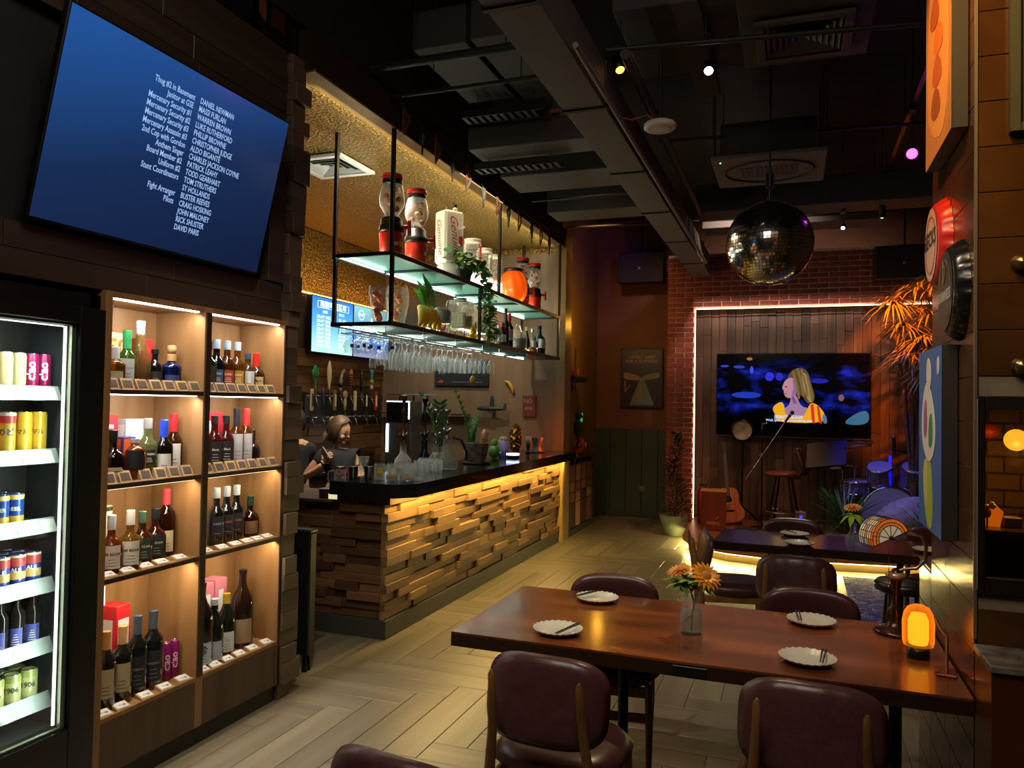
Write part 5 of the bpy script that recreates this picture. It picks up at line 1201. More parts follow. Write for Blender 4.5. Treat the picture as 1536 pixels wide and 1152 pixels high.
# ------------------------------------------------------------------ bunting
t = E('bunting_line', (-2.60, 0, 0), 'thin string of paper harp and toucan pennants along the bulkhead', 'bunting')
MB().tube([(0, 4.6, 3.76), (0, 5.3, 3.66), (0, 6.2, 3.62), (0, 7.2, 3.60), (0, 8.3, 3.62)], .003, 5).done('string', mat('string', '#2a221a', .7), t)
ys = [4.80, 5.06, 5.32, 5.60, 5.92, 6.26, 6.62, 6.90, 7.22, 7.60, 7.92, 8.22]
for i, y in enumerate(ys):
    zt = 3.755-.02*min(i, 6)-(.0 if i < 6 else .0)-.005*i
    if i % 2 == 0:
        h = E('harp_pennant', (-2.597, y, zt), 'brown harp shaped paper pennant, %s from the near end of the bunting' % ('first', 'second', 'third', 'fourth', 'fifth', 'sixth')[i//2], 'pennant', 'pennants on the bunting')
        o_ = [(-.05, 0), (-.035, .0), (.0, -.05), (.055, -.055), (.05, -.075), (.0, -.075), (-.03, -.045), (-.035, -.18), (.02, -.12), (.045, -.075), (.06, -.08), (.045, -.13), (-.035, -.225), (-.05, -.21)]
        MB().prism(o_, -.003, .003, 'YZ').done('harp', mat('harp_brown', '#6b3a20', .5), h)
        mb = MB()
        for k in range(4): mb.cyl(.0012, (0, -.02+.016*k, -.07), (0, -.03+.012*k, -.17+.02*k), 4)
        mb.done('strings', mat('harp_brown', '#6b3a20', .5), h)
    else:
        h = E('toucan_pennant', (-2.597, y, zt), 'dark bird shaped paper pennant, %s from the near end of the bunting' % ('first', 'second', 'third', 'fourth', 'fifth', 'sixth')[i//2], 'pennant', 'pennants on the bunting')
        o_ = [(-.045, -.01), (-.01, 0), (.03, -.02), (.04, -.06), (.05, -.11), (.03, -.17), (.01, -.20), (.005, -.25), (-.012, -.25), (-.012, -.19), (-.04, -.15), (-.05, -.10), (-.03, -.07), (-.055, -.05)]
        MB().prism(o_, -.003, .003, 'YZ').done('bird_body', mat('toucan_dark', '#16231f', .5), h)
        MB().prism([(-.01, -.09), (.02, -.10), (.0, -.18), (-.018, -.17)], .003, .005, 'YZ').done('breast', mat('toucan_pale', '#6d7468', .5), h)

# ------------------------------------------------------------------ things on the bar counter
CZ = 1.089
def tumbler(name, loc, label, prof, m, seg=18, cat='glass', group=None):
    t = E(name, loc, label, cat, group); MB().lathe(prof, seg=seg, cap=False).done('body', m, t); return t
cup = [(0, 0), (.030, 0), (.031, .005), (.036, .085), (.038, .088), (.034, .086), (.030, .01), (0, .01)]
tumbler('metal_cup', (-2.965, 4.80, CZ), 'brushed steel cup nearest the glass jug on the counter', cup, steel, cat='cup')
tumbler('metal_cup', (-2.875, 4.86, CZ), 'brushed steel cup right of the tall beer glass', [(r*.9, z*1.0) for r, z in cup], steel, cat='cup')
t = E('beer_glass', (-2.96, 4.93, CZ), 'tall footed beer glass with etched crest between steel cups', 'glass')
MB().lathe([(0, 0), (.030, 0), (.024, .012), (.022, .03), (.030, .07), (.042, .15), (.043, .152), (.040, .15), (.028, .07), (0, .035)], seg=20, cap=False).done('body', clear, t)
MB().lathe([(0, 0), (.012, 0), (.013, .0012), (0, .002)], c=(.0375, -.014, .11), seg=14, rot=Matrix.Rotation(pi/2, 3, 'Y') @ Matrix.Rotation(0, 3, 'X')).done('crest', mat('crest', '#b8bcb8', .4), t)
def mug(loc, label, drink=None, badge=None, rz=0, h=.115, r=.042):
    t = E('glass_mug', loc, label, 'mug', 'glass mugs on the bar counter', rz=rz)
    MB().lathe([(0, 0), (r*.9, 0), (r, .006), (r, h*.85), (r*.95, h), (r*.90, h), (r*.93, h*.8), (r*.92, .012), (0, .012)], seg=10, cap=False, smooth=False).done('body', clear, t)
    MB().tube([(0, r, .095), (0, r+.03, .09), (0, r+.035, .05), (0, r, .025)], .006, 8).done('handle', clear, t)
    if drink: MB().lathe([(0, .013), (r*.9, .013), (r*.9, .013+drink), (0, .013+drink)], seg=16).done('drink', glass('amber_drink', '#c98a1c', .5, '#e8b040', .1), t)
    if badge: MB().lathe([(r+.001, .05), (r+.001, .09)], seg=6, a0=-.45, a1=.45, cap=False).done('badge', mat('mugbadge_'+badge, badge, .5), t)
    return t
mug((-2.765, 4.83, CZ), 'clear glass mug with yellow badge, leftmost of the cluster', None, '#c9a020', -1.0)
mug((-2.70, 4.90, CZ), 'clear glass mug with yellow badge, second from the left', None, '#c9a020', -.9)
mug((-2.655, 4.80, CZ), 'glass mug with amber drink and white label at front', .03, '#c9c4b8', -.7)
mug((-2.60, 4.90, CZ), 'glass mug with a little amber drink behind the labelled one', .035, None, -.5)
mug((-2.545, 4.84, CZ), 'clear glass mug at the right front of the cluster', .012, None, -.3)
mug((-2.53, 4.97, CZ), 'clear glass mug at the right back of the cluster', None, None, -.3)
mug((-2.64, 5.02, CZ), 'clear glass mug in the back row of the cluster', None, None, -.5)
tum = [(0, 0), (.030, 0), (.031, .012), (.036, .10), (.034, .10), (.030, .014), (0, .014)]
base_t = None
for i, (x, y) in enumerate(((-2.76, 5.42), (-2.68, 5.40), (-2.80, 5.56), (-2.72, 5.54), (-2.64, 5.53), (-2.86, 5.70), (-2.76, 5.68))):
    tumbler('tumbler', (x, y, CZ), 'clear tumbler %s behind the glass mugs' % ('at front left', 'at front right', 'second row left', 'second row middle', 'second row right', 'third row left', 'third row right')[i], tum, clear, 14, group='tumblers on the bar counter')
def hookah(loc, label, h, bowl, mset, s_=1.0, rods=False):
    t = E('hookah', loc, label, 'hookah')
    MB().lathe([(0, 0), (.07*s_, 0), (.078*s_, .02), (.07*s_, .07), (.03*s_, .12), (.026*s_, .20*s_), (.03*s_, .205*s_), (.022*s_, .205*s_)], seg=24, cap=False).done('glass_base', bowl, t)
    z = .20*s_
    MB().lathe([(.026, z), (.030, z+.02), (.012, z+.03), (.012, z+.05), (.034, z+.06), (.034, z+.075), (.010, z+.09), (.009, h*.62), (.018, h*.65), (.010, h*.70), (.014, h*.78), (.009, h*.8), (.009, h*.88), (.020, h*.92), (.028, h*.97), (.024, h), (0, h-.01)], seg=18).done('stem', mset[0], t)
    MB().lathe([(.012, h*.70), (.016, h*.72), (.016, h*.78), (.012, h*.80)], seg=14, cap=False).done('grip', mset[1], t)
    MB().tube([(0, .02, z+.065), (0, .07, z+.09)], [.008, .012], 8).tube([(0, -.02, z+.065), (0, -.07, z+.09)], [.008, .012], 8).done('hose_port', mset[1], t)
    if rods:
        MB().tube([(.05, 0, z+.02), (.12, .02, z+.0), (.15, .06, z-.1), (.13, .12, z-.16), (.08, .2, z-.17)], .012, 8).done('hose', mat('hose_dark', '#1b1b1d', .5), t)
    return t
cg = glass('hookah_glass', '#c9d2d2', .18, '#f2f6f6', .05, .8)
hookah((-3.10, 5.80, CZ), 'tall hookah with dark ringed stem and clear base', .62, cg, (mat('bronze_stem', '#4a3620', .35, .8), mat('hookah_black', '#101010', .35)))
hookah((-3.05, 6.10, CZ), 'black hookah with dark blue base behind the tumblers', .60, glass('navy_glass', '#10162a', .8, '#1a2240', .1), (mat('gun_metal', '#25262a', .3, .8), mat('hookah_black', '#101010', .35)))
hookah((-2.90, 6.02, CZ), 'silver stemmed hookah with clear base, left of the pair', .50, cg, (steel, chrome))
hookah((-2.72, 5.86, CZ), 'large clear hookah with silver stem and dark hose', .50, cg, (steel, chrome), 1.25, True)
# stone bowl and cone, plant, kettle lamp
t = E('stone_planter', (-2.74, 6.55, CZ), 'rough grey stone planter on a black tray', 'planter')
MB().lathe([(0, 0), (.13, 0), (.135, .012), (.12, .02), (0, .02)], seg=20).done('tray', black, t)
MB().lathe([(0, .02), (.08, .02), (.105, .10), (.12, .19), (.11, .195), (.09, .12), (0, .10)], seg=9, smooth=False).done('stone', rough_mat('planter_stone', '#4c4842', '#7d766c', 18, .8, .6), t)
t = E('waffle_cone', (-2.72, 6.60, CZ+.10), 'toy waffle cone standing in the stone planter', 'ornament')
MB().lathe([(0, 0), (.010, .01), (.035, .13), (.038, .135), (0, .135)], seg=16, rot=Matrix.Rotation(-.12, 3, 'X') @ Matrix.Rotation(.2, 3, 'Y')).done('cone', rough_mat('waffle', '#b58a4c', '#cfa466', 60, .7, .5), t)
MB().sph((.03, .02, .165), (.033, .033, .05), 14, 9).done('scoop', mat('scoop', '#caa07c', .6), t)
def zz_plant(loc, label, stems, s_=1.0, pot=True):
    t = E('leafy_plant', loc, label, 'plant')
    if pot: MB().lathe([(0, 0), (.045, 0), (.06, .10), (.055, .10), (0, .09)], seg=18).done('pot', mat('pot_grey', '#8a8f90', .5), t)
    for (a, L_, lean) in stems:
        P_ = [Vector((0, 0, .08))+Vector((cos(a)*lean*f_*f_, sin(a)*lean*f_*f_, L_*f_)) for f_ in (0, .25, .5, .75, 1)]
        o = MB().tube(P_, [.007, .006, .005, .004, .002], 6).done('stem', mat('plant_stem', '#3c6a30', .5), t)
        mb = MB()
        for k in range(2, 12):
            f_ = k/12*1.0; p = P_[min(int(f_*4), 3)].lerp(P_[min(int(f_*4)+1, 4)], f_*4 % 1)
            for s2 in (-1, 1): leaf(mb, p, Vector((cos(a+pi/2)*s2+cos(a)*.4, sin(a+pi/2)*s2+sin(a)*.4, .7)), (cos(a), sin(a), -.2), .085*s_, .038*s_)
        mb.done('foliage', leafmat('zz_leaf', '#23502a', '#4a8240'), t, kind='stuff')
    return t
zz_plant((-3.02, 6.35, CZ), 'tall arching leafy plant rising behind the counter hookahs', [(-2.2, .58, .22), (-1.2, .5, .1)])
zz_plant((-2.98, 6.95, CZ), 'second leafy plant with thin stems behind the planter', [(-2.3, .62, .18), (.6, .40, .12), (1.6, .34, .16)], .8)
t = E('green_pear_ornament', (-2.84, 7.26, CZ), 'green pear shaped ornament beside the glowing ring', 'ornament')
MB().sph((0, 0, .07), (.065, .065, .07)).sph((0, 0, .15), (.038, .038, .05)).done('pear', mat('pear_green', '#5c9a44', .35), t); MB().cyl(.004, (0, 0, .19), (.004, .01, .23), 6).done('stalk', mat('stalk', '#8a8a60', .5), t)
t = E('lilac_ornament', (-2.88, 7.62, CZ), 'small lilac ornament with a cream top on the counter', 'ornament')
MB().lathe([(0, 0), (.05, 0), (.055, .08), (.06, .12), (.04, .17), (0, .175)], seg=14).done('body', mat('lilac', '#8f86a4', .5), t); MB().sph((0, 0, .19), (.045, .045, .022)).sph((-.03, -.03, .15), (.022, .022, .03)).done('top', mat('lilac_top', '#b8aa88', .5), t)
t = E('ring_light', (-2.70, 7.42, CZ), 'small black speaker with glowing white ring on the counter', 'lamp')
MB().lathe([(0, 0), (.06, 0), (.065, .01), (.065, .03), (0, .03)], seg=24).done('base', black, t)
MB().lathe([(.066, .031), (.067, .031), (.067, .048), (.066, .048)], seg=28, cap=False).lathe([(0, .048), (.066, .048)], seg=28, cap=False).done('glow_ring', emis('ring_led', '#b8ccff', 5), t)
t = E('gilded_ornament', (-2.90, 8.05, CZ), 'gilded carved column ornament near the far end', 'ornament')
def wob2(p): a = atan2(p.y, p.x); k = 1+.22*sin(5*a)*sin(13*p.z)+.1*sin(23*p.z+a*3); return Vector((p.x*k, p.y*k, p.z))
MB().sph((0, 0, .17), (.065, .065, .17), 36, 40, fn=wob2).lathe([(0, 0), (.06, 0), (.06, .02), (0, .02)], seg=20).done('carving', mat('gilt', '#8a6a30', .3, .9), t)
t = E('torch_lamp', (-2.82, 8.26, CZ), 'small black stand with a cream shade beside the gilded ornament', 'lamp')
MB().lathe([(0, 0), (.04, 0), (.02, .02), (.012, .03), (.03, .08), (.012, .10), (0, .10)], seg=16).done('stand', black, t); MB().lathe([(0, .10), (.030, .10), (.034, .19), (0, .19)], seg=16).done('shade', mat('cream_shade', '#b0a88c', .5), t)
t = E('grey_stand', (-2.78, 8.46, CZ), 'dark grey moulded pedestal stand at the far end of counter', 'stand')
MB().lathe([(0, 0), (.09, 0), (.095, .01), (.06, .03), (.045, .08), (.07, .16), (.075, .17), (0, .175)], seg=20).done('pedestal', mat('stand_grey', '#4b5256', .4), t)
# things on the lower worktop
t = E('glass_jug', (-3.14, 4.90, .95+.0), 'clear glass water jug with steel lid on the lower worktop', 'jug')
MB().lathe([(0, 0), (.042, 0), (.044, .01), (.044, .15), (.038, .19), (.036, .20)], seg=20, cap=False).done('glass', clear, t)
MB().lathe([(0, .198), (.040, .198), (.040, .212), (0, .214)], seg=18).done('lid', steel, t)
MB().tube([(-.03, -.03, .185), (-.062, -.055, .175), (-.066, -.06, .12), (-.03, -.03, .06)], .006, 8).done('handle', clear, t)
t = E('dark_box', (-3.10, 4.76, .95), 'low dark box on the lower worktop in front of the jug', 'box')
MB().cbox(-.09, .09, -.05, .05, 0, .06, .003).done('body', mat('box_brown', '#2f2620', .5), t); MB().cbox(-.10, .10, -.055, .055, .06, .066, .002).done('lid', mat('box_lid', '#8a8478', .5), t)
t = E('tablet', (-2.96-.08, 4.66, .95), 'small lit tablet standing under the end of the black counter', 'tablet')
MB().cbox(-.04, .04, 0, .008, 0, .045, .002).done('case', black, t); MB().box(-.036, .036, -.001, 0, .004, .041).done('screen', emis('tablet_screen', '#d8cf9c', 1.0), t)

# ------------------------------------------------------------------ wall things beyond the bar (beige wall y = 8.95)
WY = 8.93
t = E('framed_picture', (-3.955, WY, 1.93), 'wide dark framed picture hanging above the counter plants', 'picture')
MB().cbox(-.37, .37, -.02, .015, -.07, .26, .004).done('frame', mat('slate_frame', '#20242c', .4), t)
mb = MB(); add_text(mb, 'GUINNESS', .05, frame_mat((.12, -.0215, .20), (1, 0, 0), (0, 0, 1)), 0); mb.box(-.13, .28, -.0225, -.0205, -.022, -.018); mb.done('print', mat('pic_white', '#a8a8a4', .5), t)
MB().prism([(-.34, -.03), (-.26, -.03), (-.25, .0), (-.29, .01)], -.0225, -.0205, 'XZ').done('orange_mark', mat('pic_orange', '#9c4a24', .5), t)
t = E('banana_ornament', (-3.30, WY-.01, 1.86), 'yellow banana ornament fixed to the beige wall', 'ornament')
MB().tube([(-.07, 0, .07), (-.02, 0, .05), (.02, 0, .0), (.04, 0, -.06), (.045, 0, -.085)], [.006, .022, .026, .02, .006], 10).done('banana', mat('banana_dull', '#b8902a', .5), t)
t = E('lemon_ornament', (-3.24, 7.2, 1.95), 'lemon ornament hanging on a string below the glasses', 'ornament'); t.location = (-2.75, 6.45, 1.86)
MB().sph((0, 0, 0), (.026, .026, .038), 14, 10).done('lemon', mat('lemon_orn', '#b59a22', .5), t); MB().cyl(.002, (0, 0, .035), (0, 0, .27), 5).done('string', brass, t)
t = E('model_plane', (-3.52, 8.86, 1.58), 'dark model aeroplane mounted on the beige wall', 'model plane')
MB().lathe([(0, -.20), (.025, -.17), (.032, 0), (.02, .14), (0, .2)], seg=12, rot=Matrix.Rotation(pi/2, 3, 'Y') @ Matrix.Rotation(0, 3, 'Z')).done('fuselage', mat('plane_dark', '#20302c', .5), t)
MB().cyl(.008, (0, 0, 0), (0, .088, 0), 8).done('wall_mount', blackmetal, t)
MB().prism([(-.03, -.05), (.05, -.05), (.03, .16), (.0, .16)], -.02, .0, 'XZ').prism([(.14, -.02), (.2, -.02), (.2, .07), (.18, .07)], -.01, .0, 'XZ').done('wing', mat('plane_dark', '#20302c', .5), t)
t = E('red_card', (-3.06, WY, 1.55), 'dark red printed card on the beige wall at the far end', 'poster')
MB().cbox(-.07, .10, -.006, .01, -.06, .20, .001).done('card', mat('red_card', '#5c2a26', .5), t)
mb = MB(); add_text(mb, 'NO', .07, frame_mat((.0, -.0075, .13), (1, 0, 0), (0, 0, 1)), 0); add_text(mb, 'BEER', .05, frame_mat((.01, -.0075, .04), (1, 0, 0), (0, 0, 1)), 0); mb.done('print', mat('card_pale', '#a08070', .5), t)
t = E('wall_shelf', (-4.45, 8.85, 1.50), 'thin wall shelf with cups behind the hookahs', 'shelf')
MB().cbox(-.56, .62, -.07, .08, -.008, .008, .002).done('board', steel, t)
for i in range(5):
    tumbler('white_cup', (-4.86+.12*i, 8.85, 1.509), '%s pale jar from the left on the thin wall shelf' % ('first', 'second', 'third', 'fourth', 'fifth')[i], [(0, 0), (.04, 0), (.045, .01), (.045, .12), (.03, .14), (0, .14)], mat('jar_pale', '#8f8a7c', .4), cat='jar')
t = E('hanging_rail', (-4.5, 8.88, 1.74), 'chrome rail with utensils above the thin wall shelf', 'rail')
MB().cyl(.008, (-.5, 0, 0), (.25, 0, 0), 8).done('rod', chrome, t)
for i in range(3): MB().cyl(.012, (-.3+.2*i, -.02, -.01), (-.3+.2*i, -.02, -.14), 8).done('utensil', blackmetal, t)
# tall lit espresso style dispenser tower
t = E('drink_cooler', (-4.46, 8.35, 0), 'tall steel drink cooler with bright vertical light behind the hookahs', 'drink cooler')
MB().cbox(-.17, .17, -.15, .15, 0, .88, .01).done('lower_body', mat('cooler_steel', '#6b6e70', .25, .8), t)
t = [o for o in [t]][0]; MB().cbox(-.17, .17, -.15, .15, .88, 1.66, .01).done('body', mat('cooler_steel', '#6b6e70', .25, .8), t)
MB().box(-.15, .15, -.153, -.150, 1.40, 1.64).done('display', mat('cooler_black', '#07080a', .2), t)
MB().box(-.155, .14, -.160, -.154, 1.645, 1.655).box(.14, .15, -.160, -.154, 1.44, 1.655).box(-.155, -.13, -.162, -.154, 1.04, 1.38).done('light_strip', emis('cooler_led', '#dfe8ff', 8), t)
MB().box(.0, .14, -.155, -.150, .90, 1.36).done('mirror_panel', chrome, t)
# ------------------------------------------------------------------ low bookcase, small shelf and hanging ornament beyond the bar
bc = E('bookcase', (0, 0, 0), 'low dark green bookcase full of framed covers beyond the bar', 'bookcase')
grn = mat('bookcase_green', '#2c3a30', .5)
MB().cbox(-2.815, -2.60, 9.22, 9.26, 0, .95, .002).cbox(-2.815, -2.60, 10.36, 10.40, 0, .95, .002).cbox(-2.815, -2.60, 9.22, 10.40, .95, .98, .002).cbox(-2.815, -2.60, 9.26, 10.36, .0, .08, .002).cbox(-2.815, -2.80, 9.26, 10.36, .08, .95, .002).done('carcass', grn, bc)
for i in range(1, 4): MB().cbox(-2.80, -2.605, 9.26+.275*i-.012, 9.26+.275*i+.012, .08, .95, .002).done('divider', mat('divider_black', '#14130f', .5), bc)
for z in (.36, .50, .60): pass
RB = random.Random(9)
for i in range(4):
    zz = .09
    for hh in (.34, .15, .15, .24)[::1]:
        MB().cbox(-2.64, -2.61, 9.285+.275*i, 9.285+.275*i+.225, zz, zz+hh-.03, .003).done('cover', mat('cover_%d' % RB.randrange(5), RB.choice(('#6b3a2a', '#8a5a44', '#7a4a38', '#a07a5c', '#4a2c24')), .5), bc)
        zz += hh-.02
sh = E('wall_shelf', (0, 0, 0), 'small carved wall shelf in the corner past the bar', 'shelf')
MB().cbox(-2.815, -2.62, 9.45, 10.2, 2.0, 2.03, .003).cbox(-2.815, -2.64, 9.5, 10.15, 1.95, 2.0, .003).done('board', mat('shelf_olive', '#3a3622', .5), sh)
MB().tube([(-2.81, 9.62, 1.95), (-2.72, 9.62, 1.93), (-2.68, 9.62, 1.86), (-2.74, 9.62, 1.80), (-2.81, 9.62, 1.84)], .015, 8).done('bracket', mat('shelf_pewter', '#5c584c', .4, .6), sh)
t = E('wire_ornament', (-2.68, 9.7, 2.03), 'small dark wire tower ornament on the corner shelf', 'ornament')
MB().cbox(-.04, .04, -.06, .06, 0, .08, .004).done('base', mat('orn_orange', '#b06a3a', .5), t)
for a in (-.03, .03): MB().cyl(.004, (0, a, .08), (0, a*.5, .36), 6).done('upright', mat('orn_dark', '#3a1c14', .5), t)
for k in range(4): MB().cyl(.003, (0, -.03+.002*k, .12+.06*k), (0, .03-.002*k, .12+.06*k), 6).done('rung', mat('orn_dark', '#3a1c14', .5), t)
t = E('hanging_puppet', (-2.66, 9.8, 1.22), 'black hanging bird puppet with green glints above the bookcase', 'ornament')
MB().cyl(.002, (0, 0, .3), (-.02, -.1, .72), 5).cyl(.002, (0, 0, .3), (-.02, .1, .72), 5).done('strings', mat('string', '#2a221a', .7), t)
MB().sph((0, 0, .12), (.06, .08, .12)).sph((0, .02, .28), (.05, .055, .06)).done('body', black, t); MB().sph((.03, .06, .30), .022, 10, 8).sph((.035, .03, .23), (.02, .03, .04), 10, 8).done('green_eyes', mat('puppet_green', '#2f9a4c', .3, emit='#30c060', es=.5), t)
MB().cyl(.008, (0, -.02, .02), (0, -.03, -.12), 6).cyl(.008, (0, .03, .02), (0, .03, -.12), 6).sph((.02, -.03, -.13), (.03, .02, .012), 8, 6).sph((.02, .03, -.13), (.03, .02, .012), 8, 6).done('legs', black, t)
t = E('red_toy', (-2.68, 9.95, .98), 'red rounded toy with white dots on top of the bookcase', 'toy')
MB().sph((0, .08, .13), (.06, .09, .09)).sph((0, -.08, .06), (.055, .11, .06)).done('body', mat('toy_red', '#b3261c', .4), t); MB().sph((.03, .17, .13), (.03, .035, .035)).sph((0, -.05, .13), .02).done('white_tuft', mat('toy_white', '#c9c4a8', .5), t)
t = E('brass_bell', (-2.64, 9.62, .98), 'little brass bell on the near end of the bookcase', 'bell')
MB().lathe([(0, .06), (.02, .055), (.03, .02), (.045, 0)], seg=16).cyl(.005, (0, 0, .06), (0, 0, .14), 8).sph((0, 0, .15), .014, 8, 6).done('body', brass, t)

# ------------------------------------------------------------------ black trolley at the bar gap
t = E('trolley', (-2.82, 3.97, 0), 'slim black cabinet on short legs in the gap beside the bar', 'trolley')
MB().cbox(-.32, .08, .0, .07, .10, .84, .008).done('body', mat('trolley_black', '#15171a', .4), t)
MB().cbox(-.325, .083, -.004, .074, .84, .86, .004).done('top', mat('trolley_top', '#202327', .3), t)
for x in (-.28, .045):
    for y in (.018, .052): MB().cyl(.018, (x, y, 0), (x, y, .10), 10, r2=.012).done('leg', blackmetal, t)
# ------------------------------------------------------------------ tables
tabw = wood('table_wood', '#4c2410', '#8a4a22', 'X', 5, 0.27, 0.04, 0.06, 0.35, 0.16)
tabe = wood('table_edge_wood', '#20130b', '#362014', 'X', 5, 0.4, 0.04, 0.1, 0, 0.1)
def table(label, x0, x1, y0, y1, legs, clip=None, skew=0.0, tw=tabw):
    t = E('dining_table', (x0, y0, 0), label, 'table'); w_, d_ = x1-x0, y1-y0
    MB().prism([(.0, 0), (w_, 0), (w_, d_), (skew, d_)], .742, .75).prism([(.004, .004), (w_, .004), (w_, d_-.004), (skew+.004, d_-.004)], .738, .7425).done('top_surface', tw, t)
    MB().prism([(.0, 0), (w_, 0), (w_, d_), (skew, d_)], .695, .7415).done('top_edge', tabe, t)
    for (lx, ly) in legs:
        MB().cyl(.022, (lx, ly, .02), (lx, ly, .695), 12).cbox(lx-.16, lx+.16, ly-.16, ly+.16, 0, .012, .004).cbox(lx-.1, lx+.1, ly-.1, ly+.1, .687, .695, .002).done('pedestal', blackmetal, t)
    if clip: MB().cbox(clip, clip+.12, -.004, .03, .70, .735, .002).done('edge_bracket', mat('bracket_dark', '#14181a', .4), t)
    return t
table('large dark wooden dining table in the foreground with four plates', -1.255, .538, 2.775, 3.61, [(.60, .42), (1.62, .42)], .86, 0.01)
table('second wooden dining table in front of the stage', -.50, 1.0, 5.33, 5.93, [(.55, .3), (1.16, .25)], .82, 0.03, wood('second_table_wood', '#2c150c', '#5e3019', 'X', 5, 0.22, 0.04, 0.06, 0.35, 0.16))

# ------------------------------------------------------------------ chairs
leather = rough_mat('burgundy_leather', '#492829', '#502d2d', 90, 0.34, 0.12, 0, 0, 0.002)
chw = wood('chair_wood', '#6b4826', '#946838', 'Z', 10, 0.4, 0.08, 0.1)
def make_chair(label, loc, rz, group='burgundy dining chairs'):
    t = E('dining_chair', loc, label, 'chair', group, rz)
    s_ = MB().pad(.46, .45, .095, (0, .0, .455), 14, 3.2, 5).done('seat', leather, t)
    MB().tube([(.222*cos(a)*(abs(cos(a))**(2/3.2-1) if abs(cos(a)) > .01 else 1)*1.0, .217*sin(a)*(abs(sin(a))**(2/3.2-1) if abs(sin(a)) > .01 else 1), .452) for a in [2*pi*i/36+.001 for i in range(37)]], .005, 6).done('piping', leather, s_)
    rot = (RX(radians(90-11))).to_3x3()
    b_ = MB().pad(.43, .285, .055, (0, -.222, .688), 18, 3.6, 6, -.045, rot, 0, (-.34, .34)).done('backrest', leather, t)
    for sx in (-1, 1):
        MB().tube([(sx*.175, -.21, 0), (sx*.180, -.222, .22), (sx*.178, -.236, .42), (sx*.158, -.262, .58), (sx*.150, -.284, .70), (sx*.149, -.297, .775), (sx*.149, -.299, .79)], [.013, .018, .019, .016, .0145, .012, .004], 10).done('leg', chw, t)
        MB().tube([(sx*.185, .185, 0), (sx*.185, .185, .25), (sx*.180, .178, .43)], [.012, .017, .018], 10).done('leg', chw, t)
        MB().cbox(sx*.182-.009, sx*.182+.009, -.21, .18, .22, .25, .004).done('stretcher', chw, t)
        MB().cyl(.006, (sx*.152, -.295, .755), (sx*.152, -.30, .752), 8).done('screw_cap', mat('screw_dark', '#2a1a10', .5), t)
    MB().cbox(-.18, .18, .165, .185, .375, .42, .004).cbox(-.18, .18, -.235, -.215, .375, .42, .004).cbox(-.185, -.165, -.22, .17, .375, .42, .004).cbox(.165, .185, -.22, .17, .375, .42, .004).done('seat_frame', chw, t)
    MB().cbox(-.175, .175, .178, .192, .27, .31, .003).done('front_rail', chw, t)
    return t
ch = make_chair('burgundy chair seen from behind at the near left of the big table', (-.745, 2.62, 0), radians(-3))
dup(ch, (.065, 2.70, 0), radians(-2), 'burgundy chair seen from behind at the near right of the big table')
dup(ch, (-.84, 1.80, 0), radians(-8), 'burgundy chair cut off by the bottom edge, nearest the camera')
dup(ch, (-.785, 3.53, 0), pi+radians(8), 'burgundy chair facing the camera behind the left half of the big table')
dup(ch, (.08, 3.61, 0), pi+radians(1), 'burgundy chair behind the right half of the big table')
dup(ch, (.03, 4.80, 0), radians(-3), 'burgundy chair with its back to us at the second table')
dup(ch, (-.36, 5.40, 0), radians(-78), 'burgundy chair seen from the side at the left end of second table')
dup(ch, (.0, 5.97, 0), pi, 'burgundy chair tucked in behind the middle of the second table')
dup(ch, (.98, 6.0, 0), pi+.1, 'burgundy chair behind the right end of the second table')
t = E('stool', (.64, 5.22, 0), 'round dark padded stool standing beside the second table', 'stool')
MB().lathe([(0, .55), (.14, .55), (.165, .565), (.165, .60), (.15, .615), (0, .62)], seg=28).done('seat', mat('stool_seat', '#1b1318', .35), t)
for a in (pi/4, 3*pi/4, 5*pi/4, 7*pi/4): MB().cyl(.016, (.17*cos(a), .17*sin(a), 0), (.11*cos(a), .11*sin(a), .55), 10).done('leg', mat('stool_leg', '#2c1c18', .4), t)
MB().tube([(.145*cos(a), .145*sin(a), .22) for a in [2*pi*i/20 for i in range(21)]], .008, 6).done('foot_ring', mat('stool_leg', '#2c1c18', .4), t)

# ------------------------------------------------------------------ plates and chopsticks
porc = mat('porcelain', '#c9c6b8', .22, coat=.4)
def plate(loc, label, rzc, r=.098):
    t = E('plate', loc, label, 'plate', 'white plates on the tables')
    mb = MB(); n = 48; prof = [(0, .006), (.5, .006), (.72, .010), (.98, .022), (1.0, .0225), (.98, .019), (.70, .004), (.55, .0), (0, .0)]
    vs, fs = [], []
    for q, z in prof:
        for i in range(n):
            a = 2*pi*i/n; k = 1+(.012*(q > .7)*cos(a*24)); dz = .0016*(q > .6)*cos(a*24)
            vs.append((r*q*k*cos(a), r*q*k*sin(a), z+dz))
    for j in range(len(prof)-1):
        for i in range(n): fs.append((j*n+i, j*n+(i+1) % n, (j+1)*n+(i+1) % n, (j+1)*n+i))
    mb.add(vs, fs, 0, True); mb.done('dish', porc, t)
    return t
def sticks(loc, label, rz, L_=.15):
    t = E('chopsticks', loc, label, 'chopsticks', 'chopsticks on the plates', rz)
    for dx in (-.004, .005): MB().cyl(.0022, (dx, -L_/2, 0), (dx*1.4, L_/2, .008), 8, r2=.0032).done('stick', mat('stick_black', '#121010', .4), t)
    return t
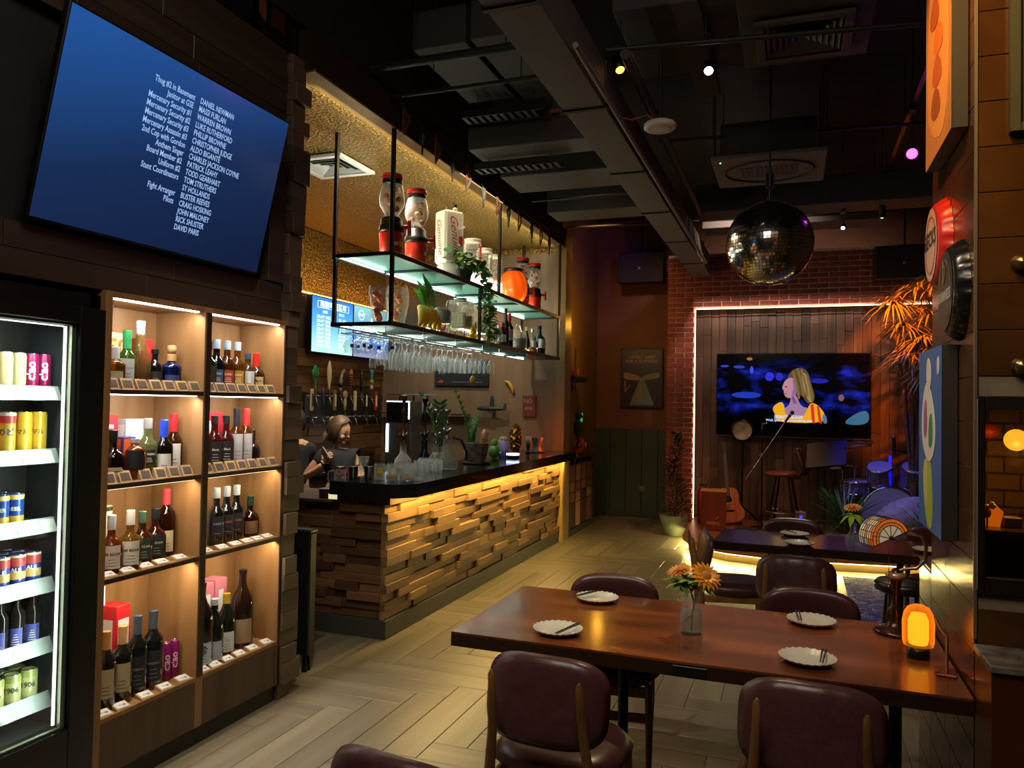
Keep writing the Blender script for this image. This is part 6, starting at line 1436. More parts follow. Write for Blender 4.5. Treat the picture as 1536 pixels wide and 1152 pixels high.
for i, (x, y, nm, rzc, ox, oy, L_) in enumerate(((-.863, 2.925, 'front left of the big table', -.35, .045, -.02, .15), (-.838, 3.47, 'rear left of the big table', -.6, -.055, -.0, .13), (.079, 3.47, 'rear right of the big table', .1, -.05, .01, .12), (.055, 2.945, 'front right of the big table', -.1, .05, .0, .13),
        (.046, 5.42, 'front of the second table', .1, .06, -.01, .10), (.018, 5.80, 'back edge of the second table', .8, -.03, .0, .12), (.82, 5.52, 'right end of the second table', .5, 0, 0, .12))):
    plate((x, y, .750), 'white fluted plate at the '+nm, 0)
    if i != 6: sticks((x+ox, y+oy, .775), 'pair of black chopsticks lying on the plate at the '+nm, rzc, L_)

# ------------------------------------------------------------------ flower vases
gl_v = glass('vase_glass', '#e8ecec', .02, '#f8fafa', .03, .8, .5)
petal = rough_mat('petal_orange', '#e08a10', '#f2ac1e', 30, .5, .1); gleaf = leafmat('flower_leaf', '#3c7a30', '#7fb04a'); pleaf = leafmat('flower_leaf_pale', '#8fbf3a', '#b8d860')
def gerbera(t, c, n_, r):
    n_ = Vector(n_).normalized(); q = n_.to_track_quat('Z', 'Y').to_matrix()
    MB().sph(c, (r*.38, r*.38, r*.2), 12, 8, rot=q).done('disc', mat('disc_brown', '#b86a10', .6), t)
    mb = MB()
    for ring, (k, rr, up) in enumerate(((18, 1.0, .1), (14, .8, .35), (10, .6, .7))):
        for i in range(k):
            a = 2*pi*i/k+ring*.2; d = q @ Vector((cos(a), sin(a), up)); leaf(mb, Vector(c)+(q @ Vector((cos(a), sin(a), 0)))*r*.2, d, q @ Vector((0, 0, 1)), r*rr*.85, r*.28, 0, .15)
    mb.done('petals', petal, t, kind='stuff')
t = E('flower_vase', (-.373, 3.135, .75), 'glass bottle vase with two orange gerberas on the big table', 'flower vase')
MB().lathe([(0, .0), (.040, 0), (.044, .006), (.045, .07), (.036, .11), (.030, .135), (.034, .175), (.032, .175), (.028, .135), (.034, .108), (.042, .07), (.041, .01), (0, .008)], seg=24, cap=False).done('glass', gl_v, t)
MB().lathe([(0, .01), (.040, .01), (.041, .07), (.036, .095), (0, .095)], seg=20).done('water', glass('water', '#c8d0cc', .05, '#eef4f0', .02), t)
MB().tube([(.0, 0, .012), (.004, 0, .08), (.010, 0, .12), (-.005, 0, .17), (-.04, -.01, .235)], .004, 6).tube([(-.035, 0, .04), (.0, 0, .07), (.012, .01, .13), (.02, 0, .18), (.045, .0, .225)], .004, 6).done('stems', mat('stem_green', '#7f8f4a', .5), t)
gerbera(t, (-.045, -.0, .245), (-.2, -.2, 1), .056); gerbera(t, (.056, -.02, .235), (.45, -.6, .7), .064)
mb, mb2 = MB(), MB(); RL = random.Random(2)
for i in range(40):
    a = RL.uniform(0, 2*pi); leaf(mb, (RL.gauss(.0, .025), RL.gauss(0, .015), .185+RL.random()*.03), (cos(a), sin(a)*.7, RL.uniform(-.5, .5)), (0, 0, 1), RL.uniform(.05, .075), RL.uniform(.025, .04), 0, .35)
for p, d in (((-.04, -.01, .205), (-1, -.1, .15)), ((-.045, -.02, .20), (-1, -.3, -.25)), ((.0, -.03, .21), (-.6, -.6, .2))): leaf(mb2, p, d, (0, 0, 1), .06, .04, 0, .2)
mb.done('leaves', gleaf, t, kind='stuff'); mb2.done('pale_leaf', pleaf, t, kind='stuff')
t = E('flower_vase', (.378, 5.53, .75), 'small twisted glass vase with one orange flower on second table', 'flower vase')
MB().lathe([(0, 0), (.04, 0), (.052, .03), (.045, .065), (.022, .10), (.018, .13), (.028, .15)], seg=14, cap=False, smooth=False).done('glass', gl_v, t)
MB().tube([(0, 0, .02), (.005, 0, .12), (-.005, 0, .22)], .005, 6).done('stem', mat('stem_green', '#7f8f4a', .5), t)
gerbera(t, (-.005, -.01, .255), (-.1, -.3, 1), .06)
mb = MB()
for d in ((1, -.2, -.2), (-1, -.3, -.2), (.8, -.6, -.4), (-.7, .3, .1), (.4, -.9, -.1), (-.3, -.9, -.3)): leaf(mb, (0, 0, .21), d, (0, 0, 1), .10, .045, 0, .5)
mb.done('leaves', pleaf, t, kind='stuff')

# ------------------------------------------------------------------ table lamps
t = E('table_lamp', (.435, 3.16, .75), 'orange glowing ribbed glass dome lamp at the wall end of table', 'lamp')
glow = glass('ribbed_amber', '#ff9a2a', .16, '#ffd9a0', .1)
glow.node_tree.nodes['Principled BSDF'].inputs['Emission Color'].default_value = lin('#ff8c1a'); glow.node_tree.nodes['Principled BSDF'].inputs['Emission Strength'].default_value = .8
MB().lathe([(0, 0), (.035, 0), (.040, .01), (.036, .035), (.02, .045), (0, .045)], seg=24).done('base', mat('lamp_base', '#1a1210', .3, .4), t)
mb = MB(); n = 72; prof = [(.046, .045), (.050, .06), (.051, .13), (.046, .16), (.034, .182), (.014, .192), (.003, .193)]
vs, fs = [], []
for r, z in prof:
    for i in range(n): a = 2*pi*i/n; k = 1+.06*cos(a*24); vs.append((r*k*cos(a), r*k*sin(a), z))
for j in range(len(prof)-1):
    for i in range(n): fs.append((j*n+i, j*n+(i+1) % n, (j+1)*n+(i+1) % n, (j+1)*n+i))
mb.add(vs, fs, 0, True); mb.done('ribbed_shade', glow, t)
MB().lathe([(0, .05), (.030, .05), (.035, .07), (.035, .135), (.024, .16), (0, .165)], seg=20).done('glowing_core', emis('amber_core', '#ffa428', 2.1), t)
light('amber_lamp_light', 'POINT', (.435, 3.16, .86), '#ff9420', 9.0, .035)
t = E('table_sign', (.500, 3.00, .75), 'small clear acrylic stand on a copper base beside the orange lamp', 'table sign', rz=-.1)
MB().cbox(-.035, .03, -.045, .045, 0, .012, .004).cyl(.008, (-.03, -.03, .0), (-.03, -.03, .016), 8).done('base', mat('copper_base', '#b06a44', .25, .9), t)
MB().cbox(-.002, .002, -.035, .035, .012, .13, .001).done('acrylic_panel', glass('acrylic', '#e8c8a0', .12, '#fff0e0', .05), t)
MB().cyl(.003, (0, -.037, .01), (0, -.037, .135), 6).tube([(0, -.037, .135), (-.02, 0, .155), (-.03, .04, .175)], .004, 6).done('metal_edge', mat('copper_base', '#b06a44', .25, .9), t)
# stained glass banker lamp
t = E('stained_glass_lamp', (.395, 3.46, .75), 'banker lamp with curved stained glass shade behind the orange lamp', 'lamp')
brz = mat('lamp_bronze', '#4a3026', .28, .85)
MB().lathe([(0, 0), (.080, 0), (.083, .008), (.075, .018), (.035, .03), (.022, .06), (.030, .09), (.018, .11), (.014, .16), (.020, .20), (.026, .235), (.018, .25), (.012, .26), (0, .265)], seg=28).done('base', brz, t)
MB().lathe([(0, .215), (.03, .22), (.04, .235), (.03, .245), (0, .25)], seg=12).done('gilt_collar', mat('gilt_collar', '#b59a7c', .35, .6), t)
MB().tube([(0, 0, .25), (.03, 0, .262), (.075, .0, .268), (.105, 0, .30), (.108, 0, .36), (.09, -.0, .40), (.04, 0, .405), (-.01, 0, .40)], .007, 10).done('arm', mat('arm_nickel', '#8a7a68', .25, .9), t)
MB().cyl(.0015, (-.03, -.04, .37), (-.03, -.04, .20), 5).sph((-.03, -.04, .195), .006, 8, 6).done('pull_chain', brass, t)
# shade: a half barrel, axis along q, opening down to the left; D-shaped end plate
Msh = TR(-.045, 0, .385) @ RZ(radians(28)) @ RX(radians(0)) @ RY(radians(-22))
R_s, L_s = .080, .095; N_a, N_l = 9, 7
cols = ['#d8cdb0', '#cfc3a0', '#c9bf9c', '#d9c9a4']
def semi(a, y, r=R_s): return Vector((r*cos(a), y, r*sin(a)))
shade = E('shade', (0, 0, 0)); shade.parent = t
m_edge = mat('glass_orange', '#c8641c', .3, emit='#ff8a30', es=.22); m_cream = mat('glass_cream', '#cfc2a0', .3, emit='#ffe8c0', es=.16); m_blue = mat('glass_blue', '#7f9aa8', .3, emit='#a0c0e0', es=.08); m_am = mat('glass_amber', '#b5762c', .3, emit='#ffb860', es=.14)
for i in range(N_a):
    a0, a1 = pi*i/N_a+.012, pi*(i+1)/N_a-.012
    for j in range(N_l):
        y0, y1 = -L_s/2+L_s*j/N_l+.001, -L_s/2+L_s*(j+1)/N_l-.001
        mb = MB(); mb.T = Msh
        P_ = [semi(a0, y0), semi(a1, y0), semi(a1, y1), semi(a0, y1), semi(a0, y0, R_s-.003), semi(a1, y0, R_s-.003), semi(a1, y1, R_s-.003), semi(a0, y1, R_s-.003)]
        mb.add([tuple(p) for p in P_], [(0, 1, 2, 3), (7, 6, 5, 4), (0, 4, 5, 1), (3, 2, 6, 7), (0, 3, 7, 4), (1, 5, 6, 2)])
        mm = m_edge if j in (0, 1) and not (j == 1 and i % 2) else (m_blue if (i*3+j) % 7 == 0 else (m_am if (i+j) % 5 == 0 else m_cream))
        mb.done('glass_piece', mm, shade)
mb = MB(); mb.T = Msh
pl = []
for r0, r1, mm in ((0, .052, m_cream), (.054, .064, m_edge), (.066, .077, m_edge)):
    k = 5 if r0 == 0 else 12
    for i in range(k):
        a0, a1 = pi*i/k+.02, pi*(i+1)/k-.02
        b2 = MB(); b2.T = Msh; P_ = [semi(a0, -L_s/2, max(r0, .004)), semi(a1, -L_s/2, max(r0, .004)), semi(a1, -L_s/2, r1), semi((a0+a1)/2, -L_s/2, r1), semi(a0, -L_s/2, r1)]
        b2.add([tuple(p) for p in P_]+[tuple(p+Vector((0, .003, 0))) for p in P_], [(0, 4, 3, 2, 1), (5, 6, 7, 8, 9), (0, 1, 6, 5), (1, 2, 7, 6), (2, 3, 8, 7), (3, 4, 9, 8), (4, 0, 5, 9)])
        b2.done('end_glass_piece', mm, shade)
lead = MB(); lead.T = Msh
for i in range(N_a+1): a = pi*i/N_a; lead.tube([semi(a, -L_s/2), semi(a, L_s/2)], .0018, 5)
for j in range(N_l+1): y = -L_s/2+L_s*j/N_l; lead.tube([semi(pi*k/18, y) for k in range(19)], .0018, 5)
for i in range(6): a = pi*i/5; lead.tube([semi(a, -L_s/2-.001, .003), semi(a, -L_s/2-.001, .053)], .0016, 5)
for r in (.053, .065): lead.tube([semi(pi*k/18, -L_s/2-.001, r) for k in range(19)], .0016, 5)
lead.tube([semi(0, -L_s/2), semi(pi, -L_s/2)], .002, 5); lead.sph(tuple(semi(pi/2, -L_s/2-.004, .004)), .009, 10, 8)
lead.done('leading', mat('lead_dark', '#1c130c', .35, .5), shade)

# ------------------------------------------------------------------ right: copper tiled wall block with window
cop = rough_mat('copper_tile', '#4a2c14', '#66401e', 4, 0.20, 0.03, 0.10, 0.35, 0.004, .3, .7)
gro = mat('tile_grout', '#7a6a55', .6)
WX, WYF, WYB = .545, 2.805, 3.615
pil = MB().box(WX+.004, 2.4, WYF+.004, WYB, 0, 1.07).box(WX+.004, .575, WYF+.004, WYB, 1.07, 1.70).box(WX+.004, 2.4, WYF+.004, WYB, 1.70, 4.45).done('wall_pillar', gro, kind='structure')
def tile(box): MB().cbox(*box, .0015).done('tile', cop, pil)
TH_ = .147
for r in range(31):
    z0 = .0+r*TH_; z1 = z0+TH_-.003
    if z0 > 4.4: break
    off = .3*(r % 2)
    # side facing the tables
    for (a, b_) in ((WYF, 3.21+off*.3), (3.213+off*.3, WYB)):
        tile((WX, WX+.01, a, b_-.003, z0, z1))
    # front
    if z1 < 1.07 or z0 > 1.70:
        x = WX
        while x < 1.2:
            x1 = x+.6-(off if x == WX else 0); tile((x, x1-.003, WYF, WYF+.01, z0, z1)); x = x1
MB().cbox(WX-.004, WX+.006, WYF-.004, WYF+.006, .93, 4.45, .001).done('trim_7', mat('tile_corner_trim', '#8a7a62', .35, .6), kind='structure')
# low tiled half wall behind
hw = MB().box(WX+.004, 1.0, WYB+.002, 3.93, 0, .98).done('wall_low', gro, kind='structure')
for r in range(6):
    for (a, b_) in ((WYB+.004, 3.93),): MB().cbox(WX, WX+.01, a, b_, r*.162, r*.162+.159, .0015).done('tile', mat('brown_mirror_tile', '#5a4630', .15, .5, vary=.1), hw)
MB().cbox(WX-.003, 1.0, WYB+.002, 3.935, .98, .99, .002).done('trim_8', mat('half_wall_cap', '#5c4a36', .3), kind='structure')
# lower cabinet with stone ledge in front of the pillar
lc = E('side_cabinet', (0, 0, 0), 'low copper brown cabinet with pale stone ledge under the window', 'cabinet')
MB().cbox(.545, 1.3, 2.585, 2.80, 0, .895, .003).done('body', mat('copper_panel', '#54290f', .3, .3), lc)
MB().cbox(.54, 1.31, 2.575, 2.80, .895, .918, .004).done('stone_ledge', rough_mat('ledge_stone', '#4a4238', '#7a7266', 12, .25, .05), lc)
t = E('glass_carafe', (.62, 2.50, 0), 'part of a clear glass bottle on a stand at the right edge', 'bottle')
MB().cbox(-.03, .12, -.04, .05, 0, .50, .004).done('stand', mat('side_stand', '#2c1a12', .5), t)
MB().lathe([(0, .50), (.035, .50), (.038, .51), (.038, .64), (.02, .68), (.016, .74), (.018, .745)], c=(.055, 0, 0), seg=20, cap=False).done('glass_body', clear, t)
# window in the pillar front
wf = mat('window_frame_dark', '#1a1009', .4)
w1 = MB().cbox(.548, .572, WYF-.012, WYF+.03, 1.075, 1.70, .003).cbox(.572, 1.25, WYF-.012, WYF+.03, 1.655, 1.70, .003).cbox(.572, 1.25, WYF-.012, WYF+.03, 1.075, 1.13, .003).done('window_1', wf, kind='structure')
MB().cbox(.5475, .551, WYF-.018, WYF-.008, 1.09, 1.69, .001).done('frame_trim', mat('frame_trim_steel', '#8a8074', .35, .6), w1)
MB().box(.572, 1.25, WYF+.008, WYF+.012, 1.13, 1.655).done('pane', pane_glass('window_pane', .04, .12, '#d8c8b0'), w1)
# alcove seen through the window
al = MB().box(.575, 1.3, 3.40, 3.42, 1.07, 1.70).done('wall_alcove', mat('alcove_backing', '#3a2c1c', .8), kind='structure')
MB().box(.575, .58, 2.84, 3.40, 1.07, 1.70).done('wall_alcove_side', mat('alcove_backing', '#3a2c1c', .8), kind='structure')
k = 0
for r in range(9):
    for c in range(6):
        x = .585+c*.115-(.055 if r % 2 else 0); MB().cbox(max(x, .58), x+.107, 3.392, 3.40, 1.10+r*.064, 1.155+r*.064, .001).done('brick', mat('alcove_brick', '#6b5230', .7, vary=.25), al)
al2 = E('alcove_counter', (0, 0, 0), 'dark counter inside the lit alcove behind the window', 'counter')
MB().cbox(.583, 1.3, 2.86, 3.37, 1.24, 1.27, .003).done('worktop', mat('alcove_top', '#3c2a1c', .25), al2)
MB().cbox(.58, 1.3, 3.0, 3.38, 1.08, 1.24, .003).done('base_cabinet', mat('alcove_cab', '#1e150d', .4), al2)
t = E('globe_lamp', (.715, 3.05, 1.555), 'glowing yellow globe lamp seen through the window', 'lamp')
MB().sph((0, 0, 0), .037, 20, 14).done('globe', emis('globe_yellow', '#ffcf4a', 2.2), t); MB().cyl(.003, (0, 0, .04), (0, 0, .145), 6).done('cord', black, t)
light('globe_lamp_light', 'POINT', (.70, 2.97, 1.50), '#ffc860', 4.0, .03)
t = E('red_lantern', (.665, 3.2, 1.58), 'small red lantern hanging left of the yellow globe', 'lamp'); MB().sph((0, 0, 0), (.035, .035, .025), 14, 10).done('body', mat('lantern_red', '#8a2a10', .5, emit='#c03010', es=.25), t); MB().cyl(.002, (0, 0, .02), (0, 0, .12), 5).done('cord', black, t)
t = E('orange_ornament', (.625, 2.95, 1.27), 'glowing orange fan shaped ornament on the alcove counter', 'ornament')
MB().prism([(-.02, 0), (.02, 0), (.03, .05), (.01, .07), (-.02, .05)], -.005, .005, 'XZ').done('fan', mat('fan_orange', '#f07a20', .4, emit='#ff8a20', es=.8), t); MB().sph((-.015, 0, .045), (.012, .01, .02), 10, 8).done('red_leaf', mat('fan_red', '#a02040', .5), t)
t = E('white_flowers', (.605, 2.93, 1.27), 'little spray of white flowers behind the glass', 'flowers')
mb = MB(); mb.cyl(.003, (0, 0, 0), (0, 0, .06), 5).done('stem', mat('stem_green', '#7f8f4a', .5), t); mb = MB()
for i in range(8): mb.sph((.02*cos(i*.8), .0, .07+.008*sin(i*1.7)), .007, 6, 5)
mb.done('blossom', mat('blossom', '#d8d8c8', .5), t, kind='stuff')
t = E('grey_napkin_box', (.675, 2.95, 1.27), 'grey box on the alcove counter beside the orange ornament', 'box'); MB().cbox(-.02, .03, -.02, .03, 0, .035, .003).done('body', mat('napkin_grey', '#6b645a', .5), t)
# round brass knobs
for z, l_ in ((2.118, 'upper round brass knob on the copper wall'), (1.793, 'lower round brass knob on the copper wall')):
    t = E('brass_knob', (.668, WYF-.001, z), l_, 'knob')
    MB().lathe([(0, 0), (.026, 0), (.028, .004), (.022, .010), (.024, .022), (.018, .034), (0, .038)], seg=24, rot=Matrix.Rotation(pi/2, 3, 'X')).done('knob', mat('knob_brass', '#8a7a50', .25, .9), t)
# framed board high on the front face
t = E('wall_frame', (.635, WYF-.001, 2.53), 'olive framed board high on the copper wall at the right edge', 'frame')
MB().cbox(0, .03, -.03, 0, 0, 1.2, .003).cbox(.03, .5, -.03, 0, 0, .03, .003).done('frame', mat('olive_frame', '#3a3a1c', .5), t); MB().box(.03, .5, -.012, 0, .03, 1.2).done('board', mat('olive_board', '#2c2410', .5), t)
# two deep canvases
def canvas(name, label, y0, y1, z0, z1, art):
    t = E(name, (WX, y0, z0), label, 'painting'); d = .052; h = z1-z0; w_ = y1-y0
    MB().cbox(-d, -.002, 0, w_, 0, h, .002).done('stretcher_box', mat('canvas_side', '#1f1a12', .6), t)
    art(t, -d-.001, w_, h); return t
def blob(t, x, pts_, c_, k, w_, h, name='paint_shape'):
    pts_ = pts_ if name == 'ground' else sm(pts_, 2); MB().prism([(u*w_, v_*h) for u, v_ in pts_], x-.0012*k-.001, x-.0012*k, 'YZ').done(name, rough_mat('paint_'+c_, c_, c_, 8, .5, .1), t)
def art1(t, x, w_, h):
    blob(t, x, [(0, 0), (1, 0), (1, 1), (0, 1)], '#a8793a', 0, w_, h, 'ground')
    blob(t, x, [(.1, .0), (.9, .12), (.95, .5), (.7, .9), (.3, 1), (.1, .6)], '#c0914c', 1, w_, h)
    for i, (u, v_, c_) in enumerate(((.55, .18, '#8a4a16'), (.5, .3, '#a35a1c'), (.45, .42, '#b8701f'), (.6, .55, '#94501c'), (.4, .7, '#c98a3c'))):
        blob(t, x, [(u-.22, v_-.03), (u, v_-.05), (u+.22, v_), (u+.12, v_+.09), (u-.1, v_+.07)], c_, 2+i*.2, w_, h)
def art2(t, x, w_, h):
    blob(t, x, [(0, 0), (1, 0), (1, 1), (0, 1)], '#3565a8', 0, w_, h, 'ground')
    blob(t, x, [(.3, .02), (.62, .0), (.75, .3), (.6, .42), (.42, .4)], '#a3b840', 1, w_, h)
    blob(t, x, [(.55, .15), (.68, .1), (.78, .32), (.62, .42)], '#c9c27a', 1.5, w_, h)
    blob(t, x, [(.25, .42), (.55, .36), (.85, .5), (.8, .72), (.6, .84), (.42, .78), (.2, .6)], '#dcdad2', 2, w_, h)
    blob(t, x, [(.3, .48), (.5, .44), (.48, .62), (.34, .66)], '#3f8a4c', 3, w_, h)
    blob(t, x, [(.55, .52), (.72, .5), (.7, .7), (.58, .74)], '#9c5f8c', 3, w_, h)
    blob(t, x, [(.42, .78), (.56, .76), (.62, .88), (.56, .96), (.44, .94), (.38, .86)], '#d8d4c8', 2.5, w_, h)
    blob(t, x, [(.05, .86), (.14, .84), (.16, .93), (.07, .95)], '#d8d4c8', 2.5, w_, h)
canvas('painting', 'tall amber abstract painting on a deep frame, upper right wall', 2.90, 3.42, 2.60, 3.55, art1)
canvas('painting', 'deep framed blue painting with white green and violet figure', 3.06, 3.57, 1.195, 1.885, art2)
# bottle cap signs
def cap_sign(label, y, z, r, face, rim, words, ring):
    t = E('bottle_cap_sign', (WX-.001, y, z), label, 'sign')
    q = Matrix.Rotation(-pi/2, 3, 'Y'); n = 84; vs, fs = [], []
    prof = [(1.0, .0, 1), (.98, .012, .7), (.91, .033, .25), (.85, .044, 0), (.80, .046, 0), (0, .048, 0)]
    for (q_, z_, wv) in prof:
        for i in range(n): a = 2*pi*i/n; k = q_*(1+.035*wv*cos(21*a)); vs.append((r*k*cos(a), r*k*sin(a), z_))
    for j in range(len(prof)-1):
        for i in range(n): fs.append((j*n+i, j*n+(i+1) % n, (j+1)*n+(i+1) % n, (j+1)*n+i))
    vs = [tuple(q @ Vector(v_)) for v_ in vs]
    MB().add(vs, fs, 0, True).done('crimped_cap', rim, t)
    MB().lathe([(0, .0495), (r*.80, .0485)], seg=40, rot=q, cap=False).done('face', face, t)
    MB().lathe([(r*.60, .0505), (r*.64, .0505)], seg=40, rot=q, cap=False).done('ring', ring, t)
    mb = MB(); M_ = frame_mat((-.0515, 0, 0), (0, -1, 0), (0, 0, 1))
    for (s_, z_, sz, m_) in words: add_text(mb, s_, sz, M_ @ TR(0, z_, 0), m_, bold=.02)
    return t, mb
t, mb = cap_sign('red and cream bottle cap sign, left of the black one', 3.33, 2.29, .175, mat('cap_cream', '#b59a8c', .45), mat('cap_red', '#9c1f16', .35), [('BECKS', .02, .085, 0)], mat('cap_ring', '#a8483a', .5))
mb.done('lettering', mat('cap_word', '#1c1c1c', .5), t)
t, mb = cap_sign('black bottle cap sign with gold harp and white lettering', 3.03, 2.07, .172, mat('cap_face_black', '#26241f', .4), mat('cap_black', '#121110', .28), [('GUINNESS', -.02, .05, 0)], mat('cap_ring2', '#5c564a', .5))
mb.done('lettering', mat('cap_white', '#b8b4a8', .5), t)
mb = MB(); mb.T = frame_mat((-.052, 0, .065), (0, -1, 0), (0, 0, 1))
mb.prism([(-.022, .04), (-.014, .04), (.0, .02), (.022, .02), (.022, .014), (.0, .012), (-.012, .028), (-.012, -.03), (.014, -.005), (.018, .014), (.022, .014), (.018, -.010), (-.010, -.045), (-.022, -.04)], 0, .001).done('harp_emblem', mat('harp_gold', '#a8843c', .35, .5), t)

# ------------------------------------------------------------------ stage: screen
sv = E('television', (0, 10.70, 0), 'large stage television showing a blonde woman in a yellow top', 'television'); sv.location = (-.965, 10.70, 1.29)
SW, SHh = 1.885, 1.075
MB().cbox(-.012, SW+.012, .005, .045, -.03, SHh+.012, .004).done('housing', blackmetal, sv)
MB().box(.35, .5, .045, .08, .3, .8).box(1.4, 1.55, .045, .08, .3, .8).done('wall_bracket', blackmetal, sv)
MB().box(-.01, SW+.01, .0, .004, -.028, -.018).done('chrome_strip', mat('tv_strip', '#6b6660', .3, .6), sv)
# screen picture: real emissive flat shapes on the panel
m, nt, b = nmat('stage_screen'); N, L = nt.nodes, nt.links
b.inputs['Base Color'].default_value = lin('#040406'); b.inputs['Roughness'].default_value = .12
tc = N.new('ShaderNodeTexCoord'); mp = N.new('ShaderNodeMapping'); mp.inputs['Scale'].default_value = (1.0, 1, 2.6); L.new(tc.outputs['Object'], mp.inputs[0])
no = N.new('ShaderNodeTexNoise'); no.inputs['Scale'].default_value = 2.6; no.inputs['Detail'].default_value = 4; L.new(mp.outputs[0], no.inputs['Vector'])
cr = N.new('ShaderNodeValToRGB'); cr.color_ramp.elements[0].position = .48; cr.color_ramp.elements[0].color = (0.0005, 0.0006, 0.002, 1); cr.color_ramp.elements[1].position = .74; cr.color_ramp.elements[1].color = lin('#2a3cff')
e_ = cr.color_ramp.elements.new(.58); e_.color = lin('#0c1a78'); L.new(no.outputs['Fac'], cr.inputs[0])
sx = N.new('ShaderNodeSeparateXYZ'); L.new(tc.outputs['Object'], sx.inputs[0])
rp = N.new('ShaderNodeValToRGB'); rp.color_ramp.elements[0].position = .2; rp.color_ramp.elements[0].color = (0, 0, 0, 1); rp.color_ramp.elements[1].position = .95; rp.color_ramp.elements[1].color = (0, 0, 0, 1)
for p_, v_ in ((.35, .7), (.6, 1), (.78, 1), (.88, .25)): e2 = rp.color_ramp.elements.new(p_); e2.color = (v_, v_, v_, 1)
mr = N.new('ShaderNodeMapRange'); mr.inputs[2].default_value = SHh; L.new(sx.outputs[2], mr.inputs[0]); L.new(mr.outputs[0], rp.inputs[0])
mm = N.new('ShaderNodeMix'); mm.data_type = 'RGBA'; mm.blend_type = 'MULTIPLY'; mm.inputs[0].default_value = 1; L.new(cr.outputs[0], mm.inputs[6]); L.new(rp.outputs[0], mm.inputs[7])
L.new(mm.outputs[2], b.inputs['Emission Color']); b.inputs['Emission Strength'].default_value = 0.7
MB().box(0, SW, .0, .004, 0, SHh).done('screen', m, sv)
def shape(pts_, c_, k, es=.9, name='screen_shape'):
    MB().prism([(u*SW, v_*SHh) for u, v_ in pts_], -.0008*k-.0006, -.0008*k, 'XZ').done(name, emis('scr_'+c_, c_, es), sv)
shape(sm([(.47, .70), (.50, .80), (.56, .84), (.61, .78), (.63, .62), (.655, .50), (.64, .38), (.60, .40), (.57, .50), (.52, .50), (.50, .46), (.48, .55)]), '#5a4428', 1, .9, 'hair')
shape(sm([(.56, .80), (.60, .74), (.625, .60), (.645, .48), (.63, .40), (.605, .44), (.58, .58)], 2), '#9a8450', 2.5, .9, 'hair_light')
shape(sm([(.445, .62), (.46, .68), (.50, .72), (.535, .66), (.54, .54), (.51, .46), (.47, .46), (.452, .50), (.45, .56), (.438, .575)]), '#b98490', 2, .9, 'face')
shape(sm([(.50, .50), (.535, .50), (.56, .36), (.62, .34), (.60, .22), (.44, .22), (.44, .32), (.49, .37)], 2), '#a07898', 1.5, .9, 'neck')
shape(sm([(.37, .34), (.43, .42), (.455, .38), (.46, .24), (.56, .22), (.59, .26), (.62, .40), (.66, .40), (.72, .28), (.715, .16), (.40, .16), (.40, .24)], 2), '#e8a81c', 3, .9, 'top')
shape([(.625, .38), (.645, .39), (.655, .16), (.635, .16)], '#d2331c', 4, .9, 'strap'); shape([(.665, .37), (.68, .36), (.70, .16), (.68, .16)], '#d2331c', 4, .9, 'strap')
shape(sm([(.385, .26), (.40, .24), (.405, .16), (.39, .16)], 1), '#7868a8', 4, .7, 'arm'); shape(sm([(.70, .27), (.725, .26), (.735, .16), (.705, .16)], 1), '#6080a8', 4, .7, 'arm')
shape(sm([(.50, .70), (.535, .66), (.54, .54), (.51, .47), (.50, .50), (.515, .58), (.51, .66)], 2), '#8a6494', 2.2, .9, 'face_shadow'); shape(sm([(.50, .50), (.52, .47), (.535, .40), (.52, .38), (.505, .44)], 2), '#70508c', 2, .9, 'neck_shadow')
for q_ in ((.50, .80), (.53, .83), (.555, .82), (.585, .77)): shape(sm([(q_[0], q_[1]), (q_[0]+.018, q_[1]-.02), (q_[0]+.05, q_[1]-.22), (q_[0]+.06, q_[1]-.36), (q_[0]+.04, q_[1]-.34), (q_[0]+.03, q_[1]-.2)], 2), '#7a6238', 2.8, .9, 'hair_strand')
shape(sm([(.455, .60), (.475, .605), (.475, .592), (.457, .588)], 1), '#3a2a50', 5, .9, 'eye'); shape(sm([(.452, .515), (.472, .52), (.470, .505), (.455, .502)], 1), '#a03a5a', 5, .9, 'mouth')
for (u, v_, a, b2, c_) in ((.235, .80, .012, .05, '#3a4aff'), (.22, .94, .02, .02, '#c06020'), (.355, .72, .03, .055, '#2a30e8'), (.42, .72, .025, .05, '#2028c8'), (.82, .47, .018, .04, '#8a5a60'), (.20, .49, .10, .04, '#1c3cc0'), (.05, .85, .03, .015, '#1c3cc0'), (.15, .84, .04, .018, '#1c3cc0'), (.68, .67, .06, .03, '#1820b0')):
    shape([(u+a*cos(2*pi*i/16), v_+b2*sin(2*pi*i/16)) for i in range(16)], c_, 1, .7, 'bokeh_light')
shape(sm([(.82, .15), (.90, .28), (.99, .34), (.995, .15)], 2), '#1c6a8a', 1, .8, 'teal_shape')
mb = MB(); add_text(mb, "Well, let's make something else", .045, frame_mat((SW*.485, -.0055, SHh*.185), (1, 0, 0), (0, 0, 1)), 0, bold=.01)
add_text(mb, '\u90a3\u6211\u4eec\u505a\u70b9\u522b\u7684', .05, frame_mat((SW*.485, -.0055, SHh*.225), (1, 0, 0), (0, 0, 1)), 0, bold=.01); mb.done('subtitle_text', emis('subtitle', '#bfe0ff', 1.0), sv)

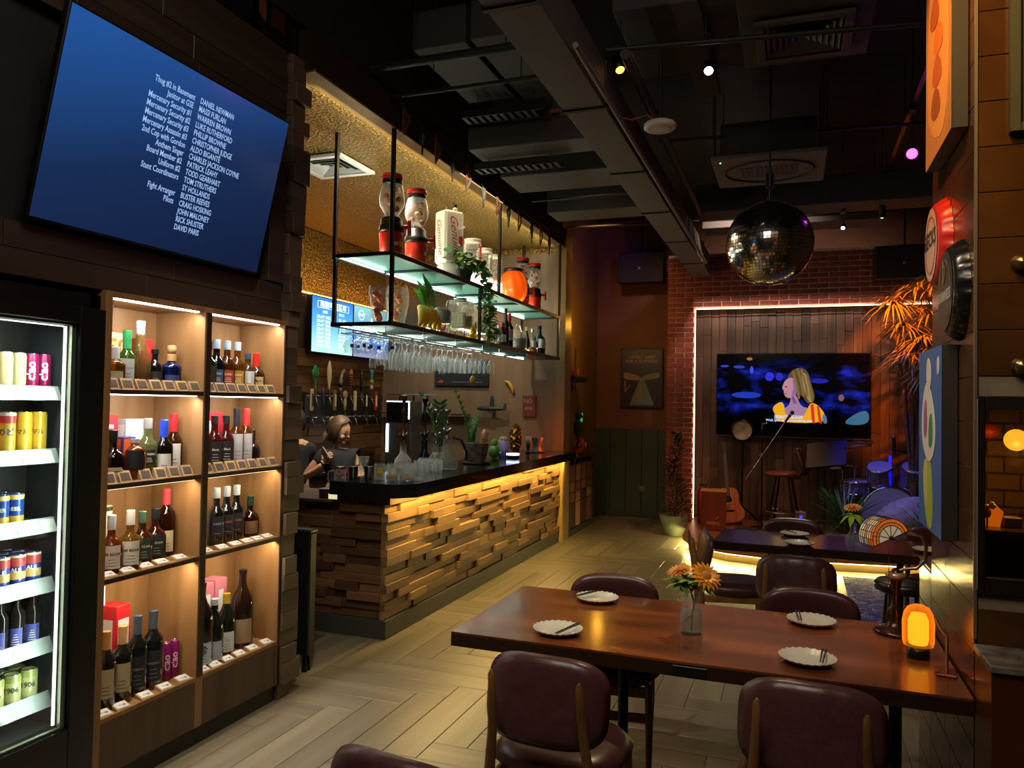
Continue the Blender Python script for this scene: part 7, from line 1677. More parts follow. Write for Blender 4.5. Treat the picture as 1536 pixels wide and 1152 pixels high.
# ------------------------------------------------------------------ stage instruments
SZt = .15
t = E('cajon', (-1.045, 9.60, SZt), 'reddish wooden cajon drum box at the left of the stage', 'drum', rz=radians(4))
cw = wood('cajon_wood', '#5c2414', '#84361f', 'Z', 7, .35, .02, .05)
MB().cbox(.005, .295, .008, .30, .0, .47, .006).done('body', cw, t); MB().cbox(.0, .30, 0, .012, .005, .468, .003).done('front_plate', cw, t)
MB().cbox(-.002, .302, -.002, .305, .468, .482, .003).done('top_plate', wood('cajon_top', '#a8743c', '#c08a50', 'X', 7, .4, .02, .05), t)
mb = MB(); add_text(mb, 'MEINL', .05, frame_mat((.15, -.001, .09), (1, 0, 0), (0, 0, 1)), 0, bold=.02, sx=1.2); mb.prism([(.17, .14), (.22, .19), (.215, .17), (.18, .135)], -.0015, -.0005, 'XZ'); mb.done('logo_print', mat('cajon_print', '#a8744c', .5), t)
t = E('guitar', (-.74, 10.15, SZt), 'acoustic guitar on a stand behind the cajon', 'guitar', rz=radians(8))
gb = MB(); outl = sm([(-.19, .06), (-.10, .0), (.10, .0), (.19, .06), (.195, .16), (.125, .26), (.14, .37), (.10, .45), (-.10, .45), (-.14, .37), (-.125, .26), (-.195, .16)], 2)
tilt = RX(radians(-12)) @ RY(radians(-4)) @ TR(0, 0, .03)
gb.T = tilt; gb.prism(outl, -.0, .10, 'XZ', smooth=False); gb.done('body', mat('guitar_side', '#5a2a12', .25, coat=.5), t)
gb = MB(); gb.T = tilt; gb.prism([(x*.985, z*.985+.003) for x, z in outl], -.004, 0, 'XZ'); gb.done('soundboard', wood('spruce_top', '#b0561c', '#d08034', 'Z', 8, .25, .02, .05, .4), t)
gb = MB(); gb.T = tilt; gb.lathe([(0, 0), (.048, 0)], c=(0, -.005, .30), seg=24, rot=Matrix.Rotation(pi/2, 3, 'X'), cap=False).done('sound_hole', mat('hole_black', '#060403', .9), t)
gb = MB(); gb.T = tilt; gb.lathe([(.050, 0), (.060, 0)], c=(0, -.006, .30), seg=24, rot=Matrix.Rotation(pi/2, 3, 'X'), cap=False).done('rosette', mat('rosette', '#c0a060', .5), t)
gb = MB(); gb.T = tilt; gb.cbox(-.026, .026, -.018, .0, .34, .90, .003).done('fretboard', mat('fretboard', '#3c3a30', .5), t)
gb = MB(); gb.T = tilt; gb.cbox(-.034, .034, -.014, .004, .90, 1.04, .003)
for k_ in range(3):
    for s2 in (-1, 1): gb.cyl(.006, (s2*.034, -.005, .925+.04*k_), (s2*.052, -.005, .925+.04*k_), 6)
gb.done('headstock', mat('headstock', '#150f0c', .4), t)
gb = MB(); gb.T = tilt; gb.cbox(-.07, .07, -.012, -.004, .14, .165, .003).done('bridge', mat('bridge_dark', '#1c120c', .5), t)
gb = MB(); gb.T = tilt
for k_ in range(6): gb.cyl(.0008, (-.018+.007*k_, -.02, .155), (-.014+.0056*k_, -.02, .92), 4)
gb.done('string', mat('guitar_string', '#b0a890', .3, .8), t, kind='stuff')
t = E('banjo', (-.60, 10.45, SZt), 'round banjo head facing out on a black stand', 'banjo')
MB().lathe([(.0, 0), (.12, 0), (.122, .002)], c=(-.02, -.02, 1.20), seg=36, rot=Matrix.Rotation(pi/2, 3, 'X'), cap=False).done('skin_head', rough_mat('banjo_skin', '#6b6862', '#9a968c', 14, .5, .1), t)
MB().lathe([(.120, -.05), (.148, -.05), (.150, .01), (.122, .012)], c=(-.02, -.02, 1.20), seg=36, rot=Matrix.Rotation(pi/2, 3, 'X'), cap=False).lathe([(0, -.05), (.148, -.05)], c=(-.02, -.02, 1.20), seg=36, rot=Matrix.Rotation(pi/2, 3, 'X'), cap=False).done('rim', mat('banjo_rim', '#100d0c', .3, .5), t)
for i in range(10): a = 2*pi*i/10; MB().cyl(.006, (-.02+.142*cos(a), -.035, 1.20+.142*sin(a)), (-.02+.142*cos(a), .02, 1.20+.142*sin(a)), 6).done('tension_hook', chrome, t)
MB().cyl(.014, (-.02, .02, 0.03), (-.02, .02, 1.08), 10).done('stand_pole', blackmetal, t)
for a in (.5, 2.6, 4.7): MB().cyl(.010, (-.02, .02, .22), (-.02+.26*cos(a), .02+.2*sin(a), .0), 8).done('leg', blackmetal, t)
# microphone stands
t = E('microphone_stand', (-.36, 10.1, SZt), 'microphone stand with long diagonal chrome boom in front of screen', 'microphone stand')
MB().cyl(.010, (0, 0, .02), (0, 0, 1.22), 10).done('pole', blackmetal, t); MB().lathe([(0, 0), (.13, 0), (.13, .015), (.02, .03), (0, .03)], seg=24).done('base', blackmetal, t)
MB().cyl(.0075, (-.19, -.03, .60), (.27, .02, 1.33), 10).done('boom', chrome, t); MB().sph((0.01, -.01, .92), .022, 10, 8).cyl(.008, (0, -.03, .92), (-.05, -.04, .90), 8).done('clutch', chrome, t)
MB().cyl(.014, (.27, .02, 1.33), (.33, .03, 1.42), 10, r2=.018).sph((.35, .035, 1.445), .026, 12, 8).done('microphone', black, t)
MB().cyl(.006, (0, 0, 1.22), (.0, 0, 1.30), 8).cyl(.010, (-.0, 0, 1.30), (.06, 0, 1.31), 8).done('top_clip', chrome, t)
t = E('microphone_stand', (1.26, 10.2, SZt), 'short boom microphone reaching over the drum kit', 'microphone stand')
MB().cyl(.009, (.3, .1, 0), (.3, .1, .95), 8).cyl(.007, (.3, .1, .95), (-.16, -.1, 1.03), 8).done('boom', blackmetal, t); MB().cyl(.018, (-.13, -.1, .98), (-.14, -.1, 1.16), 12, r2=.022).done('microphone', black, t); MB().sph((-.14, -.1, 1.18), .028, 12, 8).done('grille', mat('mic_grille', '#7a6a60', .4, .7), t)
# bar stool
t = E('bar_stool', (-.10, 9.95, SZt), 'brown leather bar stool with curved back on the stage', 'stool', rz=radians(76))
lb = mat('stool_leather', '#6b3020', .35); wd = mat('stool_ply', '#3c2416', .4)
MB().pad(.40, .38, .07, (0, .02, .70), 12, 3, 5).done('seat', lb, t)
MB().pad(.36, .34, .04, (0, -.20, .86), 12, 3, 6, .05, RX(radians(72)).to_3x3()).done('backrest', wd, t)
MB().tube([(0, -.06, .665), (0, -.17, .675), (0, -.215, .75)], [.03, .03, .02], 8).done('back_support', wd, t)
for a in (pi/4, 3*pi/4, 5*pi/4, 7*pi/4): MB().cyl(.013, (.24*cos(a), .24*sin(a), 0), (.10*cos(a), .10*sin(a), .665), 10).done('leg', blackmetal, t)
MB().tube([(.19*(1 if i in (0, 3, 4) else -1), .19*(1 if i in (0, 1, 4) else -1), .24) for i in range(5)], .010, 8).done('foot_ring', chrome, t)
# music stand
t = E('music_stand', (.36, 9.85, SZt), 'perforated dark music stand tilted beside the bar stool', 'music stand')
Mst = TR(.0, -.02, .96) @ RZ(radians(6)) @ RX(radians(-28)) @ RY(radians(-8))
m, nt, b = nmat('perforated_metal'); b.inputs['Base Color'].default_value = lin('#16181f'); b.inputs['Roughness'].default_value = .4
mb = MB(); mb.T = Mst; mb.prism([(-.25, -.16), (.20, -.16), (.28, .16), (-.17, .16)], -.003, .003, 'XZ').done('desk', m, t)
mb = MB(); mb.T = Mst
for i in range(11):
    for j in range(6):
        x, z = -.19+.04*i+.03*(j-2.5)*.5, -.125+.05*j; mb.lathe([(0, 0), (.008, 0)], c=(x, -.0045, z), seg=6, rot=Matrix.Rotation(pi/2, 3, 'X'), cap=False)
mb.done('hole', mat('stand_hole', '#3a3c52', .6), t, kind='stuff')
mb = MB(); mb.T = Mst; mb.cbox(-.25, .20, -.05, 0, -.17, -.16, .002).done('ledge', m, t)
MB().cyl(.012, (0, .03, .1), (0, .0, .92), 10).done('pole', blackmetal, t)
for a in (.4, 2.5, 4.6): MB().cyl(.008, (0, .03, .2), (.24*cos(a), .03+.24*sin(a), 0), 8).done('leg', blackmetal, t)
# drum kit
dk = E('drum_kit', (1.12, 10.0, SZt), 'clear acrylic drum kit lit blue at the right of the stage', 'drum kit')
acr = glass('acrylic_shell', '#8a86c8', .30, '#c8c8f0', .05, .8)
hoop = mat('drum_hoop', '#b8bcd0', .15, 1.0); head = mat('drum_head', '#8f90a0', .5)
def drum(c, r, d_, axis, name='tom'):
    q = Vector(axis).normalized().to_track_quat('Z', 'Y').to_matrix()
    o = MB().lathe([(r, -d_/2), (r, d_/2)], c=c, seg=28, rot=q, cap=False).done(name, acr, dk)
    MB().lathe([(r+.002, -d_/2-.008), (r+.012, -d_/2-.008), (r+.012, -d_/2+.012), (r+.002, -d_/2+.012)], c=c, seg=28, rot=q, cap=False).lathe([(r+.002, d_/2-.012), (r+.012, d_/2-.012), (r+.012, d_/2+.008), (r+.002, d_/2+.008)], c=c, seg=28, rot=q, cap=False).done('hoop', hoop, o)
    MB().lathe([(0, d_/2+.002), (r, d_/2+.002)], c=c, seg=28, rot=q, cap=False).done('drum_skin', head, o)
    for i in range(8):
        a = 2*pi*i/8; p = Vector(c)+q @ Vector(((r+.012)*cos(a), (r+.012)*sin(a), -d_/2)); p2 = Vector(c)+q @ Vector(((r+.012)*cos(a), (r+.012)*sin(a), d_/2))
        MB().cyl(.004, p, p2, 6).sph(tuple((p+p2)/2), .012, 8, 6).done('lug', hoop, o)
    return o
drum((-.06, .0, .31), .29, .36, (0, -1, .02), 'bass_drum')
drum((-.16, -.06, .74), .13, .22, (-.1, -.5, 1)); drum((.20, -.06, .74), .14, .24, (.1, -.5, 1))
drum((.42, .05, .50), .19, .30, (0, -.1, 1)); drum((-.40, .05, .58), .16, .14, (0, -.1, 1), 'snare')
for (x, y, z, r, l_) in ((-.42, .05, 1.10, .20, 0), (-.55, .1, .82, .17, 1), (.45, .2, 1.05, .22, 2)):
    o = MB().lathe([(0, .02), (.03, .016), (.04, .006), (r, -.014), (r*.99, -.012), (.04, .010), (0, .024)], c=(x, y, z), seg=36, rot=Matrix.Rotation(-.12, 3, 'Y') @ Matrix.Rotation(.12, 3, 'X')).done('cymbal', mat('cymbal_bronze', '#7a6a48', .25, .9), dk)
    MB().cyl(.009, (x, y, 0), (x, y, z+.03), 8).sph((x, y, z+.035), .014, 8, 6).done('cymbal_stand', hoop, o)
    for a in (.5, 2.6, 4.7): MB().cyl(.008, (x, y, .2), (x+.18*cos(a), y+.18*sin(a), 0), 6).done('stand_leg', hoop, o)
MB().cyl(.012, (-.06, 0, .6), (-.06, -.02, .82), 8).cyl(.01, (-.18, -.02, .82), (.2, -.02, .82), 8).done('tom_mount', hoop, dk)
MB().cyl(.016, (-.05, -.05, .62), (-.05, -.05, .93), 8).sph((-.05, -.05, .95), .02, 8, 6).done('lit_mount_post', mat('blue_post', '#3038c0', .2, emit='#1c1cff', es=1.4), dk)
# pale ribbed fan, an invented form in front of the drums
t = E('ribbed_fan', (1.02, 9.35, SZt), 'large ribbed pale fan ornament lit violet in front of drums', 'ornament', rz=radians(12))
mb = MB(); n = 22; vs, fs = [], []
for i in range(n+1):
    a = radians(62+100*i/n)
    for j in range(9):
        q_ = j/8; rr = .08+.46*q_; dep = .10*sin(q_*pi)*.8+.02*cos(i*pi)*q_
        vs.append((.28+rr*cos(a)*1.0, -dep, .02+rr*sin(a)*(1.0 if j < 8 else 1)))
for i in range(n):
    for j in range(8): k_ = i*9+j; fs.append((k_, k_+1, k_+10, k_+9))
vs += [(x, y+.02, z) for x, y, z in vs]; m0 = (n+1)*9
fs += [(a_+m0, d2+m0, c2+m0, b2+m0) for (a_, b2, c2, d2) in fs[:n*8]]
mb.add(vs, fs, 0, True); mb.cbox(.12, .44, -.08, .08, 0, .08, .01); mb.done('shell', rough_mat('fan_pale', '#8f8a9c', '#b8b4c4', 12, .4, .1), t)
# palm and leafy stage plants
def blades(t, c, n, L_, col, spread=1.0, w_=.012, name='fronds', seed=1, droop=.5, up=.6, m2=None):
    Rb_ = random.Random(seed); mb = MB()
    for i in range(n):
        a = Rb_.uniform(0, 2*pi); e = Rb_.uniform(-.1, 1.0)*up; l_ = L_*Rb_.uniform(.7, 1.1); d = Vector((cos(a)*spread, sin(a)*spread, e)).normalized(); s_ = d.cross(Vector((0, 0, 1))).normalized()
        vs = []
        for k_, (f_, ww) in enumerate(((0, .5), (.35, 1), (.7, .8), (1, .05))):
            p = Vector(c)+d*l_*f_-Vector((0, 0, 1))*droop*l_*f_*f_; vs += [p-s_*w_*ww, p+s_*w_*ww]
        mb.add([tuple(v_) for v_ in vs], [(0, 1, 3, 2), (2, 3, 5, 4), (4, 5, 7, 6)], 0 if Rb_.random() < .6 or m2 is None else 1, True)
    mb.done(name, [col, m2] if m2 else col, t, kind='stuff')
pgreen = leafmat('palm_green', '#24502a', '#4a8240'); 
t = E('palm_plant', (.55, 9.25, SZt), 'fan palm in a low white planter at the front of the stage', 'plant')
MB().cbox(-.19, .19, -.09, .09, 0, .13, .006).done('planter', mat('planter_white', '#9c9688', .5), t); MB().lathe([(0, .12), (.05, .12), (.04, .26), (0, .26)], seg=12).done('trunk', rough_mat('palm_trunk', '#3a2a1a', '#5a4630', 30, .8, .6), t)
blades(t, (0, 0, .24), 150, .56, pgreen, 1.0, .010, seed=4, droop=.12, up=1.6)
t = E('stage_shrub', (1.38, 9.0, SZt), 'dark green broad leaved shrub at the right front of stage', 'plant')
MB().lathe([(0, 0), (.10, 0), (.12, .16), (0, .16)], seg=18).done('pot', mat('pot_dark', '#34383a', .5), t); blades(t, (0, 0, .16), 90, .45, pgreen, .7, .02, seed=8, droop=.1, up=2.4)
# tall dracaena lit orange
t = E('dracaena', (1.30, 9.85, SZt), 'tall spiky leaved tree lit orange at the right of the stage', 'plant')
MB().lathe([(0, 0), (.15, 0), (.18, .28), (.16, .28), (0, .25)], seg=22).done('pot', mat('pot_dark', '#34383a', .5), t)
trk = rough_mat('dracaena_trunk', '#4a3420', '#6b4f34', 30, .8, .5); ym = leafmat('spiky_leaf', '#8a7a2c', '#b09a40')
crowns = [(.02, -.1, 2.86), (.16, -.05, 2.60), (-.24, -.15, 2.72), (.05, -.2, 2.28), (.22, .0, 2.95), (.24, -.2, 2.2), (-.06, -.25, 2.10), (.14, -.25, 1.92), (-.12, -.1, 2.45)]
for i, c in enumerate(crowns):
    MB().tube([(0, 0, .25), (c[0]*.2, c[1]*.2, 1.0), (c[0]*.5, c[1]*.5, 1.8), (c[0], c[1], c[2]-.15)], [.022, .018, .014, .010], 8).done('stem', trk, t)
for i, c in enumerate(crowns): blades(t, c, 80, .44, ym, 1.0, .0105, 'leaf_crown', 20+i, .65, 1.0)
# tall potted conifer left of the stage
t = E('potted_conifer', (-1.42, 9.98, 0), 'slim dark conifer in a pale tapered pot before the brick wall', 'plant')
MB().lathe([(0, 0), (.10, 0), (.12, .01), (.19, .26), (.175, .26), (0, .22)], seg=26).done('pot', rough_mat('pot_sage', '#5f6a50', '#7a8468', 6, .6, .1), t)
RC = random.Random(11); mb = MB()
for i in range(750):
    f_ = RC.random()**1.3; z = .26+f_*1.05; r_ = (.17*(1-f_)+.045)*RC.random()**.4; a = RC.uniform(0, 2*pi)+f_*5
    ox, oy = .03*sin(f_*9), .02*cos(f_*8)
    leaf(mb, (ox+r_*cos(a), oy+r_*sin(a), z), (cos(a), sin(a), .9), (0, 0, 1), .07, .022)
mb.done('foliage', leafmat('conifer_green', '#0f1f12', '#23381f'), t, kind='stuff'); MB().cyl(.02, (0, 0, .2), (.02, 0, .9), 8).done('trunk', trk, t)
# red extinguisher by the brick wall
t = E('fire_extinguisher', (-1.10, 10.25, SZt), 'red fire extinguisher half hidden behind the cajon', 'fire extinguisher')
MB().lathe([(0, 0), (.06, 0), (.065, .01), (.065, .40), (.04, .45), (.02, .46), (0, .46)], seg=20).done('cylinder', mat('extinguisher_red', '#8a1a14', .35), t); MB().cbox(-.04, .03, -.01, .01, .47, .50, .004).cyl(.008, (.03, 0, .46), (.09, 0, .55), 6).done('valve', black, t)
# odds and ends on the stage floor
t = E('effects_pedal', (-.52, 9.75, SZt), 'black pedal board and cables on the stage floor', 'pedal'); MB().cbox(-.14, .14, -.05, .05, 0, .05, .01).done('body', black, t); MB().tube([(-.1, -.06, .01), (.0, -.14, .01), (.14, -.1, .01), (.22, -.16, .01)], .006, 6).done('cable', mat('cable_pale', '#a8a090', .5), t)
t = E('white_mug', (-.16, 10.15, SZt), 'white cup shaped fan on the floor behind the stool', 'cup'); MB().lathe([(0, 0), (.05, 0), (.06, .09), (.05, .09), (.045, .01)], seg=18, cap=False).tube([(-.05, 0, .02), (-.09, 0, .04), (-.055, 0, .08)], .008, 6).done('body', mat('mug_grey', '#7c7870', .5), t)
t = E('guitar_pedal', (.10, 9.9, SZt), 'slanted grey floor light beside the bar stool', 'floor light'); MB().cbox(-.06, .06, -.03, .03, 0, .26, .01).done('body', mat('floor_light_grey', '#6b665c', .4), t); MB().sph((.0, -.035, .20), .018, 10, 8).done('lens', emis('blue_dot', '#2a30ff', 2), t)
# rug in front of the stage
m, nt, b = nmat('patterned_rug'); N, L = nt.nodes, nt.links; b.inputs['Roughness'].default_value = .95
tc = N.new('ShaderNodeTexCoord'); vo = N.new('ShaderNodeTexNoise'); vo.inputs['Scale'].default_value = 5; vo.inputs['Distortion'].default_value = 2.5; L.new(tc.outputs['Object'], vo.inputs['Vector'])
cr = N.new('ShaderNodeValToRGB'); cr.color_ramp.interpolation = 'CONSTANT'; cr.color_ramp.elements[0].color = lin('#3c3a5c'); cr.color_ramp.elements[1].position = .49; cr.color_ramp.elements[1].color = lin('#b0a890'); e2 = cr.color_ramp.elements.new(.54); e2.color = lin('#4a4668')  # blue light falling on the rug is mixed into its dark tones
L.new(vo.outputs['Fac'], cr.inputs[0]); L.new(cr.outputs[0], b.inputs['Base Color'])
rug = MB().cbox(.47, 1.9, 6.3, 8.25, .001, .012, .003).done('rug', m); tag(rug, 'patterned rug, blue light put into its colour, in front of the stage', 'rug')
# hanging speakers
for (x0, x1, y, z0, z1, l_) in ((-2.40, -1.74, 10.9, 3.42, 3.86, 'black speaker hung in the corner left of the brick arch'), (.93, 1.62, 10.35, 3.26, 3.66, 'black speaker hung before the brick at the right')):
    t = E('speaker', (x0, y, z0), l_, 'speaker'); w_, h = x1-x0, z1-z0
    MB().cbox(0, w_, 0, .24, 0, h, .01).done('cabinet', black, t); MB().cbox(.02, w_-.02, -.01, 0, .02, h-.02, .004).done('front_grille', mat('speaker_grille', '#141416', .7), t)
    MB().cbox(w_*.45, w_*.5, -.013, -.01, h*.42, h*.5, .001).done('badge', mat('speaker_badge', '#8a8a86', .4), t)
    MB().cyl(.012, (w_/2, .12, h), (w_/2, .12, 4.45-z0), 8).done('hanger', blackmetal, t)
# framed beer poster beyond the brick
t = E('framed_poster', (-2.44, 11.40, 1.62), 'framed poster with two pint glasses meeting over a pale cone', 'poster')
PWd, PHt = .635, .885
MB().cbox(0, PWd, -.02, .02, 0, PHt, .004).done('frame', mat('poster_frame', '#0c0b0b', .5), t)
def ps(pts_, c_, k, name='print_shape'): MB().prism([(u*PWd, v_*PHt) for u, v_ in pts_], -.0205-.001*k-.001, -.0205-.001*k, 'XZ').done(name, mat('pp_'+c_, c_, .4), t)
ps([(.05, .04), (.95, .04), (.95, .96), (.05, .96)], '#1d2733', 0, 'print_ground')
ps([(.05, .04), (.95, .04), (.95, .50), (.05, .50)], '#15100c', 1); ps([(.22, .04), (.80, .04), (.55, .50), (.47, .50)], '#5f7468', 2)
ps([(.36, .2), (.5, .42), (.52, .42), (.5, .12)], '#7a7a50', 2.5)
ps(sm([(.07, .48), (.08, .58), (.14, .60), (.44, .54), (.49, .50), (.47, .46), (.30, .46)], 2), '#8a7550', 3); ps(sm([(.52, .46), (.51, .52), (.60, .55), (.88, .60), (.94, .56), (.92, .50), (.70, .47)], 2), '#7a6c44', 3)
ps([(.10, .46), (.13, .46), (.13, .30), (.24, .40), (.24, .37), (.12, .26), (.10, .28)], '#8a6c44', 4)
mb = MB(); add_text(mb, 'LOVELY GAME', .062, frame_mat((PWd*.5, -.026, PHt*.85), (1, 0, 0), (0, 0, 1)), 0, bold=.02); add_text(mb, 'FOR A GUINNESS', .062, frame_mat((PWd*.5, -.026, PHt*.78), (1, 0, 0), (0, 0, 1)), 0, bold=.02); mb.done('title_text', mat('pp_text', '#8f8078', .5), t)
t = E('wall_socket', (-2.10, 11.415, .42), 'grey wall socket on the dark green panelling', 'socket'); MB().cbox(-.04, .04, -.012, .0, -.04, .04, .003).done('plate', mat('socket_grey', '#6a6a60', .5), t); MB().box(-.012, -.006, -.013, -.011, -.01, .01).box(.006, .012, -.013, -.011, -.01, .01).done('slots', black, t)
# ------------------------------------------------------------------ two people behind the bar
skin_m = rough_mat('skin', '#b98a68', '#c99a78', 12, .5, .03)
def skinned(name, joints, edges, m, parent, sub=2, root=0):
    me = bpy.data.meshes.new(name); me.from_pydata([j[:3] for j in joints], edges, [])
    o = bpy.data.objects.new(name, me); sc.collection.objects.link(o); o.parent = parent
    sk = o.modifiers.new('skin', 'SKIN'); sk.use_smooth_shade = True
    for i, j in enumerate(joints): r = j[3]; me.skin_vertices[0].data[i].radius = (r if not isinstance(r, tuple) else r[0], r if not isinstance(r, tuple) else r[1])
    me.skin_vertices[0].data[root].use_root = True
    sb_ = o.modifiers.new('sub', 'SUBSURF'); sb_.levels = sub; sb_.render_levels = sub
    me.materials.append(m)
    dg = bpy.context.evaluated_depsgraph_get(); ev = o.evaluated_get(dg); nm = bpy.data.meshes.new_from_object(ev)
    o.modifiers.clear(); o.data = nm
    for p in nm.polygons: p.use_smooth = True
    return o
def head_mesh(t, c, yaw_, pitch_, s_, hair_c, hairlen, side=1):
    Mh = TR(*c) @ RZ(yaw_) @ RX(pitch_)          # face looks along local -Y
    def hf(p):
        x, y, z = p
        k = 1.0
        if z < 0: k = 1-.30*(-z)**1.5
        y2 = y*1.08
        if z < -.2 and y > 0: y2 = y*(1-.25*(-z-.2))
        return Vector((x*k*.98, y2, z))
    mb = MB(); mb.T = Mh; mb.sph((0, 0, 0), (.074*s_, .090*s_, .112*s_), 28, 20, fn=hf)
    mb.sph((0, -.096*s_, -.020*s_), (.012*s_, .018*s_, .016*s_), 12, 8); mb.sph((0, -.088*s_, .002*s_), (.008*s_, .014*s_, .026*s_), 10, 8)
    mb.sph((0, -.070*s_, -.082*s_), (.026*s_, .024*s_, .022*s_), 12, 8)
    for sx in (-1, 1): mb.sph((sx*.074*s_, .005*s_, -.010*s_), (.009*s_, .018*s_, .030*s_), 10, 8); mb.sph((sx*.036*s_, -.066*s_, -.03*s_), (.024*s_, .024*s_, .026*s_), 10, 8)
    mb.done('head', skin_m, t)
    mb = MB(); mb.T = Mh
    for sx in (-1, 1): mb.sph((sx*.030*s_, -.085*s_, .006*s_), (.015*s_, .008*s_, .0045*s_), 10, 8)
    mb.done('eyes', mat('eye_dark', '#1c1210', .3), t)
    mb = MB(); mb.T = Mh
    for sx in (-1, 1): mb.tube([(sx*.014*s_, -.093*s_, .024*s_), (sx*.03*s_, -.090*s_, .030*s_), (sx*.046*s_, -.078*s_, .024*s_)], [.0015, .0028, .0012], 6)
    mb.done('eyebrows', mat('brow', '#2a1a12', .6), t)
    mb = MB(); mb.T = Mh; mb.sph((0, -.092*s_, -.050*s_), (.020*s_, .009*s_, .0065*s_), 12, 8).done('mouth', mat('lips', '#9c4f48', .4), t)
    def hairf(p):
        x, y, z = p; k = 1
        return Vector((x, y, z))
    # hair: shell open towards the face
    n, rg = 28, 18; vs, fs = [], []
    for j in range(rg+1):
        th = (pi*.78 if hairlen else pi*.62)*j/rg
        for i in range(n+1):
            o_ = max(0, min(1, (th-.62)/.35))*radians(62); a = radians(-90)+o_+(2*pi-2*o_)*i/n
            rr = 1.09+.02*sin(i*2.3)+.015*sin(j*1.7+i); zz = cos(th); q = sin(th)
            y_ = q*sin(a)*.100; x_ = q*cos(a)*.083
            vs.append((x_*rr*s_, (y_*rr+.004)*s_, (zz*.120*rr)*s_))
    for j in range(rg):
        for i in range(n): k = j*(n+1)+i; fs.append((k, k+1, k+n+2, k+n+1))
    mb = MB(); mb.T = Mh; mb.add(vs, fs, 0, True); hair = mb.done('hair', hair_c, t)
    so = hair.modifiers.new('thick', 'SOLIDIFY'); so.thickness = .008
    return Mh
# the woman looking down at a phone
W = E('person', (-3.72, 5.80, 0), 'woman in black t-shirt looking down at a phone behind the bar', 'person', rz=0)
# local frame: x right (towards the room), facing roughly +x / towards camera side
cloth = rough_mat('black_tshirt', '#121214', '#1c1c20', 20, .85, .2); jeans = rough_mat('dark_trousers', '#14161c', '#1d212b', 20, .85, .2)
body = [(0, 0, .80, (.13, .10)), (0.0, 0, .95, (.125, .095)), (-.02, 0, 1.06, (.14, .10)), (-.05, .0, 1.16, (.13, .095)), (-.055, -.0, 1.225, .052), (-.035, -.005, 1.29, .046),
        (-.02, -.165, 1.155, .052), (-.02, -.23, .98, .040), (.02, -.10, .86, .034), (.06, -.02, .86, .026),          # right arm lowered
        (-.09, .165, 1.155, .052), (-.02, .22, .98, .04), (.05, .16, .90, .032), (.10, .08, .90, .026),
        (0, -.09, .74, .085), (0, -.10, .42, .055), (0, -.10, .08, .036), (.10, -.10, .03, .03),
        (0, .09, .74, .085), (0, .10, .42, .055), (0, .10, .08, .036), (.10, .10, .03, .03)]
# the raised forearm holds the phone near the chin, on the camera side
body[7] = (-.10, -.27, .985, .040); body[8] = (.03, -.235, 1.05, .030); body[9] = (.085, -.20, 1.105, .023)
ed = [(0, 1), (1, 2), (2, 3), (3, 4), (4, 5), (3, 6), (6, 7), (7, 8), (8, 9), (3, 10), (10, 11), (11, 12), (12, 13), (0, 14), (14, 15), (15, 16), (16, 17), (0, 18), (18, 19), (19, 20), (20, 21)]
W.rotation_euler = (0, 0, radians(-32))
skinned('body', body, ed, skin_m, W)
sh_j = [(j[0], j[1], j[2], (j[3][0]+.014, j[3][1]+.014) if isinstance(j[3], tuple) else j[3]+.014) for j in body]
tj = [sh_j[0], sh_j[1], sh_j[2], sh_j[3], (-.050, 0, 1.225, .088), (-.02, -.15, 1.165, .074), (-.062, -.215, 1.07, .060), (-.085, .15, 1.165, .074), (-.06, .19, 1.07, .058)]
skinned('t_shirt', tj, [(0, 1), (1, 2), (2, 3), (3, 4), (3, 5), (5, 6), (3, 7), (7, 8)], cloth, W)
lj = [(0, 0, .82, (.145, .115))]+[sh_j[i] for i in (14, 15, 16, 18, 19, 20)]
skinned('trousers', lj, [(0, 1), (1, 2), (2, 3), (0, 4), (4, 5), (5, 6)], jeans, W)
for s2 in (-1, 1): MB().sph((.05, .1*s2, .04), (.12, .045, .04), 14, 8).done('shoe', mat('shoe_black', '#141414', .5), W)
mb = MB(); add_text(mb, 'CRAFT', .062, frame_mat((.128, .0, 1.035), (.15, 1, 0), (0, 0, 1)), 0, bold=.03); add_text(mb, 'BEER', .055, frame_mat((.128, .02, .975), (.15, 1, 0), (0, 0, 1)), 0, bold=.03); mb.done('red_print', mat('shirt_print', '#8a2434', .6), W)
hairw = rough_mat('brown_blond_hair', '#2c1c12', '#5a4228', 6, .5, .5)
Mh = head_mesh(W, (.0, -.01, 1.385), radians(122), radians(20), 1.0, hairw, True)
mb = MB(); mb.T = Mh
mb.sph((0.0, .095, .06), (.038, .034, .034), 14, 10)
for k_ in range(12):
    a = radians(-60+11*k_); mb.tube([(.07*sin(a), .085*cos(a)+.01, -.03), (.078*sin(a), .10*cos(a)+.015, -.08), (.07*sin(a), .095*cos(a)+.02, -.125-.01*(k_ % 3))], [.018, .018, .006], 6)
mb.done('hair_ends', rough_mat('hair_blond_ends', '#7a6444', '#a08a62', 6, .5, .5), W)
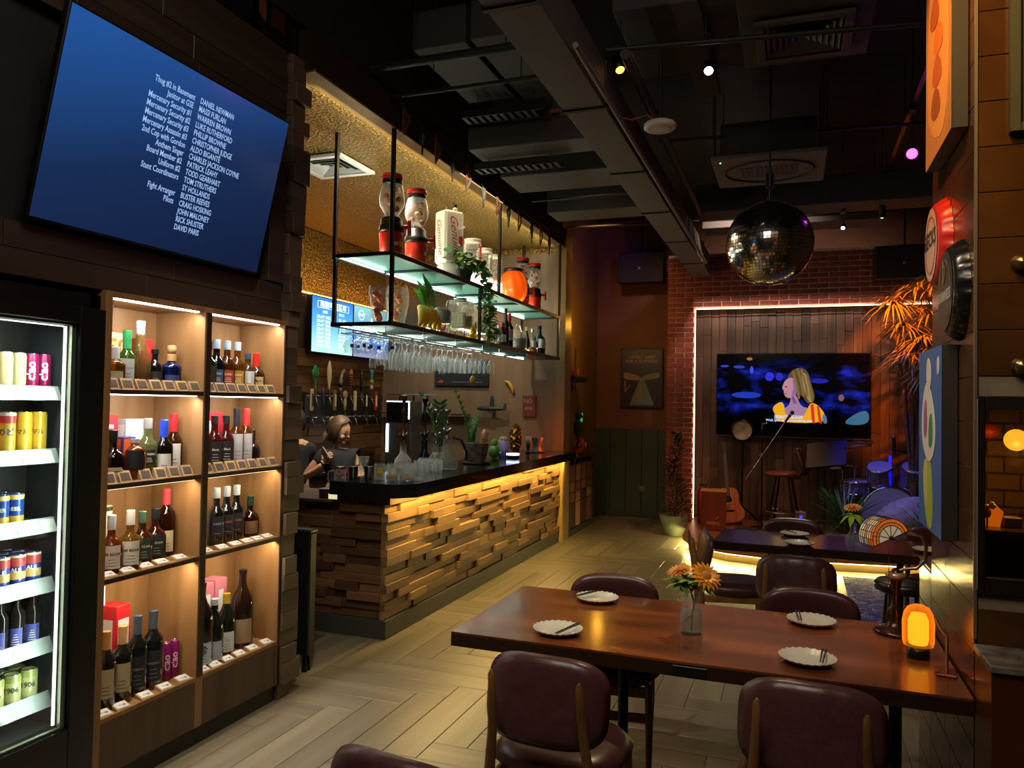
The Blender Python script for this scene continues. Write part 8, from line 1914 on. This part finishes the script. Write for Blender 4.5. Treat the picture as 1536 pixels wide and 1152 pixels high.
def hand(t, wrist, d, n_, s_=1.0, curl=.5, name='hand'):
    d = Vector(d).normalized(); n_ = Vector(n_); n_ = (n_-d*n_.dot(d)).normalized(); sd = d.cross(n_)
    w_ = Vector(wrist); J = [(*w_, .022*s_), (*(w_+d*.045*s_), .027*s_)]; Ed = [(0, 1)]
    for k_, (o_, L_) in enumerate(((-.030, .062), (-.010, .072), (.010, .068), (.028, .052))):
        b0 = w_+d*.075*s_+sd*o_*s_; i0 = len(J)
        p1 = b0+d*L_*.5*s_-n_*curl*L_*.3*s_; p2 = p1+(d*.45-n_*curl)*L_*.55*s_; p3 = p2+(d*.1-n_*curl*1.1)*L_*.4*s_
        J += [(*b0, .0105*s_), (*p1, .0088*s_), (*p2, .0080*s_), (*p3, .0065*s_)]; Ed += [(1, i0), (i0, i0+1), (i0+1, i0+2), (i0+2, i0+3)]
    i0 = len(J); a_ = w_+d*.025*s_-sd*.03*s_; J += [(*a_, .012*s_), (*(a_+d*.035*s_-sd*.018*s_-n_*.012*s_), .010*s_), (*(a_+d*.06*s_-sd*.014*s_-n_*.028*s_), .008*s_)]; Ed += [(0, i0), (i0, i0+1), (i0+1, i0+2)]
    return skinned(name, J, Ed, skin_m, t, 1)
hand(W, (.085, -.20, 1.105), (.55, .30, .75), (.3, -.9, .2), .95, .35)
hand(W, (.10, .08, .90), (.6, -.6, 0), (0, 0, 1), .95, .5)
ph = E('phone', (0, 0, 0), 'gold backed phone held up by the woman behind the bar', 'phone')
W_m = Matrix.LocRotScale(Vector((-3.72, 5.80, 0)), Euler((0, 0, radians(-32))), None)
pc = W_m @ Vector((.155, -.205, 1.185)); ph.location = pc; ph.rotation_euler = Euler((radians(8), radians(36), radians(-25)))
MB().cbox(-.078, .078, -.0045, .0045, -.038, .038, .004).done('body', mat('phone_gold', '#b5a78c', .3, .3), ph)
MB().cbox(.028, .068, -.007, -.004, -.005, .032, .003).sph((.058, -.008, .022), .008, 10, 6).sph((.040, -.008, .022), .008, 10, 6).sph((.058, -.008, .005), .008, 10, 6).done('camera_bump', mat('phone_cam', '#4a443a', .3), ph)
# the second person, mostly hidden by the pillar
P2 = E('person', (-4.10, 5.66, 0), 'person with short black hair half hidden by the clad pillar', 'person', rz=radians(-100))
b2 = [(0, 0, .84, (.14, .10)), (0, 0, 1.0, (.14, .10)), (0, 0, 1.14, (.15, .10)), (0, .0, 1.24, (.13, .09)), (0, 0, 1.31, .055), (0, -.01, 1.37, .05),
      (-.19, 0, 1.22, .055), (-.24, -.04, 1.0, .042), (-.20, -.20, .93, .034), (-.16, -.28, .93, .028), (.19, 0, 1.22, .055), (.25, -.06, 1.02, .042), (.22, -.24, .94, .034), (.19, -.33, .94, .028),
      (-.09, 0, .78, .09), (-.10, 0, .44, .06), (-.10, 0, .08, .04), (-.1, -.1, .03, .03), (.09, 0, .78, .09), (.10, 0, .44, .06), (.10, 0, .08, .04), (.1, -.1, .03, .03)]
skinned('body', b2, ed, skin_m, P2)
s2j = [(j[0], j[1], j[2], (j[3][0]+.016, j[3][1]+.016) if isinstance(j[3], tuple) else j[3]+.014) for j in b2]
skinned('t_shirt', [s2j[0], s2j[1], s2j[2], s2j[3], (0, 0, 1.30, .095), s2j[6], (-.235, -.02, 1.07, .06), s2j[10], (.24, -.03, 1.08, .06)], [(0, 1), (1, 2), (2, 3), (3, 4), (3, 5), (5, 6), (3, 7), (7, 8)], cloth, P2)
skinned('trousers', [(0, 0, .86, (.155, .115))]+[s2j[i] for i in (14, 15, 16, 18, 19, 20)], [(0, 1), (1, 2), (2, 3), (0, 4), (4, 5), (5, 6)], jeans, P2)
for s2 in (-1, 1): MB().sph((.1*s2, -.05, .04), (.045, .12, .04), 14, 8).done('shoe', mat('shoe_black', '#141414', .5), P2)
head_mesh(P2, (0, -.02, 1.465), radians(10), radians(20), 1.0, rough_mat('black_hair', '#0a0a0b', '#151516', 10, .5, .5), True)
hand(P2, (-.16, -.28, .93), (.5, -.8, 0), (0, 0, 1), 1.0, .8); hand(P2, (.19, -.33, .94), (-.5, -.8, 0), (0, 0, 1), 1.0, .8)
